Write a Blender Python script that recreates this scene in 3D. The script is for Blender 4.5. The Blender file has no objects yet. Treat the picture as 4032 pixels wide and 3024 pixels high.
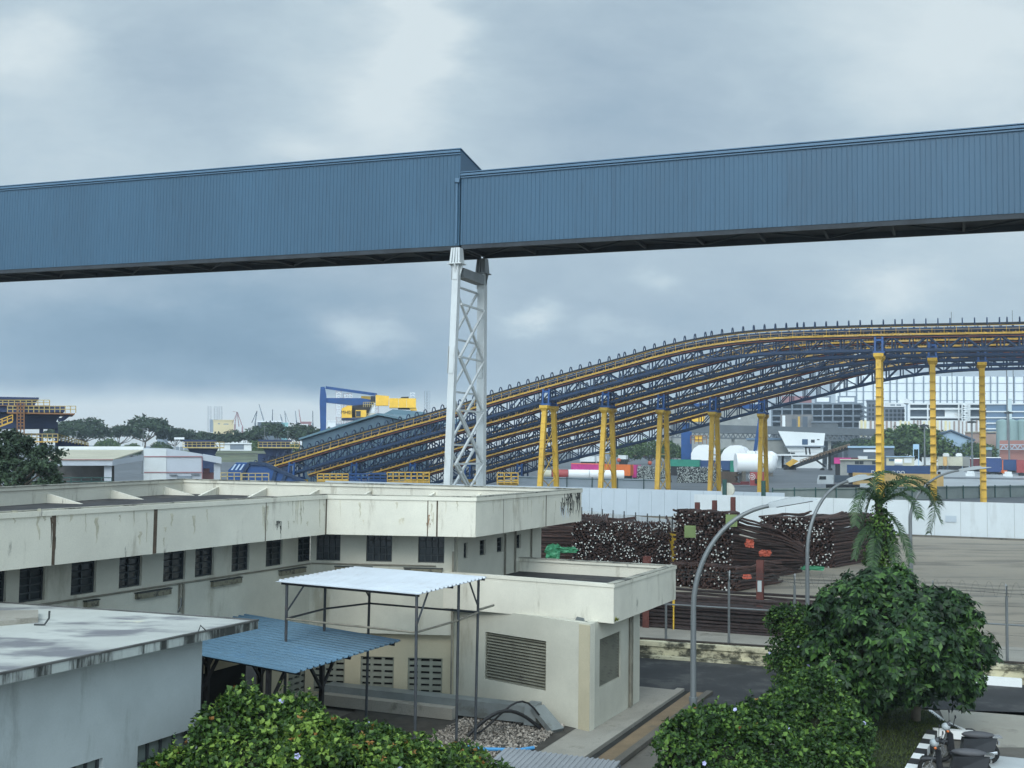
import bpy, math, random
from mathutils import Matrix, Vector
random.seed(7)
sc = bpy.context.scene
COL = sc.collection
R = math.radians
# ---------------------------------------------------------------- camera geometry (source pixels 4032 x 3024)
FPX, PITCH, ROLL, EYE = 4300.0, math.atan(260 / 4300.0), 0.0135, 8.5
_f = Vector((0, math.cos(PITCH), math.sin(PITCH)))
_u0 = Vector((0, -math.sin(PITCH), math.cos(PITCH)))
_r = Vector((1, 0, 0)) * math.cos(ROLL) + _u0 * math.sin(ROLL)
_u = -Vector((1, 0, 0)) * math.sin(ROLL) + _u0 * math.cos(ROLL)
def ray(x, y): return _f + _r * ((x - 2016) / FPX) + _u * ((1512 - y) / FPX)
def pz(x, y, z=0.0):                      # point of the view ray on the level z
    d = ray(x, y); t = (z - EYE) / d.z
    return Vector((d.x * t, d.y * t, z))
def pd(x, y, Y):                          # point of the view ray at distance Y
    d = ray(x, y); t = Y / d.y
    return Vector((d.x * t, Y, EYE + d.z * t))
def pp(x, y, p, dr):                      # point of the view ray on a vertical plane
    d = ray(x, y); n = (-dr[1], dr[0])
    t = (p[0] * n[0] + p[1] * n[1]) / (d.x * n[0] + d.y * n[1])
    return Vector((d.x * t, d.y * t, EYE + d.z * t))
TH = R(22)
A = Vector((math.sin(TH), math.cos(TH), 0)); B = Vector((math.cos(TH), -math.sin(TH), 0)); Z = Vector((0, 0, 1))
GM = Matrix.Rotation(-TH, 4, 'Z')
def g(b, a, z=0.0): return B * b + A * a + Vector((0, 0, z))
def G(p): return (p.dot(B), p.dot(A))
def lin(r, gg, b):
    f = lambda c: ((c / 255 + .055) / 1.055) ** 2.4 if c > 10 else c / 255 / 12.92
    return (f(r), f(gg), f(b), 1)
# ---------------------------------------------------------------- mesh builder
class MB:
    def __init__(s, mx=None): s.v = []; s.f = []; s.k = []; s.m = 0; s.mx = mx
    def add(s, vs, fs):
        n = len(s.v)
        if s.mx is not None: vs = [s.mx @ Vector(p) for p in vs]
        s.v.extend([tuple(p) for p in vs])
        s.f.extend([tuple(i + n for i in q) for q in fs]); s.k.extend([s.m] * len(fs)); return s
    def box(s, x0, x1, y0, y1, z0, z1):
        return s.add([(x0,y0,z0),(x1,y0,z0),(x1,y1,z0),(x0,y1,z0),(x0,y0,z1),(x1,y0,z1),(x1,y1,z1),(x0,y1,z1)],
                     [(3,2,1,0),(4,5,6,7),(0,1,5,4),(1,2,6,5),(2,3,7,6),(3,0,4,7)])
    def cb(s, c, sx, sy, sz): return s.box(c[0]-sx/2, c[0]+sx/2, c[1]-sy/2, c[1]+sy/2, c[2]-sz/2, c[2]+sz/2)
    def hexa(s, lo, hi):                  # two loops of the same length, bottom and top
        n = len(lo)
        return s.add(list(lo) + list(hi), [tuple(reversed(range(n))), tuple(range(n, 2*n))] + [(i, (i+1) % n, n+(i+1) % n, n+i) for i in range(n)])
    def prism(s, poly, z0, z1): return s.hexa([(p[0], p[1], z0) for p in poly], [(p[0], p[1], z1) for p in poly])
    def ext(s, poly, d):                  # 3d polygon pushed along d
        d = Vector(d); return s.hexa([Vector(p) for p in poly], [Vector(p) + d for p in poly])
    def poly(s, pts): return s.add(pts, [tuple(range(len(pts)))])
    def bar(s, p, q, w, h=None, up=Z):
        p = Vector(p); q = Vector(q); h = w if h is None else h
        d = (q - p).normalized(); x = d.cross(Vector(up))
        if x.length < 1e-4: x = d.cross(Vector((1, 0, 0)))
        x.normalize(); y = x.cross(d); x = x * (w/2); y = y * (h/2)
        c = [-x-y, x-y, x+y, -x+y]
        return s.hexa([p + o for o in c], [q + o for o in c])
    def tube(s, p, q, r0, r1=None, n=8): return s.path([p, q], [r0, r0 if r1 is None else r1], n)
    def path(s, pts, r, n=8):
        pts = [Vector(p) for p in pts]; m = len(pts)
        if not isinstance(r, (list, tuple)): r = [r] * m
        vs = []; ref = None
        for i, p in enumerate(pts):
            d = (pts[min(i+1, m-1)] - pts[max(i-1, 0)]).normalized()
            if ref is None:
                ref = d.cross(Z)
                if ref.length < .05: ref = d.cross(Vector((1, 0, 0)))
            x = (ref - d * ref.dot(d)).normalized(); ref = x; y = d.cross(x)
            for k in range(n):
                a = 2*math.pi*(k+.5)/n; vs.append(p + (x*math.cos(a) + y*math.sin(a)) * r[i])
        fs = [(i*n+k, i*n+(k+1) % n, (i+1)*n+(k+1) % n, (i+1)*n+k) for i in range(m-1) for k in range(n)]
        fs += [tuple(reversed(range(n))), tuple(range((m-1)*n, m*n))]
        return s.add(vs, fs)
    def ball(s, c, rx, ry=None, rz=None, nu=14, nv=9, half=False):
        ry = rx if ry is None else ry; rz = rx if rz is None else rz; vs = []
        lo = 0 if half else -math.pi/2
        for j in range(nv+1):
            t = lo + (math.pi/2 - lo) * j/nv
            for i in range(nu):
                a = 2*math.pi*i/nu
                vs.append((c[0]+rx*math.cos(t)*math.cos(a), c[1]+ry*math.cos(t)*math.sin(a), c[2]+rz*math.sin(t)))
        fs = [(j*nu+i, j*nu+(i+1) % nu, (j+1)*nu+(i+1) % nu, (j+1)*nu+i) for j in range(nv) for i in range(nu)]
        return s.add(vs, fs)
    def sheet(s, o, du, dv, pitch=.2, amp=.03, th=.012, flat=.5):
        # ribbed sheet with thickness: ribs run along du, profile across dv, up = du x dv
        o = Vector(o); du = Vector(du); dv = Vector(dv); L = dv.length; n = max(2, round(L / pitch)); e = dv / n
        up = du.cross(dv).normalized()
        if up.z < 0: up = -up
        prof = []
        for i in range(n): prof += [(i, 0), (i + flat*.92, 0), (i + flat, 1), (i + 1 - (1-flat)*.25, 1)]
        prof.append((n, 0)); top = [o + e*t + up*(amp*h) for t, h in prof]; m = len(top)
        vs = top + [p + du for p in top] + [p - up*th for p in top] + [p + du - up*th for p in top]
        fs = []
        for i in range(m-1):
            fs += [(i, i+1, m+i+1, m+i), (2*m+i, 3*m+i, 3*m+i+1, 2*m+i+1), (i, 2*m+i, 2*m+i+1, i+1), (m+i, m+i+1, 3*m+i+1, 3*m+i)]
        fs += [(0, m, 3*m, 2*m), (m-1, 3*m-1, 4*m-1, 2*m-1)]
        return s.add(vs, fs)
    def rail(s, pts, h=1.1, step=1.5, r=.03, n=4, mid=True):    # hand-rail over a polyline of floor points
        pts = [Vector(p) for p in pts]
        for p, q in zip(pts, pts[1:]):
            d = q - p; k = max(1, round(d.length / step))
            for i in range(k+1): s.bar(p + d*(i/k), p + d*(i/k) + Z*h, 2*r)
            for hh in ((h, h*.5) if mid else (h,)): s.bar(p + Z*hh, q + Z*hh, 2*r)
        return s
    def leaf(s, p, d, up, L, w, fold=.25, heart=.45):
        x = d.cross(up)
        if x.length < 1e-3: x = d.cross(Vector((1, 0, .1)))
        x.normalize(); nn = x.cross(d)
        m = p + d*(L*heart) + nn*(w*fold)
        s.v.extend([tuple(p), tuple(m + x*w), tuple(p + d*L - nn*(L*.12)), tuple(m - x*w)]); n = len(s.v) - 4
        s.f.extend([(n, n+1, n+2), (n, n+2, n+3)]); s.k.extend([s.m, s.m]); return s
    def build(s, name, mat, parent=None, smooth=0, world=False, fix=True):
        me = bpy.data.meshes.new(name); vs = s.v
        if world and parent is not None:
            inv = FR[parent.name].inverted(); vs = [tuple(inv @ Vector(p)) for p in vs]
        me.from_pydata(vs, [], s.f)
        for m in (mat if isinstance(mat, (list, tuple)) else [mat]): me.materials.append(m)
        if isinstance(mat, (list, tuple)): me.polygons.foreach_set('material_index', s.k)
        if smooth:
            me.polygons.foreach_set('use_smooth', [True] * len(me.polygons)); me.set_sharp_from_angle(angle=R(smooth))
        me.update()
        o = bpy.data.objects.new(name, me); COL.objects.link(o)
        if parent is not None:
            o.parent = parent; FR[o.name] = FR[parent.name]
        else: FR[o.name] = Matrix.Identity(4)
        return o
FR = {}
def tag(o, label=None, cat=None, group=None, kind=None):
    if label: o['label'] = label
    if cat: o['category'] = cat
    if group: o['group'] = group
    if kind: o['kind'] = kind
    return o
def thing(name, label, cat, loc=(0, 0, 0), rz=0.0, group=None):
    o = bpy.data.objects.new(name, None); COL.objects.link(o); o.empty_display_size = .3
    o.location = loc; o.rotation_euler = (0, 0, rz)
    FR[o.name] = Matrix.Translation(Vector(loc)) @ Matrix.Rotation(rz, 4, 'Z')
    return tag(o, label, cat, group)
def dup(root, loc, rz=None, label=None, scale=None):
    def cp(o, par):
        c = o.copy(); COL.objects.link(c)
        if par is not None: c.parent = par
        for ch in list(o.children): cp(ch, c)
        return c
    r = cp(root, None); r.location = loc
    if rz is not None: r.rotation_euler = (0, 0, rz)
    if scale: r.scale = scale
    if label: r['label'] = label
    FR[r.name] = Matrix.Translation(Vector(loc)) @ Matrix.Rotation(r.rotation_euler[2], 4, 'Z')
    return r
def solo(name, mb, mat, label, cat, loc, group=None, smooth=0, rz=0.0):   # a thing that is one mesh, built in local coordinates
    o = mb.build(name, mat, None, smooth); o.location = loc; o.rotation_euler = (0, 0, rz)
    FR[o.name] = Matrix.Translation(Vector(loc)) @ Matrix.Rotation(rz, 4, 'Z')
    return tag(o, label, cat, group)
def struct(name, mb, mat): return tag(mb.build(name, mat), kind='structure')
def text(name, s, size, mat, parent, loc, rot, ext=.01):
    cu = bpy.data.curves.new(name, 'FONT'); cu.body = s; cu.size = size; cu.extrude = ext; cu.align_x = 'CENTER'; cu.align_y = 'CENTER'
    cu.materials.append(mat); o = bpy.data.objects.new(name, cu); COL.objects.link(o); o.parent = parent
    bpy.context.view_layer.update(); me = bpy.data.meshes.new_from_object(o.evaluated_get(bpy.context.evaluated_depsgraph_get())); bpy.data.objects.remove(o)
    o = bpy.data.objects.new(name, me); COL.objects.link(o); o.parent = parent; o.location = loc; o.rotation_euler = rot; return o
# ---------------------------------------------------------------- materials
def mat(name, col, rough=.6, var=.12, scale=.6, stretch=(1, 1, 1), metal=0., stain=None, stain_amt=0., stain_scale=.4, stain_stretch=(1, 1, 1), stain_at=.55,
        bump=0., bscale=20., island=0., sdet=8, srgh=.7, spec=.4, fine=0., stain2=None, stain2_at=.62, stain2_scale=2., stain2_stretch=(1,1,1), stain2_amt=0.):
    m = bpy.data.materials.new(name); m.use_nodes = True; nt = m.node_tree; N = nt.nodes; Lk = nt.links.new
    bs = N['Principled BSDF']; bs.inputs['Roughness'].default_value = rough; bs.inputs['Metallic'].default_value = metal
    bs.inputs['Specular IOR Level'].default_value = spec
    geo = N.new('ShaderNodeNewGeometry')
    def noise(sc_, st, det=5, rgh=.6):
        mp = N.new('ShaderNodeMapping'); mp.inputs['Scale'].default_value = st; Lk(geo.outputs['Position'], mp.inputs['Vector'])
        t = N.new('ShaderNodeTexNoise'); t.inputs['Scale'].default_value = sc_; t.inputs['Detail'].default_value = det; t.inputs['Roughness'].default_value = rgh
        Lk(mp.outputs[0], t.inputs['Vector']); return t.outputs['Fac']
    def mix(a, b, fac, mode='MIX'):
        x = N.new('ShaderNodeMix'); x.data_type = 'RGBA'; x.blend_type = mode
        for sock, val in ((x.inputs[6], a), (x.inputs[7], b)):
            if isinstance(val, tuple): sock.default_value = val
            else: Lk(val, sock)
        if isinstance(fac, float): x.inputs[0].default_value = fac
        else: Lk(fac, x.inputs[0])
        return x.outputs[2]
    def ramp(f, lo, hi, a=0., b=1.):
        r = N.new('ShaderNodeMapRange'); r.inputs[1].default_value = lo; r.inputs[2].default_value = hi; r.inputs[3].default_value = a; r.inputs[4].default_value = b
        r.interpolation_type = 'SMOOTHSTEP'; Lk(f, r.inputs[0]); return r.outputs[0]
    c = tuple(col) if len(col) == 4 else tuple(col) + (1,)
    out = c
    if var:
        dk = tuple(x * (1 - var) for x in c[:3]) + (1,); lt = tuple(min(1, x * (1 + var)) for x in c[:3]) + (1,)
        out = mix(dk, lt, ramp(noise(scale, stretch), .3, .7))
    if fine:
        out = mix(out, (0, 0, 0, 1), ramp(noise(38., (1, 1, 1), 3), .35, .75, 0., fine))
    if stain:
        out = mix(out, tuple(stain)[:3] + (1,), ramp(noise(stain_scale, stain_stretch, sdet, srgh), stain_at, stain_at + .12, 0., stain_amt))
    if stain2:
        out = mix(out, tuple(stain2)[:3] + (1,), ramp(noise(stain2_scale, stain2_stretch, 8, .7), stain2_at, stain2_at + .1, 0., stain2_amt))
    if island:
        hv = N.new('ShaderNodeHueSaturation'); Lk(geo.outputs['Random Per Island'], hv.inputs['Value'])
        mr = N.new('ShaderNodeMapRange'); mr.inputs[3].default_value = 1 - island; mr.inputs[4].default_value = 1 + island
        Lk(geo.outputs['Random Per Island'], mr.inputs[0]); Lk(mr.outputs[0], hv.inputs['Value'])
        if isinstance(out, tuple): hv.inputs['Color'].default_value = out
        else: Lk(out, hv.inputs['Color'])
        out = hv.outputs[0]
    if isinstance(out, tuple): bs.inputs['Base Color'].default_value = out
    else: Lk(out, bs.inputs['Base Color'])
    if bump:
        bp = N.new('ShaderNodeBump'); bp.inputs['Strength'].default_value = bump; bp.inputs['Distance'].default_value = .02
        Lk(noise(bscale, (1, 1, 1), 4), bp.inputs['Height']); Lk(bp.outputs[0], bs.inputs['Normal'])
    return m
def leafmat(name, c1, c2, scale=.8, island=.45, trans=.25, rough=.5, c3=None, spec=.3):
    m = bpy.data.materials.new(name); m.use_nodes = True; nt = m.node_tree; N = nt.nodes; Lk = nt.links.new
    bs = N['Principled BSDF']; bs.inputs['Roughness'].default_value = rough; bs.inputs['Specular IOR Level'].default_value = spec
    geo = N.new('ShaderNodeNewGeometry'); t = N.new('ShaderNodeTexNoise'); t.inputs['Scale'].default_value = scale; t.inputs['Detail'].default_value = 3
    Lk(geo.outputs['Position'], t.inputs['Vector'])
    ad = N.new('ShaderNodeMath'); ad.operation = 'MULTIPLY_ADD'; Lk(geo.outputs['Random Per Island'], ad.inputs[0]); ad.inputs[1].default_value = .55; Lk(t.outputs['Fac'], ad.inputs[2])
    cr = N.new('ShaderNodeValToRGB'); cr.color_ramp.elements[0].position = .45; cr.color_ramp.elements[0].color = c1
    cr.color_ramp.elements[1].position = 1.0; cr.color_ramp.elements[1].color = c2
    if c3: e = cr.color_ramp.elements.new(1.0); e.color = c3; cr.color_ramp.elements[1].position = .88
    Lk(ad.outputs[0], cr.inputs[0]); Lk(cr.outputs[0], bs.inputs['Base Color'])
    tr = N.new('ShaderNodeBsdfTranslucent'); Lk(cr.outputs[0], tr.inputs['Color'])
    mx = N.new('ShaderNodeMixShader'); mx.inputs[0].default_value = trans
    Lk(bs.outputs[0], mx.inputs[1]); Lk(tr.outputs[0], mx.inputs[2]); Lk(mx.outputs[0], N['Material Output'].inputs['Surface'])
    return m
SKY_BACK = 3.9; SUN_E = 1.3
# ---------------------------------------------------------------- camera, sky, sun
cd = bpy.data.cameras.new('camera'); cam = bpy.data.objects.new('camera', cd); COL.objects.link(cam); sc.camera = cam
cd.sensor_width = 36; cd.lens = 36 * FPX / 4032; cd.clip_end = 9000; cd.clip_start = .1
M3 = Matrix((_r, _u, -_f)).transposed(); cam.matrix_world = Matrix.Translation((0, 0, EYE)) @ M3.to_4x4()
sc.view_settings.view_transform = 'Standard'; sc.view_settings.look = 'None'; sc.view_settings.exposure = EXPOSURE = 0.0; sc.view_settings.gamma = 1
sc.render.film_transparent = False
sc.cycles.use_adaptive_sampling = True; sc.cycles.adaptive_threshold = .025; sc.cycles.use_denoising = True; sc.cycles.max_bounces = 6; sc.cycles.diffuse_bounces = 4; sc.cycles.glossy_bounces = 2; sc.cycles.volume_bounces = 1; sc.cycles.time_limit = 900
SUN_EL, SUN_AZ = R(36), R(198)            # bright part of the overcast, behind the camera and a little to the left
W = bpy.data.worlds.new('World'); sc.world = W; W.use_nodes = True
nt = W.node_tree; N = nt.nodes; Lk = nt.links.new
bg = N['Background']
tc = N.new('ShaderNodeTexCoord'); sep = N.new('ShaderNodeSeparateXYZ'); Lk(tc.outputs['Generated'], sep.inputs[0])
def M(op, a, b=None, c=None, clamp=False):
    n = N.new('ShaderNodeMath'); n.operation = op; n.use_clamp = clamp
    for i, v in enumerate((a, b, c)):
        if v is None: continue
        if isinstance(v, (int, float)): n.inputs[i].default_value = v
        else: Lk(v, n.inputs[i])
    return n.outputs[0]
X, Y_, Zc = sep.outputs
ay = M('MAXIMUM', M('ABSOLUTE', Y_), .05)
U = M('DIVIDE', X, ay); V = M('DIVIDE', Zc, ay)
cmb = N.new('ShaderNodeCombineXYZ'); Lk(U, cmb.inputs[0]); Lk(M('MULTIPLY', V, 2.1), cmb.inputs[1]); cmb.inputs[2].default_value = 3.3
def wnoise(scale, detail, rough, dist=0., zoff=0.):
    mp = N.new('ShaderNodeMapping'); mp.inputs['Location'].default_value = (zoff, zoff*.7, zoff); Lk(cmb.outputs[0], mp.inputs[0])
    n = N.new('ShaderNodeTexNoise'); n.inputs['Scale'].default_value = scale; n.inputs['Detail'].default_value = detail; n.inputs['Roughness'].default_value = rough
    n.inputs['Distortion'].default_value = dist; Lk(mp.outputs[0], n.inputs['Vector']); return n.outputs['Fac']
n1 = wnoise(3.2, 9, .56, .3); n2 = wnoise(8., 9, .6, .2, 4.); nw = wnoise(5., 6, .6, 0, 9.); nw2 = wnoise(5., 6, .6, 0, 17.)
Uw = M('MULTIPLY_ADD', M('SUBTRACT', nw, .5), .17, U); Vw = M('MULTIPLY_ADD', M('SUBTRACT', nw2, .5), .12, V)
def blob(px, py, rx, ry, amp):            # cloud mass centred on a direction of the sky
    u0 = (px - 2016) / FPX; v0 = (1772 - py) / FPX
    du = M('DIVIDE', M('SUBTRACT', Uw, u0), rx / FPX); dv = M('DIVIDE', M('SUBTRACT', Vw, v0), ry / FPX)
    q = M('ADD', M('MULTIPLY', du, du), M('MULTIPLY', dv, dv))
    return M('MULTIPLY', M('POWER', 2.718, M('MULTIPLY', q, -1.)), amp)
tot = M('MULTIPLY_ADD', M('SUBTRACT', n1, .5), .58, .62); tot = M('MULTIPLY_ADD', M('SUBTRACT', n2, .5), .34, tot)
BLOBS = [(1560, 60, 200, 420, .42), (1250, 430, 420, 420, .14), (1750, 640, 600, 320, .16), (60, 150, 260, 170, .34), (300, 560, 420, 260, .20),
         (3700, 120, 700, 420, .34), (4032, 900, 700, 900, .10), (2500, 300, 600, 420, -.10), (700, 250, 420, 320, -.14), (2300, 600, 500, 200, -.05),
         (500, 1330, 900, 260, -.44), (1150, 1480, 520, 120, -.28), (3600, 1400, 700, 180, -.14), (1300, 1230, 500, 260, -.10), (1440, 1310, 130, 70, .34), (1560, 1330, 120, 50, .2), (2170, 1290, 100, 45, .42), (2480, 1310, 110, 50, .2), (3480, 1100, 200, 100, .34), (2580, 1070, 70, 50, .25), (1100, 600, 160, 80, .2),
         (2700, 1350, 700, 260, -.06), (300, 1180, 420, 120, .10)]
for b_ in BLOBS: tot = M('ADD', tot, blob(*b_))
# pale strip of open sky above the sea horizon, under the dark cloud base
edge = M('MULTIPLY_ADD', M('SUBTRACT', nw, .5), .02, V)
st = N.new('ShaderNodeMapRange'); st.interpolation_type = 'SMOOTHSTEP'; st.inputs[1].default_value = .062; st.inputs[2].default_value = .030; Lk(edge, st.inputs[0])
lf = N.new('ShaderNodeMapRange'); lf.interpolation_type = 'SMOOTHSTEP'; lf.inputs[1].default_value = .15; lf.inputs[2].default_value = -.22; lf.inputs[3].default_value = .06; Lk(U, lf.inputs[0])
tot = M('MULTIPLY_ADD', M('MULTIPLY', st.outputs[0], lf.outputs[0]), .62, tot)
cr = N.new('ShaderNodeValToRGB'); Lk(tot, cr.inputs[0]); E_ = cr.color_ramp.elements
E_[0].position = .05; E_[0].color = lin(112, 143, 168); E_[1].position = 1.0; E_[1].color = lin(220, 233, 238)
for p_, c_ in ((.28, lin(138, 166, 188)), (.5, lin(168, 189, 205)), (.72, lin(191, 210, 221))):
    e = E_.new(p_); e.color = c_
sky = N.new('ShaderNodeTexSky'); sky.sky_type = 'NISHITA'; sky.sun_disc = False; sky.sun_elevation = SUN_EL; sky.sun_rotation = SUN_AZ
# the cloud deck is brighter overhead and round the hidden sun, as overcast skies are
sd = Vector((math.sin(SUN_AZ)*math.cos(SUN_EL), math.cos(SUN_AZ)*math.cos(SUN_EL), math.sin(SUN_EL)))
vm = N.new('ShaderNodeVectorMath'); vm.operation = 'DOT_PRODUCT'; Lk(tc.outputs['Generated'], vm.inputs[0]); vm.inputs[1].default_value = sd
zr = N.new('ShaderNodeMapRange'); zr.interpolation_type = 'SMOOTHSTEP'; zr.inputs[1].default_value = .1; zr.inputs[2].default_value = 1.; zr.inputs[3].default_value = 1.; zr.inputs[4].default_value = SKY_BACK; Lk(vm.outputs['Value'], zr.inputs[0])
mul = N.new('ShaderNodeVectorMath'); mul.operation = 'SCALE'; Lk(cr.outputs[0], mul.inputs[0]); Lk(zr.outputs[0], mul.inputs['Scale'])
sc1 = N.new('ShaderNodeVectorMath'); sc1.operation = 'SCALE'; Lk(sky.outputs[0], sc1.inputs[0]); sc1.inputs['Scale'].default_value = .05
mx = N.new('ShaderNodeMix'); mx.data_type = 'RGBA'; mx.inputs[0].default_value = .06; Lk(mul.outputs[0], mx.inputs[6]); Lk(sc1.outputs[0], mx.inputs[7])
mx10 = N.new('ShaderNodeVectorMath'); mx10.operation = 'SCALE'; Lk(mx.outputs[2], mx10.inputs[0]); mx10.inputs['Scale'].default_value = 10.
Lk(mx10.outputs[0], bg.inputs['Color']); bg.inputs['Strength'].default_value = .1
sl = bpy.data.lights.new('sun', 'SUN'); sl.energy = SUN_E; sl.angle = R(25); sl.color = (1, .95, .86)
so = bpy.data.objects.new('sun', sl); COL.objects.link(so)
so.rotation_euler = Vector((-sd.x, -sd.y, -sd.z)).to_track_quat('-Z', 'Y').to_euler(); so.location = (0, 0, 60)
# ---------------------------------------------------------------- materials
DK = (.03, .03, .028)
m_cream = mat('cream_paint', lin(210, 206, 191), .75, .08, .5, stain=lin(128, 118, 98), stain_amt=.5, stain_scale=.6, stain_stretch=(2.0, 2.0, .4), stain_at=.56,
              stain2=lin(60, 58, 52), stain2_at=.625, stain2_scale=1.5, stain2_stretch=(1.5, 1.5, .3), stain2_amt=.8, fine=.10)
m_creamw = mat('cream_wall', lin(190, 188, 174), .8, .10, .5, stain=lin(128, 120, 98), stain_amt=.5, stain_scale=.5, stain_stretch=(1.2, 1.2, .3), stain_at=.56, fine=.1)
m_tan = mat('tan_wall', lin(178, 170, 146), .8, .08, .6, fine=.1)
m_coping = mat('coping', lin(150, 148, 136), .8, .2, 1.5, stain=(.05, .05, .045), stain_amt=.9, stain_scale=1.2, stain_at=.5)
m_joint = mat('joint', lin(84, 72, 60), .9, .3, 3.)
m_bitumen = mat('bitumen', (.035, .034, .035), .85, .35, .8, stain=(.10, .085, .07), stain_amt=.7, stain_scale=.7, stain_at=.55, bump=.4, bscale=8)
m_wwall = mat('pale_grey_wall', lin(170, 178, 178), .75, .09, .5, stain=lin(126, 132, 128), stain_amt=.5, stain_scale=.6, stain_stretch=(1.4, 1.4, .3), stain_at=.53, fine=.06)
m_slab = mat('slab_roof', lin(178, 180, 174), .55, .10, .5, stain=lin(104, 104, 110), stain_amt=.9, stain_scale=.42, stain_stretch=(.7, 1.6, 1), sdet=5, srgh=.6, stain_at=.47, stain2=lin(214, 208, 176), stain2_at=.6, stain2_scale=.5, stain2_amt=.7)
m_slabedge = mat('slab_edge', lin(170, 176, 172), .8, .15, 1., stain=(.018, .02, .018), stain_amt=.95, stain_scale=.9, stain_stretch=(1.6, 1.6, .2), stain_at=.45, stain2=lin(110,120,108), stain2_amt=.8, stain2_scale=4.)
m_lead = mat('roof_felt_edge', lin(84, 84, 82), .8, .3, 2.)
m_glass = mat('dark_glass', lin(40, 46, 50), .25, .2, 2., spec=.5)
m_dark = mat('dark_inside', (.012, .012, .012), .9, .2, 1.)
m_mull = mat('window_bar', lin(58, 63, 65), .6, .1)
m_louvre = mat('louvre_grey', lin(120, 119, 106), .6, .12, 2., stain=(.08, .07, .06), stain_amt=.6, stain_scale=1.5)
m_vent = mat('vent_block', lin(132, 134, 122), .8, .1, 2., stain=lin(90, 88, 78), stain_amt=.6, stain_scale=1.5)
m_fit = mat('weathered_fitting', lin(120, 116, 98), .7, .3, 3., stain=(.02, .02, .018), stain_amt=.85, stain_scale=3., stain_at=.5)
m_pipe = mat('grey_pipe', lin(120, 116, 104), .6, .2, 3.)
m_darkpipe = mat('dark_pipe', lin(52, 56, 56), .5, .2, 3.)
m_steel = mat('dark_painted_steel', lin(62, 66, 70), .5, .2, 3., stain=lin(90, 70, 55), stain_amt=.5, stain_scale=3.)
m_black = mat('black_steel', (.012, .012, .014), .5, .2, 3.)
m_sheetw = mat('white_roof_sheet', lin(186, 192, 198), .35, .05, .8, stain=lin(140, 122, 110), stain_amt=.75, stain_scale=.35, stain_stretch=(.5, 5, 1), stain_at=.57)
m_sheetb = mat('blue_roof_sheet', lin(88, 118, 138), .45, .08, .8, stain=lin(66, 104, 136), stain_amt=.4, stain_scale=.5)
m_sheetg = mat('grey_roof_sheet', lin(130, 132, 134), .5, .12, .8, stain=lin(90, 84, 78), stain_amt=.6, stain_scale=.9)
m_duct = mat('galvanised_duct', lin(126, 132, 132), .45, .15, 1., metal=.3, stain=lin(84, 82, 74), stain_amt=.6, stain_scale=.9)
m_hose = mat('black_rubber', (.014, .014, .015), .5, .2, 3.)
m_hoseblue = mat('blue_hose', lin(70, 140, 190), .5, .1)
m_gal = mat('blue_cladding', lin(53, 85, 108), .42, .07, .25, stretch=(1, 1, .4), stain=lin(54, 80, 100), stain_amt=.35, stain_scale=.35, stain_stretch=(1, 1, .4), fine=.06, stain2=lin(40, 66, 86), stain2_scale=1.2, stain2_stretch=(5, 5, .22), stain2_at=.54, stain2_amt=.4)
m_galtrim = mat('blue_flashing', lin(76, 106, 130), .4, .06, 1.)
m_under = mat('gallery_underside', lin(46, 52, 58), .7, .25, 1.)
m_white_st = mat('white_steel', lin(190, 194, 194), .5, .06, .8, stain=lin(140, 138, 130), stain_amt=.6, stain_scale=1.2, stain_stretch=(1, 1, .4), stain_at=.58)
m_galv = mat('galvanised_pole', lin(112, 116, 117), .45, .12, 2., stretch=(1, 1, .2), metal=.35)
m_lamp = mat('lamp_housing', lin(158, 164, 166), .4, .05)
m_lamplens = mat('lamp_underside', lin(60, 62, 62), .4, .1)
m_cblue = mat('conveyor_blue', lin(17, 44, 74), .5, .25, .5, stain=lin(26, 38, 56), stain_amt=.6, stain_scale=.5)
m_cblue2 = mat('bright_blue', lin(24, 68, 122), .45, .15, .5)
m_yel = mat('conveyor_yellow', lin(196, 156, 62), .55, .2, .5, stain=lin(120, 86, 40), stain_amt=.6, stain_scale=.5)
m_yel2 = mat('column_yellow', lin(200, 160, 54), .5, .16, .2, stretch=(1, 1, .3), stain=lin(128, 88, 34), stain_amt=.6, stain_scale=.35, stain_stretch=(1, 1, .4), stain_at=.54)
m_yelc = mat('crane_yellow', lin(232, 184, 62), .45, .08, .5)
m_belt = mat('belt_rubber', (.016, .017, .02), .7, .2, 1.)
m_idler = mat('idler', lin(130, 110, 90), .6, .5, 3.)
m_pipe_r = mat('red_brown_pipe', lin(112, 62, 50), .6, .2, 1.)
m_hoard = mat('white_hoarding', lin(188, 194, 196), .55, .05, .3, stain=lin(168, 172, 172), stain_amt=.5, stain_scale=.5, stain_stretch=(1, 1, .3))
m_hoardg = mat('grey_hoarding', lin(166, 176, 184), .6, .06, .2)
m_fgreen = mat('dark_green_post', lin(40, 74, 70), .6, .15)
m_fgrey = mat('greenish_panel', lin(128, 136, 132), .7, .1, .3)
m_rust = mat('rusty_bar', lin(62, 43, 37), .75, .3, 4., stain=lin(28, 22, 21), stain_amt=.7, stain_scale=2., island=.45)
m_rust2 = mat('rusty_dark_bar', lin(54, 44, 43), .75, .3, 4., island=.4)
m_cap = mat('white_bar_end', lin(196, 196, 190), .6, .05, island=.3)
m_hbeam = mat('red_oxide_beam', lin(92, 52, 46), .7, .25, 2.)
m_tarp = mat('green_tarpaulin', lin(58, 128, 92), .5, .2, 3., bump=.3)
m_orange = mat('orange_cloth', lin(176, 86, 66), .7, .15, 5.)
m_lime = mat('pale_green_tag', lin(120, 136, 86), .6, .15)
m_ybar = mat('yellow_paint', lin(200, 164, 60), .6, .2)
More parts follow.
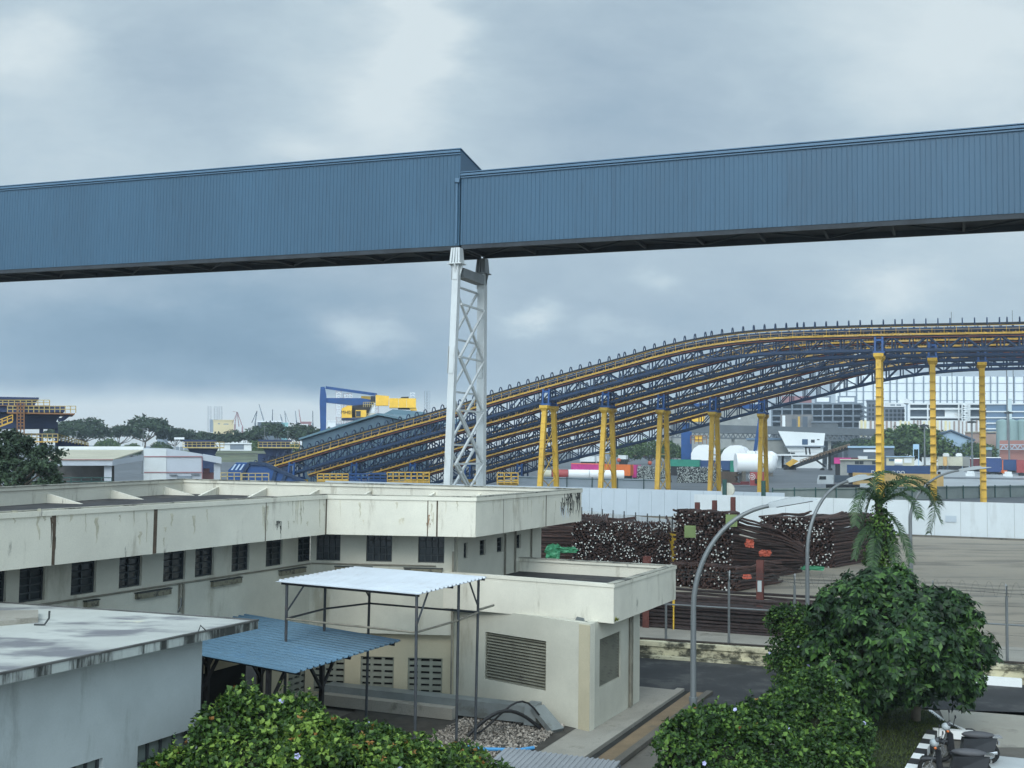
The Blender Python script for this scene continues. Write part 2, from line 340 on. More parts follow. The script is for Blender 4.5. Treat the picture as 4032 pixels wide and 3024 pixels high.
m_kerb = mat('mossy_concrete', lin(190, 184, 156), .85, .15, 1., stain=(.02, .022, .016), stain_amt=.92, stain_scale=.8, stain_stretch=(1, 1, 1.6), stain_at=.47, stain2=lin(70, 66, 50), stain2_scale=3., stain2_amt=.8, stain2_at=.55)
m_asph = mat('road_asphalt', (.030, .031, .033), .75, .3, .5, stain=(.075, .075, .07), stain_amt=.7, stain_scale=.5, stain_at=.5, fine=.35)
m_conc = mat('worn_concrete', lin(148, 144, 134), .8, .12, .6, stain=lin(84, 80, 70), stain_amt=.7, stain_scale=.6, fine=.2)
m_concd = mat('dark_wet_concrete', lin(96, 92, 84), .7, .2, .8, stain=(.03, .028, .024), stain_amt=.8, stain_scale=.8, fine=.25)
m_brown = mat('muddy_concrete', lin(122, 104, 80), .7, .2, .8, stain=lin(90, 84, 74), stain_amt=.7, stain_scale=1.2, fine=.2)
m_drain = mat('drain_shadow_grime', (.018, .018, .015), .9, .3, 2.)
m_yardc = mat('pale_yard_concrete', lin(136, 127, 112), .6, .10, .12, stain=lin(92, 86, 76), stain_amt=.8, stain_scale=.11, stain_stretch=(.7, 3.0, 1), stain_at=.49, stain2=lin(84, 84, 84), stain2_scale=.3, stain2_stretch=(.6, 5, 1), stain2_amt=.75, stain2_at=.56, fine=.15)
m_ground = mat('far_ground', lin(96, 98, 98), .7, .2, .05, stain=lin(70, 72, 74), stain_amt=.6, stain_scale=.03)
m_yardd = mat('dark_yard_tarmac', lin(84, 88, 92), .55, .15, .05, stain=lin(120, 122, 122), stain_amt=.6, stain_scale=.06, stain_stretch=(1, 3, 1), stain_at=.55)
m_roadl = mat('pale_road', lin(150, 154, 156), .6, .08, .05, stain=lin(120, 122, 122), stain_amt=.5, stain_scale=.08)
m_white = mat('white_paint', lin(226, 228, 226), .5, .04)
m_grassm = mat('lawn_soil', (.02, .028, .012), .9, .3, 2.)
m_verge = mat('grass_bank', lin(92, 98, 78), .9, .25, .15, stain=lin(126, 120, 84), stain_amt=.6, stain_scale=.1)
m_gravel = mat('gravel_stone', lin(150, 142, 132), .85, .2, 3., island=.5)
m_soil = mat('dark_soil', (.05, .045, .038), .9, .3, 2.)
# ================================================================= ground and setting
mb = MB(); mb.poly([(-4000, 30, -.05), (4000, 30, -.05), (4000, 5000, -.05), (-4000, 5000, -.05)]); mb.poly([(-400, -200, -.054), (400, -200, -.054), (400, 30, -.054), (-400, 30, -.054)])
ZY = .6
wl0, wl1 = pz(2487, 2583, 0), pz(3896, 2682, 0)       # foot line of the mossy retaining wall
wd = (wl1 - wl0).normalized(); wn = Vector((-wd.y, wd.x, 0))
WL = lambda t, n=0., z=0.: wl0 + wd*t + wn*n + Vector((0, 0, z))
struct('ground', mb, m_concd)
mb = MB(); q = [WL(-60, .55, ZY), WL(130, .55, ZY)]; mb.poly([q[0], q[1], g(160, 140, ZY), g(-90, 140, ZY)])
struct('yard', mb, m_yardc)
mb = MB(); mb.poly([WL(-60, .55, ZY+.004), WL(130, .55, ZY+.004), WL(130, 4.6, ZY+.004), WL(-60, 4.6, ZY+.004)]); struct('pavement', mb, m_conc)
mb = MB(); mb.poly([g(-90, 140, ZY), g(160, 140, ZY), (3500, 160, ZY), (3500, 4800, ZY), (-3500, 4800, ZY), (-3500, 160, ZY)]); struct('terrain', mb, m_yardd)
mb = MB(); mb.poly([WL(-60, 0, .004), WL(-60, -5.6, .004), WL(130, -5.6, .004), WL(130, 0, .004)]); struct('road', mb, m_asph)
mb = MB(); mb.poly([WL(-9, -5.6, .004), WL(-9, -9.8, .004), WL(9.5, -9.8, .004), WL(9.5, -5.6, .004)]); struct('side_road', mb, m_asph)
mb = MB(); mb.poly([g(-.5, 39.9, .004), g(12, 44, .004), g(12, 37, .004), g(1.9, 35.9, .004), g(.8, 35.4, .004), g(.3, 36.9, .004), g(-.3, 37.9, .004)]); struct('forecourt', mb, mat('forecourt_concrete', lin(150, 146, 134), .6, .1, .5, stain=lin(110, 106, 98), stain_amt=.7, stain_scale=.5, fine=.15))
mb = MB(); mb.poly([g(.8, 35.38, .004), g(1.9, 35.88, .004), g(12, 36.9, .004), g(12, 34.6, .004), g(.9, 34.6, .004)]); struct('driveway', mb, m_concd)
mb = MB(); mb.poly([g(.9, 34.58, .004), g(12, 34.58, .004), g(12, 30, .004), g(.6, 30, .004)]); struct('parking_bay', mb, mat('bay_concrete', lin(168, 172, 172), .6, .1, .6, stain=lin(120, 122, 120), stain_amt=.5))
# drain strips beside the low block
mb = MB(); mb.poly([g(-12.4, 26, .02), g(-9.72, 26, .02), g(-8.98, 39, .02), g(-12.4, 39, .02)]); struct('apron', mb, m_conc)
mb = MB(); mb.poly([g(-9.70, 24, .012), g(-9.52, 24, .012), g(-8.78, 39, .012), g(-8.96, 39, .012)]); struct('drain', mb, m_drain)
mb = MB(); mb.poly([g(-9.50, 24, .016), g(-8.98, 24, .016), g(-8.19, 39, .016), g(-8.76, 39, .016)]); struct('path', mb, m_brown)
mb = MB(GM); mb.hexa([(-8.96, 24, -.02), (-8.72, 24, -.02), (-7.95, 39, -.02), (-8.17, 39, -.02)], [(-8.96, 24, .11), (-8.72, 24, .11), (-7.95, 39, .11), (-8.17, 39, .11)]); struct('path_kerb', mb, m_concd)
mb = MB(GM); mb.hexa([(-9.98, 25.0, -.02), (-9.72, 25.0, -.02), (-8.97, 39.0, -.02), (-9.23, 39.0, -.02)], [(-9.98, 25.0, .10), (-9.72, 25.0, .10), (-8.97, 39.0, .10), (-9.23, 39.0, .10)]); struct('drain_kerb', mb, m_conc)
# gravel bed
mb = MB(); mb.poly([g(-18, 24, .03), g(-11.1, 24, .03), g(-10.75, 33.3, .03), g(-18, 33.3, .03)]); struct('gravel_bed', mb, m_soil)
mb = MB(); rg = random.Random(3)
for i in range(5200):
    b_, a_ = rg.uniform(-14.4, -11.15), rg.uniform(28.2, 33.2); r = rg.uniform(.025, .06); c = g(b_, a_, .03 + r*.4 + .05*max(0, math.sin(b_*1.3)*math.cos(a_*1.1)))
    vs = [c + Vector((rg.uniform(-1, 1), rg.uniform(-1, 1), rg.uniform(-.7, .7))).normalized()*r for _ in range(4)]
    mb.add(vs, [(0, 1, 2), (0, 2, 3), (0, 3, 1), (1, 3, 2)])
tag(mb.build('gravel', m_gravel), 'pale loose gravel spread in front of the louvred block', 'gravel', kind='stuff')
# lawn by the scooters
mb = MB(); lawn = [g(-3.6, 31), g(-.98, 32.0), g(-.62, 36.05), g(.42, 36.2), g(.25, 36.9), g(-.26, 37.8), g(-.8, 39.2), g(-3.6, 40)]
mb.poly([p + Vector((0, 0, .06)) for p in lawn]); struct('lawn', mb, m_grassm)
m_grass = leafmat('grass_blades', lin(36, 48, 22), lin(84, 98, 48), 1.2, .4, .2, .6)
mb = MB(); rg = random.Random(5)
def inpoly(x, y, P):
    c = False; j = len(P)-1
    for i in range(len(P)):
        if ((P[i].y > y) != (P[j].y > y)) and x < (P[j].x-P[i].x)*(y-P[i].y)/(P[j].y-P[i].y)+P[i].x: c = not c
        j = i
    return c
n = 0
while n < 9000:
    p = g(rg.uniform(-3.6, .5), rg.uniform(31, 39.5), .06)
    if inpoly(p.x, p.y, lawn):
        a_ = rg.uniform(0, 6.28); mb.leaf(p, Vector((math.cos(a_)*.5, math.sin(a_)*.5, .8)).normalized(), Z, rg.uniform(.05, .1), .012); n += 1
tag(mb.build('grass', m_grass), 'short dark green lawn inside the painted kerb', 'grass', kind='stuff')
# painted kerb round the lawn: black and white blocks
mb = MB(); seq = [g(-1.2, 30.6), g(-.98, 32.0), g(-.62, 36.05)]
def kerb(pts, w, h, seg, mbs, k0=0):
    k = k0
    for p, q in zip(pts, pts[1:]):
        d = q - p; n_ = max(1, round(d.length/seg))
        for i in range(n_):
            a_, b_ = p + d*(i/n_), p + d*((i+1)/n_ - .004); mbs.m = k % 2; k += 1
            mbs.bar(a_ + Z*h/2, b_ + Z*h/2, w, h)
    return k
kerb([g(-1.2, 30.6), g(-.66, 35.9)], .28, .24, .62, mb)
kerb([g(-.64, 36.06), g(.5, 36.24)], .26, .24, 1.2, mb, 1)
mb.m = 0; mb.bar(g(.55, 36.27, .1), g(.36, 36.75, .1), .2, .2)
mb.m = 1; mb.bar(g(.28, 36.9, .05), g(-.24, 37.75, .05), .13, .1); mb.m = 1; mb.bar(g(-.4, 38.1, .05), g(-.8, 39.3, .05), .12, .1)
tag(mb.build('lawn_kerb', [m_asph, m_white]), kind='structure')
mb = MB()
kerb([WL(13.2, -.7, 0), WL(40, -.7, 0)], .22, .3, 1.7, mb, 1); tag(mb.build('road_kerb', [mat('black_kerb', (.02, .021, .024), .6), m_white]), kind='structure')
# mossy retaining wall: face, ledge, coping, foot kerb
rw = thing('retaining_wall', 'low mossy cream concrete wall with ledges along the far side of the road', 'wall', WL(0))
mb = MB(); mb.hexa([WL(-60, .06, -.05), WL(110, .06, -.05), WL(110, .55, -.05), WL(-60, .55, -.05)], [WL(-60, .06, ZY-.13), WL(110, .06, ZY-.13), WL(110, .55, ZY-.13), WL(-60, .55, ZY-.13)])
mb.build('wall', m_kerb, rw, world=True)
mb = MB(); mb.hexa([WL(-60, -.02, ZY-.128), WL(110, -.02, ZY-.128), WL(110, .6, ZY-.128), WL(-60, .6, ZY-.128)], [WL(-60, -.02, ZY+.06), WL(110, -.02, ZY+.06), WL(110, .6, ZY+.06), WL(-60, .6, ZY+.06)]); mb.build('coping', m_kerb, rw, world=True)
mb = MB(); mb.hexa([WL(-60, -.26, -.05), WL(110, -.26, -.05), WL(110, .056, -.05), WL(-60, .056, -.05)], [WL(-60, -.26, .12), WL(110, -.26, .12), WL(110, .056, .12), WL(-60, .056, .12)]); mb.build('foot_kerb', m_kerb, rw, world=True)
mb = MB(); mb.hexa([WL(-60, .3, ZY+.056), WL(110, .3, ZY+.056), WL(110, .62, ZY+.056), WL(-60, .62, ZY+.056)], [WL(-60, .3, ZY+.1), WL(110, .3, ZY+.1), WL(110, .62, ZY+.1), WL(-60, .62, ZY+.1)]); mb.build('moss_strip', mat('rust_moss', (.03, .022, .016), .9, .4, 2.), rw, world=True)
# ================================================================= polyline helpers
def offs(pts, d, closed=False):           # offset to the left of the walking direction
    n = len(pts); out = []
    for i in range(n):
        a_ = pts[(i-1) % n] if (i or closed) else None; c_ = pts[(i+1) % n] if (i < n-1 or closed) else None; p = pts[i]
        ds = [Vector(((q-r).x, (q-r).y, 0)).normalized() for r, q in ((a_, p), (p, c_)) if r is not None and q is not None]
        ns = [Vector((-e.y, e.x, 0)) for e in ds]
        if len(ns) == 1: out.append(p + ns[0]*d)
        else:
            m_ = (ns[0] + ns[1]); m_ = m_ / max(.2, m_.length_squared) * 2; out.append(p + m_*d)
    return out
def ringwall(mb, pts, o0, o1, z0, z1, closed=False):
    a_, b_ = offs(pts, o0, closed), offs(pts, o1, closed); n = len(pts)
    for i in range(n - (0 if closed else 1)):
        j = (i+1) % n; q = [a_[i], a_[j], b_[j], b_[i]]
        mb.hexa([Vector((p.x, p.y, z0)) for p in q], [Vector((p.x, p.y, z1)) for p in q])
def wall_open(mb, p, q, th, z0, z1, ops):
    p = Vector((p.x, p.y, 0)); q = Vector((q.x, q.y, 0)); d = (q-p); L = d.length; d.normalize(); n = Vector((-d.y, d.x, 0))*th
    S = sorted({0., L} | {min(L, max(0, v)) for o in ops for v in o[:2]}); T = sorted({z0, z1} | {min(z1, max(z0, v)) for o in ops for v in o[2:4]})
    for s0, s1 in zip(S, S[1:]):
        run = None
        for t0, t1 in list(zip(T, T[1:])) + [(None, None)]:
            solid = t0 is not None and not any(o[0]-1e-6 <= s0 and s1 <= o[1]+1e-6 and o[2]-1e-6 <= t0 and t1 <= o[3]+1e-6 for o in ops)
            if solid: run = [t0, t1] if run is None else [run[0], t1]
            elif run is not None:
                f = [p+d*s0, p+d*s1, p+d*s1+n, p+d*s0+n]
                mb.hexa([v + Z*run[0] for v in f], [v + Z*run[1] for v in f]); run = None
def along(p, q, pt):
    d = (q-p); d.z = 0; d.normalize(); return (pt-p).dot(d)
def frame(p, q, s, z, depth=0.):          # point on a wall line: s along, z up, depth inward
    d = (q-p); d.z = 0; d.normalize(); n = Vector((-d.y, d.x, 0)); v = p + d*s + n*depth; return Vector((v.x, v.y, z))
def window(parent, p, q, o, nx, nz, depth=.1, glass=None, name='window'):
    s0, s1, z0, z1 = o; d = (q-p); d.z = 0; d.normalize(); n = Vector((-d.y, d.x, 0)); m = MB()
    w = .04
    for s in [s0 + w/2 + (s1-s0-w)*i/nx for i in range(nx+1)]: m.bar(frame(p, q, s, z0, depth), frame(p, q, s, z1, depth), w, .05, up=n)
    for z in [z0 + w/2 + (z1-z0-w)*i/nz for i in range(nz+1)]: m.bar(frame(p, q, s0, z, depth+.004), frame(p, q, s1, z, depth+.004), w*.8, .04, up=n)
    f = m.build(name, m_mull, parent, world=True)
    m = MB(); m.ext([frame(p, q, s0, z0, depth+.03), frame(p, q, s1, z0, depth+.03), frame(p, q, s1, z1, depth+.03), frame(p, q, s0, z1, depth+.03)], n*.02)
    m.build('pane', glass or m_glass, f, world=True)
def louvre(parent, p, q, o, n_, depth=.04):
    s0, s1, z0, z1 = o; d = (q-p); d.z = 0; d.normalize(); n = Vector((-d.y, d.x, 0)); m = MB(); h = (z1-z0)/n_
    for i in range(n_):
        zc = z0 + h*(i+.5); a_ = frame(p, q, s0, zc + h*.30, depth+.09); b_ = frame(p, q, s1, zc + h*.30, depth+.09)
        a2 = frame(p, q, s0, zc - h*.32, depth); b2 = frame(p, q, s1, zc - h*.32, depth)
        m.ext([a_, b_, b2, a2], n*.012)
    for s in (s0+.03, s1-.03): m.bar(frame(p, q, s, z0, depth+.05), frame(p, q, s, z1, depth+.05), .05, .1, up=n)
    m.build('louvre', m_louvre, parent, world=True)
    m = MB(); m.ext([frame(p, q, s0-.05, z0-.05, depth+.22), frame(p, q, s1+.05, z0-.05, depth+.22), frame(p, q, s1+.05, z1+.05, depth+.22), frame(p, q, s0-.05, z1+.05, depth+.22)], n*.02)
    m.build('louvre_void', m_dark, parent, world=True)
# ================================================================= main cream building
ZT, ZB = 6.96, 5.66
k1, k2, l0, re, bi, bl = [pz(x, y, ZT) for x, y in ((1874, 1957), (1290, 1947), (0, 2018), (2290, 1925), (714, 1886), (0, 1918))]
l0 = k2 + (l0-k2)*1.9; bl = bi + (bl-bi)*2.2
loop = [l0, k2, k1, re, bi, bl]
main = thing('cream_building', 'long cream L shaped building with deep flat roof parapet and dark windows', 'building', g(-15, 33))
mb = MB(); ringwall(mb, loop, 0, .14, ZB, ZT-.14); mb.build('parapet', m_cream, main, world=True)
mb = MB(); ringwall(mb, loop, -.035, .2, ZT-.138, ZT-.02); mb.build('parapet_lip', m_cream, main, world=True)
mb = MB(); ringwall(mb, loop[2:], -.03, .23, ZT-.018, ZT+.02); ringwall(mb, loop[:3], .06, .23, ZT-.018, ZT+.012); mb.build('coping', m_coping, main, world=True)
mb = MB(); ins = offs(loop, .13); mb.hexa([Vector((p.x, p.y, ZB+.06)) for p in ins], [Vector((p.x, p.y, ZT-.66)) for p in ins]); mb.build('roof', m_bitumen, main, world=True)
# expansion joints
mb = MB()
def joint(px, py, p, q, w=.05, z0=ZB, z1=ZT-.14):
    c = pp(px, py, p, (q-p)); d = Vector(((q-p).x, (q-p).y, 0)).normalized(); n = Vector((d.y, -d.x, 0))
    mb.hexa([Vector((v.x, v.y, z0+.004)) for v in (c-d*w/2+n*.006, c+d*w/2+n*.006, c+d*w/2-n*.01, c-d*w/2-n*.01)], [Vector((v.x, v.y, z1-.002)) for v in (c-d*w/2+n*.006, c+d*w/2+n*.006, c+d*w/2-n*.01, c-d*w/2-n*.01)])
mb = None
def jn(*a):
    global mb
    mb = MB(); joint(*a); mb.build('expansion_joint', m_joint, main, world=True)
jn(212, 2120, l0, k2, .09); jn(611, 2080, l0, k2, .13); jn(1046, 2060, l0, k2, .03); jn(1721, 2040, k2, k1); jn(1684, 2040, k2, k1, .03); jn(2150, 2020, k1, re, .06); jn(1982, 2030, k1, re, .02)
jn(1284, 2020, l0, k2, .07)
rg = random.Random(17); m_mould = mat('black_mould', lin(58, 58, 54), .9, .3, 4.); m_mould2 = mat('grey_streak', lin(186, 180, 160), .9, .2, 4.)
def mould(p, q, x0, x1, y0, y1, n, mt, wmax=.09, seed=1):
    rg = random.Random(seed); d = Vector(((q-p).x, (q-p).y, 0)).normalized(); nn = Vector((d.y, -d.x, 0)); m = MB()
    for _ in range(n):
        x = rg.uniform(x0, x1); ya = y0 + (y1-y0)*rg.random()**2*.7; yb = ya + (y1-ya)*rg.uniform(.15, .8); a_, b_ = pp(x, ya, p, q-p), pp(x, yb, p, q-p); L = a_.z-b_.z; k = 6; w0 = rg.uniform(.3, 1.)*wmax; ptsl, ptsr = [], []
        for i in range(k+1):
            c = a_.lerp(b_, i/k) + nn*.004; w = w0*(1-.85*i/k)*rg.uniform(.5, 1.2); o = rg.uniform(-.3, .3)*w0; ptsl.append(c + d*(o-w/2)); ptsr.append(c + d*(o+w/2))
        v = ptsl + ptsr[::-1]; m.ext(v, -nn*.003)
    tag(m.build('mould_streak', mt, main, world=True), kind='stuff')
mould(k1, re, 2206, 2285, 1940, 2045, 46, m_mould, .15, 1); mould(k1, re, 2205, 2240, 1990, 2060, 16, mat('white_streak', lin(196, 200, 204), .8, .1, 4.), .12, 2)
mould(l0, k2, 1035, 1060, 1990, 2130, 9, m_mould2, .10, 3); mould(l0, k2, 1082, 1108, 2050, 2140, 9, m_mould, .07, 4); mould(k2, k1, 1680, 1694, 1975, 2110, 5, mat('rust_streak', lin(150, 120, 96), .9, .2, 4.), .06, 5); mould(l0, k2, 200, 222, 2010, 2225, 8, m_joint, .08, 6); mould(l0, k2, 30, 980, 2000, 2170, 16, m_mould2, .16, 7); mould(l0, k2, 1120, 1285, 1960, 2100, 14, m_mould2, .10, 8); mould(k2, k1, 1300, 1870, 1965, 2090, 12, m_mould2, .10, 9); mould(k1, re, 1890, 2190, 1950, 2080, 14, m_mould2, .08, 10)
# sloping fins behind the rear parapet
def fin(px, py, p, q, name='buttress_fin', L=1.5):
    c = pp(px, py, p, (q-p)); d = Vector(((q-p).x, (q-p).y, 0)).normalized(); n = Vector((-d.y, d.x, 0)); c.z = 0
    m = MB(); zr = ZT-.67; o = c + n*.145
    m.ext([o + Z*(ZT-.3), o + n*L + Z*zr, o + Z*zr], d*.12); m.build(name, m_cream, main, world=True)
for px in (870, 1060, 1265, 1470, 1720, 1900): fin(px, 1900, re, bi)
for px in (180, 430, 640): fin(px, 1910, bi, bl)
# walls
wl = offs(loop, 1.2); a0, a1, a2, a3 = wl[0], wl[1], wl[2], wl[3]
def opx(p, q, xs, yb, zt=ZB-.02):
    y = yb; A_ = pp(xs[0], y, p, q-p); B_ = pp(xs[1], y, p, q-p); return (along(p, q, A_), along(p, q, B_), (A_.z+B_.z)/2, zt)
c1 = lambda x: x*.5877
wins_l = [opx(a0, a1, (c1(x0), c1(x1)), 1400+.5877*y) for x0, x1, y in ((-120, 35, 1700), (125, 297, 1645), (473, 640, 1600), (795, 947, 1553), (1092, 1240, 1510), (1305, 1430, 1476), (1550, 1668, 1440), (1780, 1890, 1405), (1995, 2085, 1373))]
zs = sum(o[2] for o in wins_l)/len(wins_l); wins_l = [(o[0], o[1], zs, o[3]) for o in wins_l]
wins_f = [opx(a1, a2, (1000+c1(x0), 1000+c1(x1)), 1400+.5877*y) for x0, x1, y in ((415, 577, 1366), (750, 923, 1381), (1098, 1273, 1396))]
zf = sum(o[2] for o in wins_f)/len(wins_f); wins_f = [(o[0], o[1], zf, o[3]) for o in wins_f]
wins_r = []
for x0, x1, yt, yb in ((1405, 1432, 1255, 1357), (1512, 1552, 1236, 1337), (1627, 1668, 1218, 1316), (1757, 1788, 1200, 1291)):
    o = opx(a2, a3, (1000+c1(x0), 1000+c1(x1)), 1400+.5877*yb); zt = pp(1000+c1((x0+x1)/2), 1400+.5877*yt, a2, a3-a2).z; wins_r.append((o[0], o[1], o[2], zt))
ZL = pp(1700, 2500, a1, a2-a1).z         # underside of the upper storey
door = [(along(a0, a1, pp(560, 2700, a0, a1-a0)), along(a0, a1, pp(1060, 2700, a0, a1-a0)), .05, 1.75)]  # opening added for the darkness in the shade under the blue canopy
mb = MB(); wall_open(mb, a0, a1, .3, ZL, ZB+.05, wins_l); wall_open(mb, a1, a2, .3, ZL, ZB+.05, wins_f)
wall_open(mb, frame(a2, a3, .3, 0), a3, .3, 0, ZB+.05, [(o[0]-.3, o[1]-.3, o[2], o[3]) for o in wins_r])
mb.build('upper_wall', m_creamw, main, world=True)
b0, b1, b2 = offs([a0, a1, a2], .22)
vents = []
for x0, x1, y0, y1 in ((752, 988, 868, 1130), (1085, 1331, 890, 1165), (420, 640, 900, 1092)):
    P0, P1 = pp(1000+.557*x0, 2100+.557*(y0+y1)/2, b1, b2-b1), pp(1000+.557*x1, 2100+.557*(y0+y1)/2, b1, b2-b1)
    z_0, z_1 = pp(1000+.557*x0, 2100+.557*y1, b1, b2-b1).z, pp(1000+.557*x0, 2100+.557*y0, b1, b2-b1).z
    vents.append((along(b1, b2, P0), along(b1, b2, P1), z_0, z_1))
vz0 = vents[0][2]; vz1 = vents[0][3]; vents = [(v[0], v[1], vz0, vz1) for v in vents]
v_l = (along(b0, b1, pp(1000+.557*245, 2650, b0, b1-b0)), along(b0, b1, pp(1000+.557*385, 2650, b0, b1-b0)), vz0, vz1)
mb = MB(); wall_open(mb, b0, b1, .3, 0, ZL, [v_l] + door); wall_open(mb, b1, b2, .3, 0, ZL, vents)
mb.build('lower_wall', m_tan, main, world=True)
def ventblock(p, q, o):
    s0, s1, z0, z1 = o; nz = 6; hz = (z1-z0)/nz; nx = 3; wx = (s1-s0)/nx; ops = []
    for i in range(nx):
        for j in range(nz): ops.append((s0 - s0 + wx*(i+.12), wx*(i+.86), z0 + hz*(j+.42), z0 + hz*(j+.80)))
    P, Q = frame(p, q, s0, 0, .06), frame(p, q, s1, 0, .06); m = MB(); wall_open(m, P, Q, .1, z0, z1, ops); v = m.build('vent_panel', m_vent, main, world=True)
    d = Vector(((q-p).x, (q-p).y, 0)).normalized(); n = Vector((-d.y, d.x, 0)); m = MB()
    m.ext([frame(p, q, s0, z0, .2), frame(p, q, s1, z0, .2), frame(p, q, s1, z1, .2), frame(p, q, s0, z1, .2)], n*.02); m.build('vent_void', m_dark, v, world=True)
for o in vents: ventblock(b1, b2, o)
ventblock(b0, b1, v_l)
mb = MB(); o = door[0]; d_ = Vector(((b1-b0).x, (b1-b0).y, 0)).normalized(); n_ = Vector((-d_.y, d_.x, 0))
mb.ext([frame(b0, b1, o[0]-.1, 0, .8), frame(b0, b1, o[1]+.1, 0, .8), frame(b0, b1, o[1]+.1, 2, .8), frame(b0, b1, o[0]-.1, 2, .8)], n_*.05); mb.build('shade_opening', m_dark, main, world=True)  # dark sheet painting the deep shade under the blue canopy
for o in wins_l: window(main, a0, a1, o, 2, 5)
for o in wins_f: window(main, a1, a2, o, 4, 4)
for o in wins_r: window(main, a2, a3, o, 1, 3)
# sill pipe, light fittings, down pipes
mb = MB(); n1_ = .04
mb.tube(frame(a0, a1, 0, zs-.1, -n1_), frame(a0, a1, along(a0, a1, a1)-.05, zs-.1, -n1_), .025); mb.tube(frame(a1, a2, .05, zf-.1, -n1_), frame(a1, a2, along(a1, a2, a2)-.6, zf-.1, -n1_), .025); mb.build('conduit', m_pipe, main, 40, world=True)
for x0, x1, y in ((560, 640, 1640), (905, 1125, 1565), (1412, 1600, 1492), (1868, 2030, 1418)):
    A_, B_ = pp(c1(x0), 1400+.5877*y, a0, a1-a0), pp(c1(x1), 1400+.5877*y, a0, a1-a0); zc = zs-.27; m = MB()
    m.bar(frame(a0, a1, along(a0, a1, A_), zc, -.07), frame(a0, a1, along(a0, a1, B_), zc, -.07), .13, .15); f = m.build('light_fitting', m_fit, main, world=True)
    m = MB(); m.bar(frame(a0, a1, along(a0, a1, A_)-.03, zc+.09, -.06), frame(a0, a1, along(a0, a1, B_)+.03, zc+.09, -.06), .16, .03); m.build('fitting_cover', m_darkpipe, f, world=True)
for x0, x1 in ((550, 790), (1012, 1262)):
    A_, B_ = pp(1000+c1(x0), 2215, a1, a2-a1), pp(1000+c1(x1), 2215, a1, a2-a1); zc = zf-.27; m = MB()
    m.bar(frame(a1, a2, along(a1, a2, A_), zc, -.07), frame(a1, a2, along(a1, a2, B_), zc, -.07), .13, .15); f = m.build('light_fitting', m_fit, main, world=True)
    m = MB(); m.bar(frame(a1, a2, along(a1, a2, A_)-.03, zc+.09, -.06), frame(a1, a2, along(a1, a2, B_)+.03, zc+.09, -.06), .16, .03); m.build('fitting_cover', m_darkpipe, f, world=True)
for p, q, px, z0, z1 in ((a0, a1, 722, .2, zs-.1), (a0, a1, 708, zs-.9, zs-.1), (a1, a2, 1785, .3, zf+.4), (a2, a3, 1985, 3.9, 5.4), (a2, a3, 2025, 3.9, 5.6), (a2, a3, 2088, 3.9, 5.6)):
    s = along(p, q, pp(px, 2200, p, q-p)); m = MB(); m.tube(frame(p, q, s, z0, -.05), frame(p, q, s, z1, -.05), .035); m.build('down_pipe', m_pipe, main, 40, world=True)
# ================================================================= low louvred block
zt, zb = 4.4, 3.2
e0, e1, e2, e3 = [pz(x, y, zt) for x, y in ((1700, 2247), (2417, 2301), (2661, 2228), (2038, 2195))]
lp = [e0, e1, e2, e3]
blk = thing('louvred_block', 'single storey cream block with flat parapet roof and two louvred openings', 'building', g(-12, 34))
mb = MB(); ringwall(mb, lp, 0, .14, zb, zt-.1, True); mb.build('parapet', m_cream, blk, world=True)
mb = MB(); ringwall(mb, lp, -.03, .2, zt-.098, zt, True); mb.build('parapet_lip', m_cream, blk, world=True)
mb = MB(); ringwall(mb, [e1, e2, e3], -.02, .22, zt+.002, zt+.03); mb.build('coping', m_coping, blk, world=True)
mb = MB(); ins = offs(lp, .13, True); mb.hexa([Vector((p.x, p.y, zb+.05)) for p in ins], [Vector((p.x, p.y, zt-.5)) for p in ins]); mb.build('roof', m_bitumen, blk, world=True)
wc = pz(2321, 2869, .1); wr = offs([e0, e1, e2], .68); wr[1] = Vector((wc.x, wc.y, 0)); 
f0 = wr[1] + (wr[0]-wr[1]); dirr = (e2-e1).normalized(); f1 = wr[1]; f2 = f1 + dirr*4.6; f2.z = 0; f1.z = 0; f0.z = 0
lo_f = (along(f0, f1, pp(1908, 2600, f0, f1-f0)), along(f0, f1, pp(2150, 2600, f0, f1-f0)), pp(2150, 2721, f0, f1-f0).z, pp(2150, 2525, f0, f1-f0).z)
lo_r = (along(f1, f2, pp(2361, 2600, f1, f2-f1)), along(f1, f2, pp(2443, 2600, f1, f2-f1)), pp(2361, 2708, f1, f2-f1).z, pp(2361, 2518, f1, f2-f1).z)
mb = MB(); wall_open(mb, f0, f1, .25, -.02, zb+.04, [lo_f]); wall_open(mb, frame(f1, f2, .25, 0), f2, .25, -.02, zb+.04, [(lo_r[0]-.25, lo_r[1]-.25, lo_r[2], lo_r[3])])
mb.build('wall', m_creamw, blk, world=True)
louvre(blk, f0, f1, lo_f, 16); louvre(blk, f1, f2, lo_r, 16)
mb = MB()
mb.hexa([frame(f0, f1, along(f0, f1, f1)-.42, .0, -.02), frame(f0, f1, along(f0, f1, f1)-.003, 0, -.02), frame(f0, f1, along(f0, f1, f1)-.003, 0, .1), frame(f0, f1, along(f0, f1, f1)-.42, 0, .1)],
        [frame(f0, f1, along(f0, f1, f1)-.42, zb-.01, -.02), frame(f0, f1, along(f0, f1, f1)-.003, zb-.01, -.02), frame(f0, f1, along(f0, f1, f1)-.003, zb-.01, .1), frame(f0, f1, along(f0, f1, f1)-.42, zb-.01, .1)]); mb.build('corner_pilaster', m_tan, blk, world=True)
s_ = along(f1, f2, pp(2476, 2600, f1, f2-f1)); mb = MB(); mb.tube(frame(f1, f2, s_, .05, -.06), frame(f1, f2, s_, zb, -.06), .05); mb.tube(frame(f1, f2, s_+.22, .05, -.05), frame(f1, f2, s_+.22, zb, -.05), .03); mb.build('down_pipe', m_pipe, blk, 40, world=True)
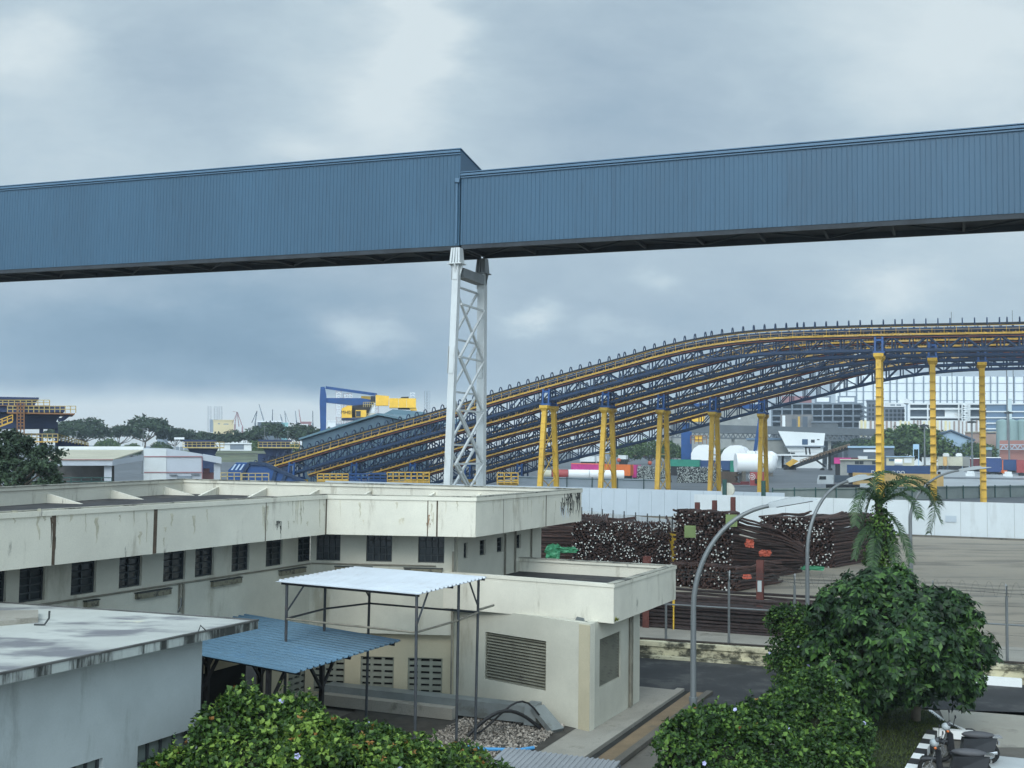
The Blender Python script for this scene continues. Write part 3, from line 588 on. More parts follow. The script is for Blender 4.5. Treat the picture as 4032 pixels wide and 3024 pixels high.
mb = MB(); c_ = pp(2285, 2440, e0, e1-e0); d_ = (e1-e0).normalized(); mb.ext([c_ - d_*.17 + Z*-.06, c_ + d_*.16 + Z*-.07, c_ + d_*.13 + Z*.06, c_ - d_*.1 + Z*.09], Vector((-.02, -.012, 0))); mb.build('patch', m_duct, blk, world=True)
# tuft on the corner
m_tuft = leafmat('tuft', lin(70, 84, 40), lin(170, 170, 70), 3., .4)
mb = MB(); rg = random.Random(2)
for i in range(60):
    d = Vector((rg.uniform(-1, 1), rg.uniform(-1, .4), rg.uniform(-.2, 1))).normalized(); mb.leaf(Vector((0, 0, 0)), d, Z, rg.uniform(.06, .16), .02)
solo('weed_tuft', mb, m_tuft, 'small yellow green weed growing from the lower parapet corner', 'plant', pp(2424, 2442, e1, e2-e1) + Vector((.01, -.03, .0)))
# ================================================================= pale flat roof building in the left foreground
zw = 4.93
w0, wb, wf = pz(1017, 2443, zw), pz(0, 2373, zw), pz(0, 2655, zw)
wb = w0 + (wb-w0)*1.35; wf = w0 + (wf-w0)*1.7; w4 = wb + (wf-w0)
fore = thing('flat_roof_building', 'pale grey foreground building with stained white flat roof slab and grimy edge', 'building', (w0.x-2, w0.y-4, 0))
q = [w0, wb, w4, wf]
mb = MB(); mb.hexa([p + Z*-.17 for p in q], [p + Z*-.012 for p in q]); mb.build('roof_slab', m_slabedge, fore, world=True)
ins = offs(q, .06, True); mb = MB(); mb.hexa([p + Z*-.011 for p in ins], [p + Z*.004 for p in ins]); mb.build('roof_finish', m_slab, fore, world=True)
mb = MB(); ringwall(mb, q, -.012, .055, zw-.010, zw+.022, True); mb.build('edge_trim', m_lead, fore, world=True)
pv = g(-13.85, 18.07); dv_ = (wf-w0).normalized(); db_ = (wb-w0).normalized()
fA = pv + dv_*11; fA.z = 0; pv.z = 0; fB = pv + db_*9; fB.z = 0
s0_ = lambda x, y: along(fA, pv, pp(x, y, fA, pv-fA))
op1 = (s0_(542, 2960), s0_(752, 2890), .9, pp(600, 2920, fA, pv-fA).z); op2 = (s0_(210, 3010), s0_(405, 3010), .9, op1[3])
mb = MB(); wall_open(mb, fA, pv, .22, -.03, zw-.165, [op1, op2]); wall_open(mb, frame(pv, fB, .22, 0), fB, .22, -.03, zw-.165, []); mb.build('wall', m_wwall, fore, world=True)
m_gblock = mat('glass_block', lin(120, 130, 126), .3, .15, 3.)
for o in (op1, op2): window(fore, fA, pv, o, 4, 6, .12, m_gblock)
mb = MB(); h0 = pz(700, 2412, zw+.03); mb.path([h0, h0 + Vector((.06, .02, .16)), h0 + Vector((.04, .06, .3))], .02); h1 = pz(780, 2490, zw+.03); mb.path([h1, h1 + Vector((.02, .08, .12)), h1 + Vector((.12, .1, .02))], .012); h2 = pz(175, 2460, zw+.02); mb.path([h2 + Vector((-.2, 0, 0)), h2, h2 + Vector((.06, .06, .12)), h2 + Vector((.06, .07, .26))], .02); mb.build('roof_hook', m_darkpipe, fore, 40, world=True)
mb = MB(); s1_ = pz(-150, 2480, zw); s2_ = pz(150, 2452, zw); s3_ = pz(150, 2420, zw); s4_ = pz(-150, 2425, zw); mb.hexa([p + Z*.003 for p in (s1_, s2_, s3_, s4_)], [p + Z*.10 for p in (s1_, s2_, s3_, s4_)]); mb.build('roof_hatch', m_conc, fore, world=True)
# ================================================================= white canopy on poles
zc = 4.75
q1, q2, q3, q4 = [pz(x, y, zc) for x, y in ((1085, 2289), (1397, 2234), (1914, 2275), (1649, 2340))]
can = thing('white_canopy', 'tall pole frame carrying a flat white corrugated sheet roof', 'canopy', ((q1+q3)/2).xy.to_3d())
mb = MB(); mb.sheet(q1, q4-q1, q2-q1, .25, .04, .012, .7); mb.build('roof_sheet', m_sheetw, can, world=True)
uu = (q4-q1).normalized(); vv = (q2-q1).normalized(); ins_ = lambda p, a_, b_: p + uu*a_ + vv*b_
P = [ins_(q1, .3, .15), ins_(q1.lerp(q2, .5), .3, 0), ins_(q2, .3, -.3), ins_(q4, -.12, .1), ins_(q4.lerp(q3, .62), -.12, 0), ins_(q3, -.18, -.15)]
P[2] = ins_(q2, .75, -.25)
for i, p in enumerate(P):
    m = MB(); m.tube(Vector((p.x - .03*((i*7) % 3-1), p.y, 0)), Vector((p.x, p.y, zc-.03)), .042); m.build('post', m_steel, can, 40, world=True)
zr_ = 3.72
for i, (a_, b_) in enumerate(((0, 1), (1, 2), (2, 5), (5, 4), (4, 3), (3, 0))):
    m = MB(); m.tube(Vector((P[a_].x, P[a_].y, zr_+.03*(i % 2))), Vector((P[b_].x, P[b_].y, zr_+.03*((i+1) % 2))), .03); m.build('rail', m_steel if i < 3 else m_pipe, can, 40, world=True)
m = MB(); e_ = P[5] + vv*1.1; m.tube(Vector((P[5].x, P[5].y, zr_+.1)), Vector((e_.x, e_.y, zr_+.1)), .035); m.build('rail', m_pipe, can, 40, world=True)
for i, d_ in ((0, uu), (2, uu*-.4), (3, vv), (5, vv*-1)):
    m = MB(); p = P[i]; b_ = Vector((p.x, p.y, zr_+.18)); t_ = p + d_.normalized()*.62; m.tube(b_, Vector((t_.x, t_.y, zc-.05)), .026); m.build('brace', m_steel, can, 40, world=True)
m = MB(); 
for a_, b_ in ((q1, q4), (q2, q3), (q1.lerp(q2, .5), q4.lerp(q3, .5))): m.bar(ins_(a_, .15, .1 if a_ is q1 else 0) + Z*-.05, ins_(b_, -.05, .1 if a_ is q1 else 0) + Z*-.05, .05, .07)
m.build('beam', m_black, can, world=True)
# ================================================================= blue canopy
zb_ = 2.9
r1, r2 = pz(1577, 2524, zb_), pz(1164, 2650, zb_); dB = (-B*6.0) + Z*.42
bc = thing('blue_canopy', 'low canopy with blue corrugated sheet roof on black braced posts', 'canopy', g(-17, 26))
mb = MB(); mb.sheet(r2, dB, r1-r2, .27, .045, .012, .72); mb.build('roof_sheet', m_sheetb, bc, world=True)
va = (r1-r2).normalized()
for i, (t, f_) in enumerate(((1.0, .52), (.9, .03), (3.0, .52), (3.0, .03), (4.8, .52), (4.8, .03))):
    p = r2 + (r1-r2)*f_ - B*t; zt_ = zb_ + .42*t/6 - .07; m = MB(); m.bar((p.x, p.y, 0), (p.x, p.y, zt_), .11, .11, up=A); m.build('post', m_black, bc, world=True)
    for s in (1, -1):
        if f_ > .5 or s > 0:
            t2 = p + va*s*.8; m = MB(); m.bar((p.x, p.y, zt_-1.0), (t2.x, t2.y, zt_-.03), .07, .07); m.build('brace', m_black, bc, world=True)
for f_ in (.05, .5, .95):
    p = r2 + (r1-r2)*f_; m = MB(); m.bar(p + Z*-.06 - B*.05, p + dB*.98 + Z*-.06, .06, .09); m.build('beam', m_black, bc, world=True)
m = MB(); p = r2 + (r1-r2)*.52 - B*1.0; m.bar((p.x, p.y, .95), (p - va*2.6).xy.to_3d() + Z*.95, .06); m.bar((p.x, p.y, .95), (p - B*3).xy.to_3d() + Z*.95, .06); m.build('rail', m_black, bc, world=True)
# dark covered tank under it
m = MB(); m.ball((0, 0, .55), 1.3, .9, .95, 16, 8); solo('covered_tank', m, m_hose, 'black sheeted round tank in the shade of the blue canopy', 'tank', g(-17.6, 25.6), smooth=60)
# ================================================================= duct, hoses, low shed
dc = thing('metal_duct', 'grey sheet metal duct running along the foot of the cream walls', 'duct', g(-15, 32.2))
mb = MB(GM); mb.box(-19.5, -12.3, 31.9, 32.45, .12, .62); mb.build('duct_run', m_duct, dc, world=True)
mb = MB(GM); mb.hexa([(-12.298, 31.75, .1), (-11.9, 31.75, .1), (-11.9, 32.4, .1), (-12.298, 32.4, .1)], [(-12.298, 31.85, .7), (-11.95, 31.85, .7), (-11.95, 32.4, .7), (-12.298, 32.4, .7)])
mb.bar((-11.95, 32.0, .6), (-11.15, 31.6, .06), .5, .16); mb.build('duct_end', m_duct, dc, world=True)
mb = MB(GM); mb.box(-19.5, -14.6, 31.5, 31.88, .05, .4); mb.build('duct_apron', m_conc, dc, world=True)
hz = lambda x, y, h: pz(x, y, 0) + Z*h
mb = MB(); a_, b_ = g(-13.3, 29.8, .1), g(-11.7, 31.6, .1); mb.path([a_ + (b_-a_)*t + Z*(.62*math.sin(math.pi*t)) for t in [i/12 for i in range(13)]], .055, 8)
solo('rubber_hose', MB(), m_hose, '', '', (0, 0, 0)) if False else tag(mb.build('rubber_hose', m_hose, None, 40), 'thick black rubber hose arching over the gravel', 'hose', 'hoses on the gravel')
mb = MB(); a_, b_ = g(-13.2, 30.1, .1), g(-11.6, 31.8, .15); mb.path([a_ + (b_-a_)*t + Z*(.8*math.sin(math.pi*t**1.5)) for t in [i/12 for i in range(13)]], .03, 8)
tag(mb.build('rubber_hose', m_hose, None, 40), 'thin black hose looping above the thicker one', 'hose', 'hoses on the gravel')
mb = MB(); mb.path([g(-12.9, 28.8, .09), g(-12.4, 28.7, .1), g(-12.0, 28.9, .09)], .05); mb.path([g(-12.0, 28.9, .09), g(-11.4, 29.1, .09), g(-11.1, 29.5, .09)], .05)
tag(mb.build('drain_hose', [m_hoseblue], None, 40), 'short blue hose lying between gravel and corrugated shed roof', 'hose')
shd = thing('lean_to_shed', 'small shed with grey corrugated roof at the bottom edge of the view', 'shed', g(-8.5, 22.5))
s1_, s2_ = pd(1990, 2944, 25), pd(2443, 2999, 25); dn = -A*2.6 - Z*.25
mb = MB(); mb.sheet(s1_, dn, s2_-s1_, .12, .022, .01); mb.build('roof', m_sheetg, shd, world=True)
mb = MB()
for p in (s1_, s2_): mb.bar(p + A*-.1 + Z*-.05, Vector((p.x-A.x*.1, p.y-A.y*.1, 0)), .08)
for p in (s1_+dn*.95, s2_+dn*.95): mb.bar(p + Z*-.05, Vector((p.x, p.y, 0)), .08)
mb.build('frame', m_steel, shd, world=True)
mb = MB(); mb.ext([s1_ + Z*-.08 - A*.12, s2_ + Z*-.08 - A*.12, Vector((s2_.x-A.x*.12, s2_.y-A.y*.12, 0)), Vector((s1_.x-A.x*.12, s1_.y-A.y*.12, 0))], -A*.03); mb.build('wall', m_sheetg, shd, world=True)
# ================================================================= overhead blue conveyor gallery
g0 = pd(1808, 966, 52); gp = Vector((g0.x, g0.y, 0))
def gz(px, py): v = pp(px, py, gp, B); return ((v-gp).dot(B), v.z)
tL, zbL = gz(0, 1063); zb0 = g0.z; ztL = gz(0, 733)[1]; zt0 = gz(1808, 584)[1]; zr0 = gz(1813, 678)[1]; tR, zrR = gz(4032, 485); zbR = gz(4032, 838)[1]
def section(name, label, t0, t1, zb_, zt_, w=2.8, drop=.35):     # zb_, zt_: functions of t
    th_ = thing(name, label, 'conveyor gallery', gp + B*((t0+t1)/2) + Z*zb_((t0+t1)/2), group='overhead blue conveyor gallery')
    P_ = lambda t, n, z: gp + B*t + A*n + Z*z
    m = MB(); n = int((t1-t0)/.205); st_ = (t1-t0)/n
    for s, nn, e in ((0, 0, -1), (1, w, 1)):
        top = (lambda t: zt_(t)-.12 - (drop if s else 0)); lo = lambda t: zb_(t)
        m.hexa([P_(t0, nn, lo(t0)), P_(t1, nn, lo(t1)), P_(t1, nn-e*.05, lo(t1)), P_(t0, nn-e*.05, lo(t0))], [P_(t0, nn, top(t0)), P_(t1, nn, top(t1)), P_(t1, nn-e*.05, top(t1)), P_(t0, nn-e*.05, top(t0))])
        for i in range(n):
            t = t0 + st_*(i+.5); r = .009
            m.hexa([P_(t-r*2, nn+e*.001, lo(t)+.01), P_(t+r*2, nn+e*.001, lo(t)+.01), P_(t+r, nn+e*.014, lo(t)+.01), P_(t-r, nn+e*.014, lo(t)+.01)],
                   [P_(t-r*2, nn+e*.001, top(t)-.004), P_(t+r*2, nn+e*.001, top(t)-.004), P_(t+r, nn+e*.014, top(t)-.004), P_(t-r, nn+e*.014, top(t)-.004)])
    m.build('cladding', m_gal, th_, world=True)
    m = MB(); K = [( -.06, -.0), (w*.35, -.38*drop), (w*.7, -.72*drop), (w+.06, -drop-.02)]
    for (a_, ha), (b_, hb) in zip(K, K[1:]):
        m.hexa([P_(t0-.04, a_, zt_(t0)+ha-.04), P_(t1+.04, a_, zt_(t1)+ha-.04), P_(t1+.04, b_, zt_(t1)+hb-.04), P_(t0-.04, b_, zt_(t0)+hb-.04)], [P_(t0-.04, a_, zt_(t0)+ha), P_(t1+.04, a_, zt_(t1)+ha), P_(t1+.04, b_, zt_(t1)+hb), P_(t0-.04, b_, zt_(t0)+hb)])
    m.build('roof', m_galtrim, th_, world=True)
    m = MB()
    for zo, h, pr in ((-.10, .1, .11), (-.25, .05, .07)):
        m.hexa([P_(t0, -pr, zt_(t0)+zo-h), P_(t1, -pr, zt_(t1)+zo-h), P_(t1, -.002, zt_(t1)+zo-h), P_(t0, -.002, zt_(t0)+zo-h)], [P_(t0, -pr, zt_(t0)+zo), P_(t1, -pr, zt_(t1)+zo), P_(t1, -.002, zt_(t1)+zo), P_(t0, -.002, zt_(t0)+zo)])
    m.build('eaves_flashing', m_galtrim, th_, world=True)
    for e_ in (t0, t1):
        s = 1 if e_ == t0 else -1; m = MB()
        m.ext([P_(e_, .052, zb_(e_)), P_(e_, w-.052, zb_(e_)), P_(e_, w-.052, zt_(e_)-.06-drop), P_(e_, w*.7, zt_(e_)-.06-.72*drop), P_(e_, w*.35, zt_(e_)-.06-.38*drop), P_(e_, .052, zt_(e_)-.06)], B*(.05*s))
        m.build('end_panel', m_gal, th_, world=True)
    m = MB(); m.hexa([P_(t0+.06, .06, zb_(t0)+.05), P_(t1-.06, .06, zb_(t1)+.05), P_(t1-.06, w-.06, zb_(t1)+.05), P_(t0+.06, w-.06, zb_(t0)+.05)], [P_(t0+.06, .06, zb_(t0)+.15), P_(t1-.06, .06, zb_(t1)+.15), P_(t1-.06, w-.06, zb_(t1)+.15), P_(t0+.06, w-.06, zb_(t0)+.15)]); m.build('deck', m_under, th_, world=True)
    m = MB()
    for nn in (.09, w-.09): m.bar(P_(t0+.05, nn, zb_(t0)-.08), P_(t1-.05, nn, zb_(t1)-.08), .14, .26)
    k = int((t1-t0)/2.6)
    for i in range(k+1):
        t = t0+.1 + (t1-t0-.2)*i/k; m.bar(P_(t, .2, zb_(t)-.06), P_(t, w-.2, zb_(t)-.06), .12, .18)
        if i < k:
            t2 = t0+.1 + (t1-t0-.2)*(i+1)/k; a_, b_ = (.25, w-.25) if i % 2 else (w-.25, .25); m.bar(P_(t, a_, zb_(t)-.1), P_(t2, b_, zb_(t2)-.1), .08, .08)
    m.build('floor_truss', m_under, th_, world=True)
    return th_
l_ = lambda a_, b_, ta, tb: (lambda t: a_ + (b_-a_)*(t-ta)/(tb-ta))
sA = section('conveyor_gallery', 'taller blue ribbed conveyor gallery section running off to the left', tL-9, 0, l_(zbL, zb0, tL, 0), l_(ztL, zt0, tL, 0), 2.8, .5)
m = MB(); m.tube(gp - B*.12 - A*.09 + Z*(zb0+.1), gp - B*.12 - A*.09 + Z*(zr0-.5), .05); m.cb(gp - B*.12 - A*.09 + Z*(zr0-.42), .2, .2, .2); m.build('down_pipe', m_galtrim, sA, 40, world=True)
section('conveyor_gallery', 'lower roofed blue ribbed conveyor gallery section running off to the right', .06, tR+9, l_(zb0+.02, zbR, 0, tR), l_(zr0, zrR, 0, tR), 2.8, .3)
# ================================================================= white lattice tower
tw = thing('support_tower', 'white lattice steel tower with two box legs carrying the blue gallery', 'tower', gp + A*1.4)
ztp = zb0 - .95
LEG = {0: lambda z: -.12 + .055*(z-ztp), 1: lambda z: 2.95 - .02*(z-ztp)}
def TP(k, z, b=0., n=0.): return gp + A*(LEG[k](z)+n) + B*(b-.05) + Z*z
for k in (0, 1):
    m = MB(); w_ = .155 if k == 0 else .19
    for za, zc_ in [(0, ztp)]:
        lo = [TP(k, za, s*w_*1.06, u*w_) for s, u in ((-1, -1), (1, -1), (1, 1), (-1, 1))]; hi = [TP(k, zc_, s*w_, u*w_) for s, u in ((-1, -1), (1, -1), (1, 1), (-1, 1))]; m.hexa(lo, hi)
    L_ = m.build('leg', m_white_st, tw, world=True)
    m = MB()
    for zz, h in ((ztp-4.6, 1.3), (ztp-.5, .5)):
        for s in (-1, 1): m.hexa([TP(k, zz-h/2, a_, b_) for a_, b_ in ((-.12, s*(w_+.012)), (.12, s*(w_+.012)), (.12, s*(w_+.028)), (-.12, s*(w_+.028)))], [TP(k, zz+h/2, a_, b_) for a_, b_ in ((-.12, s*(w_+.012)), (.12, s*(w_+.012)), (.12, s*(w_+.028)), (-.12, s*(w_+.028)))])
        m.hexa([TP(k, zz-h/2, a_*(w_+.02), b_) for a_, b_ in ((-1, -.2), (-1.06, -.2), (-1.06, .2), (-1, .2))], [TP(k, zz+h/2, a_*(w_+.02), b_) for a_, b_ in ((-1, -.2), (-1.06, -.2), (-1.06, .2), (-1, .2))])
    m.build('splice_plate', m_white_st, L_, world=True)
    m = MB(); c = TP(k, ztp)
    m.hexa([c + B*a_ + A*b_ for a_, b_ in ((-.36, -.32), (.36, -.32), (.36, .32), (-.36, .32))], [c + B*a_ + A*b_ + Z*.05 for a_, b_ in ((-.36, -.32), (.36, -.32), (.36, .32), (-.36, .32))])
    for s in (-.22, -.07, .08, .22): m.hexa([c + B*(s+a_) + A*b_ + Z*.055 for a_, b_ in ((-.05, -.28), (.05, -.28), (.05, .28), (-.05, .28))], [c + B*(s*.8+a_) + A*b_ + Z*.79 for a_, b_ in ((-.05, -.2), (.05, -.2), (.05, .2), (-.05, .2))])
    for s in (-1, 1): m.ext([c + B*(s*(w_+.005)) + Z*-.004, c + B*(s*.34) + Z*-.004, c + B*(s*(w_+.005)) + Z*-.6], A*.06 - A*.03); m.ext([c + A*(s*(w_+.005)) + Z*-.004, c + A*(s*.32) + Z*-.004, c + A*(s*(w_+.005)) + Z*-.6], B*.06)
    m.build('bearing', m_white_st if k == 0 else m_galv, tw, world=True)
m = MB(); m.bar(TP(0, ztp-.35, 0, .3), TP(1, ztp-.35, 0, -.3), .5, .45); m.build('cross_beam', m_galv, tw, world=True)
zz = ztp - 1.0; pan = 2.55; i = 0
while zz > 2:
    z2 = zz - pan; bx = .2
    for b_ in (-bx, bx):
        zo = 0 if b_ < 0 else -.9
        m = MB(); m.bar(TP(0, zz+zo, b_, .25), TP(1, z2+zo, b_, -.25), .1, .1); m.build('brace', m_white_st, tw, world=True)
        m = MB(); m.bar(TP(0, z2+zo, b_+.03, .25), TP(1, zz+zo, b_+.03, -.25), .1, .1); m.build('brace', m_white_st, tw, world=True)
        m = MB(); m.bar(TP(0, zz+zo+.02, b_-.02, .25), TP(1, zz+zo+.02, b_-.02, -.25), .09, .09); m.build('strut', m_white_st, tw, world=True)
    zz = z2; i += 1
m = MB()
for k in (0, 1): c = TP(k, 0); m.box(c.x-.7, c.x+.7, c.y-.7, c.y+.7, -.05, .25)
m.build('footing', m_conc, tw, world=True)
# ================================================================= five parallel yellow and blue conveyors
C0 = Vector((.0344*193, 193, 0)); CV = Vector((11.03, 6.84, 0))
wk = C0 - A*1.5                            # walkway line on the near side
WPX = [(1109, 1825), (1364, 1747), (1585, 1685), (1747, 1641), (2000, 1565), (2207, 1507), (2444, 1442), (2641, 1386), (2791, 1357), (2907, 1340.5), (3050, 1329), (3223, 1323.6), (3445, 1317), (3705, 1312.5), (4032, 1307.7)]
prof = []
for x, y in WPX: v = pp(x, y, wk, B); prof.append(((v-wk).dot(B), v.z))
sl0 = (prof[1][1]-prof[0][1])/(prof[1][0]-prof[0][0]); tz0 = prof[0][0] - (prof[0][1]-3.0)/sl0
prof = [(tz0, 3.0)] + prof; sl1 = .0; prof.append((prof[-1][0]+35, prof[-1][1] + .1))
def zw_(t):
    for (ta, za), (tb, zb2) in zip(prof, prof[1:]):
        if t <= tb: return za + (zb2-za)*(t-ta)/(tb-ta)
    return prof[-1][1]
def zsm(t): return sum(zw_(t+d) for d in (-4, -2, 0, 2, 4))/5 if prof[0][0]+4 < t < prof[-1][0]-4 else zw_(t)
T0, T1 = prof[0][0], prof[-1][0]
TT = [T0 + (T1-T0)*i/58 for i in range(59)]
def cl(n, dz): return [Vector((t, n, zsm(t)+dz)) for t in TT]   # line in the conveyor's own frame (x along, y across)
root = thing('belt_conveyor', 'frontmost blue and yellow belt conveyor, its hoops standing against the sky', 'conveyor', C0, -TH, 'parallel belt conveyors')
def polybar(m, pts, w, h):
    for p, q in zip(pts, pts[1:]): m.bar(p, q + (q-p)*.002, w, h)
m = MB(); polybar(m, cl(-1.55, 0), .28, .13); polybar(m, cl(-1.66, -.17), .10, .08); polybar(m, cl(1.55, 0), .30, .22)
for i, t in enumerate([T0+1 + 2.6*k for k in range(int((T1-T0-2)/2.6))]): m.bar((t, -1.78, zsm(t)-.04), (t, -1.4, zsm(t)-.04), .26, .26)
m.build('walkway', m_yel, root)
for n_ in (-1.68, 1.68):
    m = MB()
    for t, in zip([T0 + 1.75*k for k in range(int((T1-T0)/1.75))]): m.bar((t, n_, zsm(t)), (t, n_, zsm(t)+1.12), .05)
    polybar(m, cl(n_, 1.12), .05, .05); polybar(m, cl(n_, .6), .035, .035)
    m.build('handrail', m_yel, root)
m = MB(); polybar(m, cl(-.72, .80), .12, .46); polybar(m, cl(.72, .80), .12, .46)
for i in range(int((T1-T0)/1.75)):
    t = T0 + .9 + 1.75*i
    for n_ in (-.75, .75): m.bar((t, n_, zsm(t)), (t, n_, zsm(t)+1.45), .12)
    m.bar((t, -1.2, zsm(t)+.1), (t, 1.2, zsm(t)+.1), .12)
m.build('stringer', m_cblue, root)
m = MB(); polybar(m, cl(0, 1.5), 1.3, .34); polybar(m, cl(0, .34), 1.1, .10); m.build('belt', m_belt, root)
m = MB(); polybar(m, cl(-1.32, -.46), .10, .16); polybar(m, cl(-.6, -.36), .10, .10); m.build('service_pipe', m_pipe_r, root)
DZ = -2.45
m = MB()
for n_ in (-1.15, 1.15):
    polybar(m, cl(n_, -.28), .26, .34); polybar(m, cl(n_, DZ), .34, .42)
    k = int((T1-T0)/2.6)
    for i in range(k):
        t = T0 + .5 + 2.6*i; t2 = t + 2.6
        if t2 > T1: break
        m.bar((t, n_, zsm(t)+DZ), (t, n_, zsm(t)-.28), .17); m.bar((t+.5, n_, zsm(t+.5)+DZ), (t+.5, n_, zsm(t+.5)-.28), .13)
        if i % 2: m.bar((t, n_, zsm(t)+DZ), (t2, n_, zsm(t2)-.28), .2)
        else: m.bar((t, n_, zsm(t)-.28), (t2, n_, zsm(t2)+DZ), .2)
for i in range(int((T1-T0)/2.6)): t = T0 + .5 + 2.6*i; m.bar((t, -1.15, zsm(t)+DZ), (t, 1.15, zsm(t)+DZ), .12)
m.build('truss', m_cblue, root)
m = MB()
for i in range(int((T1-T0)/.875)):
    t = T0 + .4 + .875*i
    m.bar((t, -1.25, zsm(t)+.12), (t, -1.25, zsm(t)+.34 + .2*(i % 3 == 0)), .14 if i % 2 else .09)
tag(m.build('idler_bracket', m_idler, root), kind='stuff')
hoop = None; rg = random.Random(11); hpos = []
t = T0 + 1.2; i = 0
while t < T1 - .5 and len(hpos) < 100:
    hpos.append(t); i += 1; t += 1.75 if i % 9 else 1.05
m = MB(); m.path([(0, -.72*math.cos(math.pi*k/12) , .75 + 1.10*math.sin(math.pi*k/12)**.75) for k in range(13)], .10, 6)
for t in hpos:
    if hoop is None: hoop = m.build('hoop', m_cblue, root, 40); o = hoop
    else: o = hoop.copy(); COL.objects.link(o); o.parent = root
    o.location = (t, 0, zsm(t) + .62)
labs = ['second blue and yellow belt conveyor from the front', 'middle one of the five blue and yellow belt conveyors', 'fourth blue and yellow belt conveyor from the front', 'rearmost and lowest looking of the blue and yellow belt conveyors']
for k, lb in enumerate(labs): dup(root, C0 + CV*(k+1), -TH, lb)
# trestles: two battered yellow legs and a blue head frame
def trestle(name, label, zt_, grp, loc):
    r = thing(name, label, 'trestle', loc, -TH, grp); w = .40; H = zt_ - ZY
    sep = lambda z: 2.2 + 2.3*min(1, (zt_-z)/16.)
    for s in (-1, 1):
        m = MB(); lo, hi = ZY, zt_-1.0
        m.hexa([(a_*w, s*sep(lo)+b_*w, lo) for a_, b_ in ((-1, -1), (1, -1), (1, 1), (-1, 1))], [(a_*w, s*sep(hi)+b_*w, hi) for a_, b_ in ((-1, -1), (1, -1), (1, 1), (-1, 1))])
        L_ = m.build('leg', m_yel2, r)
        z = lo + 1.0
        while z < hi - .3:
            c = s*sep(z); m = MB(); m.hexa([(a_*(w+.07), c+b_*(w+.07), z) for a_, b_ in ((-1, -1), (1, -1), (1, 1), (-1, 1))], [(a_*(w+.07), c+b_*(w+.07), z+.07) for a_, b_ in ((-1, -1), (1, -1), (1, 1), (-1, 1))]); z += 1.45; m.build('flange', m_yel2, L_)
        m = MB(); c = s*sep(hi); m.hexa([(a_*w, c+b_*w, hi+.002) for a_, b_ in ((-1, -1), (1, -1), (1, 1), (-1, 1))], [(a_*.72, c+b_*.72, hi+.5) for a_, b_ in ((-1, -1), (1, -1), (1, 1), (-1, 1))]); m.box(-.74, .74, c-.74, c+.74, hi+.502, hi+1.0); m.build('capital', m_yel2, L_)
    z = zt_ - 4.; i = 0
    while z > ZY + 1 and H > 6:
        z2 = max(ZY+.3, z - 4.2)
        m = MB(); m.bar((0, -sep(z)+w, z), (0, sep(z2)-w, z2), .11); m.build('brace', m_yel2, r)
        m = MB(); m.bar((.05, sep(z)-w, z), (.05, -sep(z2)+w, z2), .11); m.build('brace', m_yel2, r); z = z2 - .1
        if i == 0: m = MB(); m.bar((0, -sep(z)+w, z), (0, sep(z)-w, z), .2); m.build('strut', m_yel2, r)
        i += 1
    return r
def head(r, zt_, ztop):
    m = MB()
    for s in (-1, 1):
        for a_ in (-.55, .55): m.bar((a_, s*1.9, zt_+.002), (a_, s*1.6, ztop), .30)
        m.bar((-.9, s*1.85, zt_+.2), (.9, s*1.85, zt_+.2), .36); m.bar((-.6, s*1.62, ztop-.5), (.6, s*1.62, ztop-.5), .36)
    for a_ in (-.55, .55): m.bar((a_, -1.85, zt_+.4), (a_, 1.85, zt_+.4), .3)
    m.build('head_frame', m_cblue2, r)
zP = pd(2164, 1598, 193).z; zQ = pd(3468, 1396, 172).z; tQ = 55.5; tN = -52.
ordn = ['frontmost', 'second', 'middle', 'fourth', 'rearmost']
tP = trestle('trestle', 'frontmost yellow A frame trestle on the conveyor slope, nearest the white tower', zP, 'yellow trestles on the slope', C0); head(tP, zP, zsm(0)-.4)
for k, lb in ((1, 'second'), (2, 'third'), (3, 'fourth'), (4, 'fifth and last')): dup(tP, C0 + CV*k, -TH, f'{lb} yellow A frame trestle on the conveyor slope counting from the white tower')
tQo = trestle('trestle', 'tallest looking yellow trestle standing behind the drooping palm', zQ, 'tall yellow trestles', C0 + B*tQ); head(tQo, zQ, zsm(tQ)-.4)
for k, lb in ((1, 'tall yellow trestle between the palm and the frame edge post, second of its row'), (2, 'tall yellow trestle nearest the right edge of the photo'), ): dup(tQo, C0 + B*tQ + CV*k, -TH, lb)
zN = zsm(tN) + DZ - .1 - 1.2
tNo = trestle('trestle', 'short yellow and blue trestle under the low end of the front conveyor', max(zN, 2.2), 'short trestles at the low ends', C0 + B*tN); head(tNo, max(zN, 2.2), zsm(tN)-.4)
for k, lb in ((1, 'second'), (2, 'third'), (3, 'fourth'), (4, 'fifth')): dup(tNo, C0 + B*tN + CV*k, -TH, f'short yellow and blue trestle under the low end of the {lb} conveyor')
# ================================================================= chain link fence with barbed wire
fp0 = pz(2620, 2515, ZY); fp1 = pz(3965, 2610, ZY); fd = (fp1-fp0).normalized(); sp = 2.62
fen = thing('security_fence', 'galvanised security fence with forked post tops, rail and barbed wire', 'fence', fp0)
FH = 2.55
ts = [(pz(x, 2520, ZY)-fp0).dot(fd) for x in (1900, 2220, 2622, 2870, 3129, 3400, 3672, 3965)] + []
ts = [-7.8, -5.2, -2.6]; 
for x in (2622, 2870, 3129, 3400, 3675, 3965): v = pp(x, 2500, fp0, fd); ts.append((v-fp0).dot(fd))
ts += [ts[-1]+2.7*i for i in range(1, 5)]
for t in ts:
    p = fp0 + fd*t; m = MB(); m.tube(p + Z*-.1, p + Z*FH, .055, .05)
    n_ = Vector((-fd.y, fd.x, 0)); 
    for s in (1, -1): m.bar(p + Z*(FH-.04), p + n_*(.24*s) + Z*(FH+.42), .045)
    m.build('post', m_galv, fen, 40, world=True)
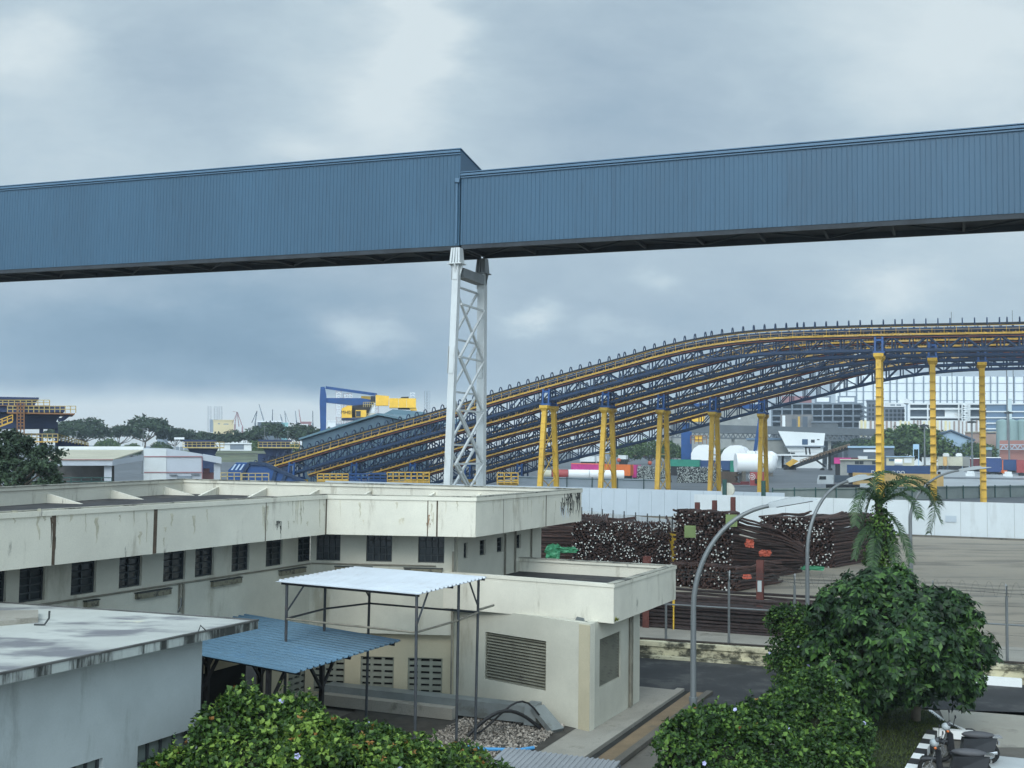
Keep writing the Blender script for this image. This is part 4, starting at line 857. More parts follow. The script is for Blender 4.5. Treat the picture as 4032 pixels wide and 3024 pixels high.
m = MB(); m.tube(fp0 + fd*ts[0] + Z*1.45, fp0 + fd*ts[-1] + Z*1.45, .035); m.build('rail', m_galv, fen, 40, world=True)
n_ = Vector((-fd.y, fd.x, 0)); m = MB(); rg = random.Random(4)
for s in (1, -1):
    for k in range(3):
        o = n_*(s*(.06+.07*k)) + Z*(FH + .1 + .13*k)
        m.path([fp0 + fd*(ts[0] + (ts[-1]-ts[0])*i/60) + o + Z*(-.02*math.sin(i*1.3+k)) for i in range(61)], .006, 3)
for k in range(4): m.path([fp0 + fd*(ts[0] + (ts[-1]-ts[0])*i/30) + Z*(.5+.55*k) for i in range(31)], .004, 3)
m.build('barbed_wire', m_darkpipe, fen, world=True)
m = MB(); pts = []
for i in range(1000):
    a_ = i*2*math.pi/20; t = ts[3] + (ts[-1]-ts[3])*i/999; pts.append(fp0 + fd*t + n_*(.30*math.cos(a_)) + Z*(FH + .22 + .30*math.sin(a_)))
m.path(pts, .004, 3); m.build('razor_coil', m_darkpipe, fen, world=True)
# ================================================================= piles of steel bars
def bar_pile(label, corner, ang, W_, H_, L_, capfrac, seed, prof_=None, wav=.18, mat_=None, pitch=.155, endj=.35, wave_x=1.0, droop=0.):
    # local x along the bars away from the near end, local y across (to the left as seen), z up; the near end face is x = 0
    rg = random.Random(seed); r = thing('steel_bar_pile', label, 'steel pile', corner, R(ang), 'piles of rusty steel bars')
    m = MB(); c = MB(); nz = int(H_/pitch); ny = int(W_/pitch)
    ph = [rg.uniform(0, 6.28) for _ in range(nz+1)]
    for j in range(nz):
        for i in range(ny):
            y = pitch*(i + .5*(j % 2)) ; top = prof_(y/W_) if prof_ else 1.
            z = pitch*.87*(j+.5)
            if z > H_*top: continue
            edge = i == 0 or i == ny-1 or z > H_*top - 2.5*pitch
            x0 = rg.uniform(-endj, endj) * (1 if rg.random() < .3 else .35); yy = y + rg.uniform(-.04, .04); zz = z + rg.uniform(-.05, .05)
            if edge:
                n = 9; pts = []
                for k in range(n+1):
                    s = k/n; x = x0 + (L_ + rg.uniform(-.15, .15) - x0)*s
                    pts.append((x, yy + wav*.5*math.sin(2.1*s*3.14+ph[j]) * s, max(.05, zz*(1-droop*s) + wav*(math.sin(3.0*s*math.pi*wave_x + ph[j]*.2 + j*.13) * .8)*s*(j/nz) + rg.uniform(-.03, .03))))
            else: pts = [(x0, yy, zz), (x0+1.2, yy, zz)]
            m.path(pts, pitch*.47, 5)
            if rg.random() < .66*capfrac*max(0, min(1.5, .75 + 1.3*math.sin(i*.33+seed)*math.sin(j*.41+seed*2))) and x0 < .2: c.tube((x0-.05, yy, zz), (x0+.03, yy, zz), pitch*.33, n=5)
    m.hexa([(.8, .1, 0), (L_*.97, .1, 0), (L_*.97, W_-.15, 0), (.8, W_-.15, 0)], [(.8, .25, H_*.55), (L_*.97, .25, H_*.55*(1-droop)), (L_*.97, W_-.3, H_*.55*(1-droop)), (.8, W_-.3, H_*.55)])
    m.build('bars', mat_ or m_rust, r, fix=False)
    if c.v: tag(c.build('bar_ends', m_cap, r), kind='stuff')
    return r
pcC = pz(3282, 2237, ZY)
bar_pile('pile of rusty bars with white ends nearest the palm, its end face sloping down', pcC, 52, 5.6, 4.0, 9, .42, 21, lambda y: .82 + .18*y)
pcB = pz(2885, 2300, ZY)
bar_pile('tallest pile of wavy rusty bars behind the near lamp pole', pcB, 50, 4.2, 5.0, 9.5, .30, 22, lambda y: .95 + .05*math.sin(y*3), .34, wave_x=.7, droop=.5)
pcD = pz(2640, 2225, ZY)
bar_pile('wide pile of rusty bars full of white ends behind the louvred block', pcD, 84, 7.0, 3.5, 8, .50, 23, lambda y: .94 + .06*math.sin(y*5))
pcE = pz(2080, 2215, ZY)
bar_pile('dark rusty bar pile showing its long side beside the green tarpaulin', pcE + Vector((-1.5, 4, 0)), -20, 3.4, 3.6, 9, 0, 24, None, .2)
pA = pz(2450, 2462, ZY)
bar_pile('low pile of straight bars lying right behind the security fence', pA, -22, 2.2, 1.9, 9.2, 0, 25, None, .02, m_rust2, .14, .25)
pA2 = pz(2520, 2330, ZY)
bar_pile('low dark bar pile lying behind the straight one, dotted with white ends', pz(2900, 2330, ZY), 52, 4.5, 1.7, 6, .22, 26, None, .2)
def hbeam(label, x, y0, y1, Y=None, w=.3):
    p = pz(x, y0, ZY) if Y is None else pd(x, y0, Y); top = pp(x, y1, p, B).z; m = MB(); h = top - p.z
    m.box(-w/2, w/2, -.16, -.13, 0, h); m.box(-w/2, w/2, .13, .16, 0, h); m.box(-.015, .015, -.129, .129, 0, h)
    o = solo('steel_post', m, m_hbeam, label, 'post', p, 'red oxide rack posts', rz=-TH); return o, h
o_, h_ = hbeam('red oxide rack post in front of the low straight pile with paper notes', 2993, 2480, 2205)
for zz in (.45, h_-1.4): m = MB(); m.box(-.09, .09, -.168, -.162, zz, zz+.5); m.build('paper_note', m_wwall, o_)
hbeam('short red oxide rack post half hidden by the louvred block parapet', 2546, 2470, 2190)
for x, y1, lb in ((2745, 1978, 'leftmost of three red oxide post tips above the tallest bar pile'), (2813, 1970, 'middle one of three red oxide post tips above the tallest bar pile'), (2886, 1957, 'rightmost of three red oxide post tips above the tallest bar pile'), (2693, 2024, 'red oxide post tip at the left shoulder of the tallest bar pile')):
    Y_p = 74 if x > 2700 else 70.5
    p = pd(x, 2240, Y_p); p.z = ZY; m = MB(); h = pd(x, y1, Y_p).z - ZY; m.box(-.15, .15, -.16, -.13, 0, h); m.box(-.15, .15, .13, .16, 0, h); m.box(-.015, .015, -.129, .129, 0, h); solo('steel_post', m, m_hbeam, lb, 'post', p, 'red oxide rack posts', rz=-TH)
def rag(name, label, cat, x, y, Y, w, h, mt, seed, off=0.):
    rg = random.Random(seed); n = 7; vs = []; m = MB()
    for i in range(n):
        for j in range(n):
            u, v = i/(n-1)-.5, j/(n-1)-.5; vs.append((u*w*(1-.5*abs(v)) + rg.uniform(-.06, .06)*w, rg.uniform(-.12, .12)*min(w, h)*1.2 - .3*v*h*.3, v*h + rg.uniform(-.08, .08)*h))
    fs = [(i*n+j, (i+1)*n+j, (i+1)*n+j+1, i*n+j+1) for i in range(n-1) for j in range(n-1)]
    k = len(vs); m.add(vs + [(p[0], p[1]+.03, p[2]) for p in vs], fs + [tuple(reversed([i+k for i in f])) for f in fs])
    return solo(name, m, mt, label, cat, pd(x, y, Y))
rag('orange_cloth', 'small orange rag caught high on the tallest bar pile', 'cloth', 2952, 2140, 66.5, .6, .5, m_orange, 1)
rag('orange_cloth', 'largest orange cloth draped low on the tallest bar pile', 'cloth', 3012, 2178, 67.3, .8, .4, m_orange, 2)
rag('orange_cloth', 'flat orange cloth lying near the red oxide post', 'cloth', 2942, 2271, 63.0, .55, .25, m_orange, 3)
rag('tarpaulin', 'crumpled green tarpaulin hanging in front of the left bar pile', 'tarpaulin', 2178, 2172, 66, 1.0, .9, m_tarp, 4)
rag('tarpaulin', 'flat green tarpaulin strip trailing over the left bar pile', 'tarpaulin', 2236, 2165, 66.3, 1.2, .35, m_tarp, 5)
rag('tarpaulin', 'green sheet lying on the yard at the foot of the bar pile by the palm', 'tarpaulin', 3200, 2237, 73.5, 1.7, .3, m_tarp, 6)
for x, y, Y, lb in ((2717, 2093, 67.2, 'pale green tag on the end face of the tallest bar pile'), (2880, 2050, 66.6, 'pale green tag higher on the wavy side of the tallest bar pile')):
    m = MB(); m.box(-.34, .34, -.02, .02, -.36, .36); m.box(-.27, .27, -.032, -.022, -.28, .28); solo('tag_board', m, m_lime, lb, 'tag', pd(x, y, Y-1.2), 'pale green tags')
m = MB(); m.tube((0, 0, -.05), (0, 0, 1.0), .035); m.tube((0, 0, 1.0), (0, 0, 1.6), .06); solo('marker_post', m, m_ybar, 'short yellow marker post between fence and straight bar pile', 'post', pz(2652, 2478, ZY))
# striped bollard by the piles
for x, lb in ((2645, 'left'), (2678, 'right')):
    m = MB(); m.box(-.3, .3, -.2, .2, 0, 2.2); solo('barrier_block', m, m_ybar if x < 2660 else m_black, 'yellow barrier block in the gap between two bar piles' if x < 2660 else 'black barrier block in the gap between two bar piles', 'barrier', pd(x, 2215, 79).xy.to_3d() + Z*ZY, rz=-TH)
# ================================================================= hoardings and fences of the yard
def panels(name, label, cat, p, q, z0, z1, mt, step, group=None, posts=None, pz_=None, th=.06, parts=True):
    r = thing(name, label, cat, p.xy.to_3d() + Z*z0, group=group); d = (q-p); d.z = 0; L = d.length; d.normalize(); n = max(1, round(L/step)); m = MB(); nn = Vector((-d.y, d.x, 0))
    for i in range(n):
        a_ = p + d*(L*i/n + .012); b_ = p + d*(L*(i+1)/n - .012); k = nn*(.002*(i % 3)); m.hexa([Vector((v.x, v.y, z0)) for v in (a_+k, b_+k, b_+k+nn*th, a_+k+nn*th)], [Vector((v.x, v.y, z1)) for v in (a_+k, b_+k, b_+k+nn*th, a_+k+nn*th)])
    m.build('panel', mt, r, world=True)
    if name == 'hoarding': m = MB(); m.bar(p.xy.to_3d() + Z*(z0+.08) - nn*.05, q.xy.to_3d() + Z*(z0+.08) - nn*.05, .3, .16); m.build('footing', m_concd, r, world=True)
    if posts:
        for i in range(n+1):
            v = p + d*(L*i/n) - nn*.1; m = MB(); m.bar(Vector((v.x, v.y, z0)), Vector((v.x, v.y, z1 + .15)), .16); m.build('post', posts, r, world=True)
        m = MB(); a_, b_ = p - nn*.06, q - nn*.06
        m.bar(Vector((a_.x, a_.y, z1-.28)), Vector((b_.x, b_.y, z1-.28)), .1); m.build('rail', posts, r, world=True)
    return r
ho = pz(4032, 2128, ZY); hz1 = pp(4032, 1982, ho, B).z
hA = pp(2733, 1942, ho, B); hA.z = ZY; hB = ho + B*30
panels('hoarding', 'long bright white hoarding behind the bar piles and the palm', 'hoarding', hA, hB, ZY, hz1, m_hoard, 2.4)
m = MB(); m.box(-.5, .5, -.02, .02, -.3, .3); solo('notice', m, m_hoardg, 'small faded notice fixed to the white hoarding', 'notice', pp(3744, 2043, ho - A*.07, B), rz=-TH)
gh = pz(2200, 2023, ZY); gz1 = pp(2200, 1917, gh, B).z; gA = gh - B*34; gB = pp(3090, 1907, gh, B); gB.z = ZY
panels('hoarding', 'long grey corrugated hoarding running behind the cream building', 'hoarding', gA, gB, ZY, gz1, m_hoardg, 1.6)
# black and yellow kerb at its foot
m = MB(); k = 0
a_ = pz(2450, 2030, ZY); 
for i in range(26):
    m.m = i % 2; m.bar(a_ + B*(1.5*i-6) + Z*.2, a_ + B*(1.5*i-4.51) + Z*.2, .4, .4)
tag(m.build('striped_kerb', [m_ybar, m_black]), kind='structure')
# low white paling between
pw0 = pz(2290, 2070, ZY+.1); pw0 = pd(2290, 2040, 92); pw1 = pd(2680, 2085, 80)
r = thing('paling_fence', 'low white panel fence with dark posts behind the left bar pile', 'fence', pw0.xy.to_3d() + Z*ZY)
d = (pw1-pw0); d.z = 0; n = 26
m = MB()
for i in range(n): a_ = pw0 + d*((i+.06)/n); b_ = pw0 + d*((i+.94)/n); m.bar(Vector((a_.x, a_.y, (ZY+pd(2290, 2010, 92).z)/2)), Vector((b_.x, b_.y, (ZY+pd(2290, 2010, 92).z)/2)), .08, pd(2290, 2010, 92).z-ZY)
m.build('panel', m_hoard, r, world=True)
for i in range(0, n+1, 3): a_ = pw0 + d*(i/n) - Vector((0, .15, 0)); m = MB(); m.bar(Vector((a_.x, a_.y, ZY)), Vector((a_.x, a_.y, pd(2290, 1996, 92).z)), .08); m.build('post', m_darkpipe, r, world=True)
m = MB(); v = pd(2642, 2085, 82); m.box(-1.0, 1.0, -.05, .05, 0, pd(2642, 2050, 82).z-ZY); solo('hoarding_board', m, m_hoard, 'upright white board in the gap between left and tallest bar piles', 'hoarding', v.xy.to_3d() + Z*ZY, rz=-TH)
# far fences with green posts
f0_ = pd(3040, 1940, 176); f1_ = pd(4200, 1916, 226)
panels('boundary_fence', 'grey boundary fence with dark green posts along the pale road', 'fence', f0_.xy.to_3d(), f1_.xy.to_3d(), ZY, 2.9, m_fgrey, 5.2, None, m_fgreen)
f0_ = pd(2040, 1885, 226); f1_ = pd(2640, 1890, 214)
panels('boundary_fence', 'grey boundary fence with green posts behind the yellow slope trestles', 'fence', f0_.xy.to_3d(), f1_.xy.to_3d(), ZY, pd(2300, 1880, 222).z, m_hoardg, 5.6, None, m_fgreen)
for x, lb in ((2853, 'dark green pipe post with a round white plate behind the lamp head'), (3006, 'plain dark green pipe post behind the grey hoarding')):
    p = pd(x, 1940, 118); m = MB(); top = pd(x, 1888 if x < 2900 else 1893, 118).z-ZY; m.tube((0, 0, 0), (0, 0, top), .24); o = solo('pipe_post', m, m_fgreen, lb, 'post', p.xy.to_3d() + Z*ZY, smooth=40)
    if x < 2900:
        mm = MB(); mm.tube((.3, -.1, top-1.1), (.42, .1, top-1.1), .75, n=16); mm.build('round_plate', m_creamw, o, 40)
# ================================================================= street lamps
def lamp():
    r = thing('street_lamp', 'nearest tall curved street lamp rising past the louvred block', 'street lamp', (0, 0, 0), 0, 'curved street lamps')
    m = MB(); pts = [(0, 0, 0), (0, 0, 2.2), (0, 0, 2.2), (0, 0, 5.0)]; m.path([(0, 0, 0), (0, 0, 2.3)], [.098, .094], 12); m.path([(0, 0, 2.3), (0, 0, 4.6)], [.078, .07], 12); m.tube((0, 0, 2.24), (0, 0, 2.34), .105, n=12)
    arc = [(0, 0, 4.6)]
    for k in range(1, 15):
        t = k/14; arc.append((2.0*(t**1.9) + .02*t, 0, 4.6 + 2.62*math.sin(t*math.pi/2*.90)))
    m.path(arc, [.07 - .02*k/14 for k in range(15)], 12); m.build('pole', m_galv, r, 50)
    e = Vector(arc[-1]); d = (Vector(arc[-1]) - Vector(arc[-2])).normalized(); d = (d + Vector((.8, 0, .12))).normalized()
    m = MB(); up = Vector((-d.z, 0, d.x))
    def sec(t, w, h0, h1): c = e + d*t; return [c + Vector((0, -w, 0)) + up*h0, c + Vector((0, w, 0)) + up*h0, c + Vector((0, w*.75, 0)) + up*h1, c + Vector((0, -w*.75, 0)) + up*h1]
    S = [sec(-.12, .06, -.05, .07), sec(.05, .12, -.05, .09), sec(.5, .15, -.05, .12), sec(.72, .15, -.05, .10), sec(.78, .14, -.05, .04), sec(1.12, .10, -.045, -.02)]
    for p, q in zip(S, S[1:]): m.hexa(p, q)
    h = m.build('lamp_head', m_lamp, r)
    m = MB(); c = [sec(.08, .11, -.056, -.075), sec(1.0, .09, -.056, -.075)]; m.hexa(*c); m.build('lens', m_lamplens, h)
    return r
L1 = lamp(); b_ = pd(2729, 2900, 28); L1.location = (b_.x, b_.y, 0); FR[L1.name] = Matrix.Translation(L1.location)
b_ = pd(3180, 2600, 40); dup(L1, (b_.x, b_.y, .2), R(25), 'curved street lamp beside the big leafy tree, in front of the bar pile', (1, 1, 1.02))
b_ = pd(3585, 2150, 56); dup(L1, (b_.x, b_.y, ZY), R(-10), 'farthest curved street lamp, half hidden behind the palm crown', (1.25, 1, 1.0))
# ================================================================= scooters at the kerb
m_bike = mat('black_plastic', (.018, .019, .022), .35, .2, 5., spec=.5); m_tyre = mat('tyre', (.012, .012, .012), .8, .1); m_chrome = mat('chrome', (.5, .5, .5), .25, .1, metal=.9); m_seat = mat('grey_seat', (.07, .07, .075), .6, .2)
m_bred = mat('dark_red_plastic', lin(70, 36, 36), .4, .1); m_orl = mat('amber_lens', lin(200, 110, 60), .3, .1)
def scooter(label, loc, rz):
    r = thing('scooter', label, 'scooter', loc, rz, 'scooters parked at the kerb')
    for x in (-.62, .62):
        m = MB(); pts = [(x + .25*math.cos(a_), 0, .28 + .25*math.sin(a_)) for a_ in [2*math.pi*k/16 for k in range(17)]]; m.path(pts, .055, 8); w_ = m.build('wheel', m_tyre, r, 50)
        m = MB(); m.tube((x, -.05, .28), (x, .05, .28), .12, n=10); m.bar((x-.2, 0, .28), (x+.2, 0, .28), .03); m.bar((x, 0, .08), (x, 0, .48), .03); m.build('rim', m_chrome, w_, 40)
    m = MB(); m.hexa([(-.75, -.13, .34), (.12, -.14, .26), (.12, .14, .26), (-.75, .13, .34)], [(-.85, -.09, .72), (.05, -.15, .66), (.05, .15, .66), (-.85, .09, .72)]); m.hexa([(.02, -.17, .22), (.3, -.17, .22), (.3, .17, .22), (.02, .17, .22)], [(.02, -.17, .30), (.3, -.17, .30), (.3, .17, .30), (.02, .17, .30)])
    m.hexa([(.3, -.18, .22), (.44, -.16, .22), (.44, .16, .22), (.3, .18, .22)], [(.36, -.2, .80), (.5, -.12, .84), (.5, .12, .84), (.36, .2, .80)]); m.hexa([(.42, -.09, .55), (.86, -.07, .5), (.86, .07, .5), (.42, .09, .55)], [(.42, -.08, .6), (.8, -.06, .58), (.8, .06, .58), (.42, .08, .6)]); m.build('body', m_bike, r)
    m = MB(); m.ball((-.35, 0, .76), .45, .16, .10, 12, 6); m.build('seat', m_seat, r, 60)
    m = MB(); m.tube((.64, -.05, .3), (.42, -.05, .95), .025); m.tube((.64, .05, .3), (.42, .05, .95), .025); m.build('fork', m_chrome, r, 40)
    m = MB(); m.path([(.30, -.36, 1.02), (.40, -.18, 1.03), (.42, 0, .98), (.40, .18, 1.03), (.30, .36, 1.02)], .022, 6); m.build('handlebar', m_bike, r, 40)
    m = MB(); m.ball((.50, 0, .94), .12, .13, .11, 12, 8); m.build('headlight', m_lamp, r, 60)
    m = MB(); m.ball((.44, 0, 1.02), .06, .12, .06, 12, 6); m.build('gauge', m_seat, r, 60)
    for s in (-1, 1):
        m = MB(); m.tube((.36, s*.22, 1.03), (.34, s*.32, 1.26), .01); m.ball((.33, s*.34, 1.30), .02, .075, .05, 10, 6); m.build('mirror', m_bike, r, 50)
        m = MB(); m.ball((.5, s*.2, .86), .04, .05, .035, 8, 5); m.build('indicator', m_orl, r, 50)
    m = MB(); m.box(-.96, -.70, -.14, .14, .72, .76); m.box(-.90, -.86, -.08, .08, .52, .62); m.build('rear_rack', m_chrome, r)
    m = MB(); m.tube((-.15, .17, .2), (-.8, .2, .34), .045); m.build('exhaust', m_chrome, r, 40)
    return r
s1 = scooter('black scooter parked by the painted kerb with a pale round headlight', pz(3800, 3000, .0), R(172))
dup(s1, pz(3760, 3075, 0), R(166), 'black scooter cut by the bottom edge of the photo, below the other')
# ================================================================= vegetation
m_vine = leafmat('vine_leaf', lin(22, 42, 18), lin(68, 98, 40), 1.6, c3=lin(126, 152, 68), trans=.22)
m_vine2 = leafmat('vine_leaf_darker', lin(19, 38, 17), lin(54, 84, 35), 1.6, c3=lin(98, 128, 56), trans=.22)
m_tree = leafmat('broad_leaf', lin(15, 31, 16), lin(40, 66, 33), .9, c3=lin(72, 104, 48), trans=.14, rough=.5)
m_palm = leafmat('palm_leaflet', lin(26, 44, 30), lin(72, 98, 60), 1.2, trans=.15)
m_dry = leafmat('dry_leaf', lin(110, 80, 40), lin(170, 124, 70), 1.2)
m_shade_core = mat('foliage_shade_core', (.018, .022, .010), .95, .3, 3.)  # near-black fill that paints shade into the inside of the foliage
m_bark = mat('bark', lin(96, 88, 76), .9, .25, 3., bump=.4)
m_far = leafmat('rain_tree_leaf', lin(34, 50, 36), lin(62, 80, 56), .08, trans=.1, rough=.7)
m_far2 = leafmat('distant_bush_leaf', lin(38, 60, 34), lin(86, 108, 60), .08, trans=.1, rough=.7)
m_lilac = mat('lilac_petal', lin(176, 176, 214), .6, .08, island=.12)
def sph(rg):
    while True:
        v = Vector((rg.uniform(-1, 1), rg.uniform(-1, 1), rg.uniform(-1, 1)))
        if .05 < v.length < 1: return v.normalized()
def balls_px(L, sq=1.): return [(pd(x, y, Y), r*Y/FPX, r*Y/FPX*1.1, r*Y/FPX*sq) for x, y, Y, r in L]
def surf(E, n, rg, zmin=-.5, shell=(.86, 1.04)):
    W_ = [e[1]*e[2] for e in E]; out = []
    while len(out) < n:
        e = rg.choices(E, W_)[0]; d = sph(rg)
        if d.z < zmin: continue
        s = rg.uniform(*shell); p = e[0] + Vector((d.x*e[1], d.y*e[2], d.z*e[3]))*s
        if any(o is not e and ((p-o[0]).x/o[1])**2 + ((p-o[0]).y/o[2])**2 + ((p-o[0]).z/o[3])**2 < .72 for o in E): continue
        out.append((p, Vector((d.x/e[1], d.y/e[2], d.z/e[3])).normalized()))
    return out
def clumps(E, n, rg, r0, r1, zmin=-.3, shell=(.80, 1.08), sq=.8):
    out = []
    for p, d in surf(E, n, rg, zmin, shell): r_ = rg.uniform(r0, r1); out.append((p, r_, r_, r_*sq, d))
    return out
def csurf(C, n, rg, out_w=.7, up_w=.35, shell=(.7, 1.1)):
    W_ = [c[1]**2 for c in C]; res = []
    for c in rg.choices(C, W_, k=n):
        d = (sph(rg) + c[4]*out_w + Z*up_w).normalized(); s = rg.uniform(*shell); res.append((c[0] + Vector((d.x*c[1], d.y*c[2], d.z*c[3]))*s, d))
    return res
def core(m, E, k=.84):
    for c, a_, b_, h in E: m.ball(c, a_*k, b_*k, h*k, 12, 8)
def vine(name, label, E, n, L, seed, mt, flowers=0, base=None, cat='bush', k=.80, shoots=(), dry=0, nc=150, cr_=(.16, .42), rs=70):
    rg = random.Random(seed); r = thing(name, label, cat, base or E[0][0].xy.to_3d())
    C = clumps(E, nc, rg, cr_[0], cr_[1]); m = MB(); pts = csurf(C, int(n*.62), rg) + surf(E, int(n*.38), rg, -.4, (.84, 1.0))
    for p, d in pts:
        a_ = (d*.45 + sph(rg)*.8 - Z*.12); a_.normalize(); up = (d + Z*.6 + sph(rg)*.55).normalized(); l = L*rg.uniform(.55, 1.2)
        m.leaf(p, a_, up, l, l*.42, .3, .36)
    sh_ = [(pd(x, y, Y), h) for x, y, Y, h in shoots]
    for p, d in csurf(C, rs*3, rg, .5, 1.2, (.7, 1.)):
        if d.z > .45 and len(sh_) < rs + len(shoots): sh_.append((p, rg.uniform(.12, .42)))
    for (b_, h) in sh_:
        lean = Vector((rg.uniform(-.5, .5), rg.uniform(-.5, .3), 1)).normalized()
        for i in range(int(h/.035)):
            p = b_ + lean*(.035*i); a_ = sph(rg); a_.z = abs(a_.z)*.6+.2; a_.normalize(); l = L*rg.uniform(.6, 1.1)*(1.1-.5*i*.035/h); m.leaf(p, a_, Z, l, l*.42, .3, .4)
    m.build('leaves', mt, r, world=True)
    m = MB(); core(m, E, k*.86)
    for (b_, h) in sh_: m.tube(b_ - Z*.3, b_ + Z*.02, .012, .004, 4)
    m.build('shade_core_and_stems', m_shade_core, r, world=True)  # dark balls as painted inner shade, plus thin stems under the shoots
    if dry:
        m = MB()
        for p, d in csurf(C, dry, rg, .8, .6, (1., 1.15)):
            for _ in range(5): a_ = (d*.5 + sph(rg)).normalized(); m.leaf(p, a_, d, L*.7, L*.2)
        m.build('dry_leaves', m_dry, r, world=True)
    if flowers:
        fl = None; cnt = 0
        for p, d in csurf(C, flowers*5, rg, 1., .3, (1.06, 1.16)):
            if (d.y > .05) or cnt >= flowers: continue
            if fl is None:
                m = MB()
                for k_ in range(5):
                    a0_ = 2*math.pi*k_/5; m.leaf(Vector((0, 0, 0)), Vector((math.cos(a0_), math.sin(a0_), .35)).normalized(), Z, .06, .028, .1, .6)
                m.tube((0, 0, -.05), (0, 0, .015), .006, .02, 6); fl = m.build('flower', m_lilac, r); o = fl
            else: o = fl.copy(); COL.objects.link(o); o.parent = r
            o.location = p - r.location; o.rotation_euler = (d + Vector((0, -.5, .1))).to_track_quat('Z', 'Y').to_euler(); cnt += 1
    return r
E1 = balls_px([(730, 3080, 19.6, 110), (830, 3000, 20, 110), (930, 2900, 20.4, 110), (1000, 2850, 20.6, 90), (1090, 2880, 21, 95), (1180, 2900, 21, 90), (1300, 2960, 21, 95), (1420, 2995, 21.3, 90), (1520, 2985, 21.6, 75), (1640, 3005, 22, 78), (1770, 3040, 22.3, 80), (1870, 3085, 22.5, 70), (1950, 3130, 22.6, 60), (1000, 3060, 20, 190), (1200, 3080, 20, 200), (1450, 3120, 20.5, 180), (1700, 3150, 21, 150)])
vine('vine_hedge', 'flowering creeper hedge along the foreground below the two canopies', E1, 30000, .12, 31, m_vine, 15, shoots=[(985, 2775, 20.6, .42), (945, 2800, 20.6, .2), (1040, 2790, 20.8, .28), (1085, 2800, 20.9, .3), (1010, 2770, 20.8, .25), (1230, 2830, 21, .22), (1280, 2835, 21.2, .15), (1500, 2900, 21.6, .2), (1660, 2930, 22, .2), (1380, 2890, 21.3, .2), (830, 2830, 20, .12), (1180, 2790, 21, .14), (1120, 2790, 21, .2)], dry=90, nc=190, rs=120)
E2 = balls_px([(2680, 2975, 26.8, 85), (2770, 2915, 27.2, 85), (2870, 2900, 27.4, 80), (2970, 2895, 27.6, 90), (3060, 2870, 28, 85), (3120, 2800, 28.8, 85), (3190, 2760, 29.5, 75), (3270, 2790, 30, 70), (3220, 2900, 28.5, 120), (3330, 2920, 29, 80), (2720, 3070, 26.5, 110), (2860, 3050, 26.5, 150), (3050, 3060, 26.6, 170), (3250, 3070, 27, 140)])
vine('vine_hedge', 'flowering creeper hedge swallowing the foot of the lamp posts, right of the drain', E2, 26000, .13, 32, m_vine2, 14, dry=15, nc=170, cr_=(.18, .48), shoots=[(2640, 2920, 26.8, .2), (2720, 2850, 27, .25), (2880, 2830, 27.5, .2), (3180, 2690, 29.5, .2)])
E3 = balls_px([(3125, 2450, 37, 62), (3100, 2470, 37, 42), (3160, 2560, 36.5, 80), (3120, 2600, 36, 66), (3165, 2680, 35, 85), (3110, 2690, 35.5, 46)])
vine('climber_shrub', 'pale green leafy shrub between the fence and the second lamp pole', E3, 7000, .12, 33, m_vine2, 3, k=.6, nc=60, cr_=(.2, .5))
# big broad leaved tree
rg = random.Random(41); Yt = 34.6
bt = thing('broadleaf_tree', 'large dark broad leaved tree standing on the lawn by the scooters', 'tree', pz(3605, 2845, 0))
base = Vector(bt.location)
Et = balls_px([(3480, 2390, 35, 165), (3375, 2450, 34.5, 140), (3630, 2440, 35, 155), (3740, 2510, 34.6, 115), (3500, 2560, 33.6, 210), (3670, 2590, 34, 150), (3355, 2600, 34, 130), (3760, 2680, 34.4, 75), (3580, 2680, 34.4, 110), (3300, 2430, 34.5, 60), (3795, 2560, 34.5, 65), (3420, 2300, 35, 62), (3505, 2285, 35, 58), (3400, 2700, 34, 110)])
m = MB(); crown_c = pd(3540, 2540, Yt)
m.path([base, base + Vector((.05, 0, .9)), base + Vector((0, .1, 1.9))], [.16, .13, .11], 10)
limbs = []
for e in Et: s_ = base + Vector((0, .1, 1.7)); m.path([s_, s_.lerp(e[0], .5) + Vector((0, 0, -.2)), e[0]], [.085, .05, .02], 6)
m.build('trunk', m_bark, bt, 50, world=True)
m = MB(); Ct = clumps(Et, 150, rg, .28, .62, -.7, (.72, 1.06), .75)
for p, d in csurf(Ct, 3300, rg, .6, .35, (.55, 1.1)) + surf(Et, 1300, rg, -.8, (.74, .98)):
    n = rg.randint(4, 8); ax = (d + sph(rg)*.6 + Z*.4).normalized(); x = ax.cross(Vector((.3, .5, .2))).normalized(); y = ax.cross(x); a0_ = rg.uniform(0, 6.28)
    for k in range(n):
        a_ = a0_ + 2*math.pi*k/n + rg.uniform(-.3, .3); dd = (x*math.cos(a_) + y*math.sin(a_) + ax*rg.uniform(-.1, .5) - Z*.5).normalized(); l = rg.uniform(.14, .30)
        m.leaf(p, dd, ax, l, l*.22, -.3, .55)
m.build('crown', m_tree, bt, world=True)
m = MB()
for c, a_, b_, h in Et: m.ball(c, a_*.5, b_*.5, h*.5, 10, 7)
m.build('inner_shade_core', m_shade_core, bt, world=True)  # dark balls stand for the shade inside the crown
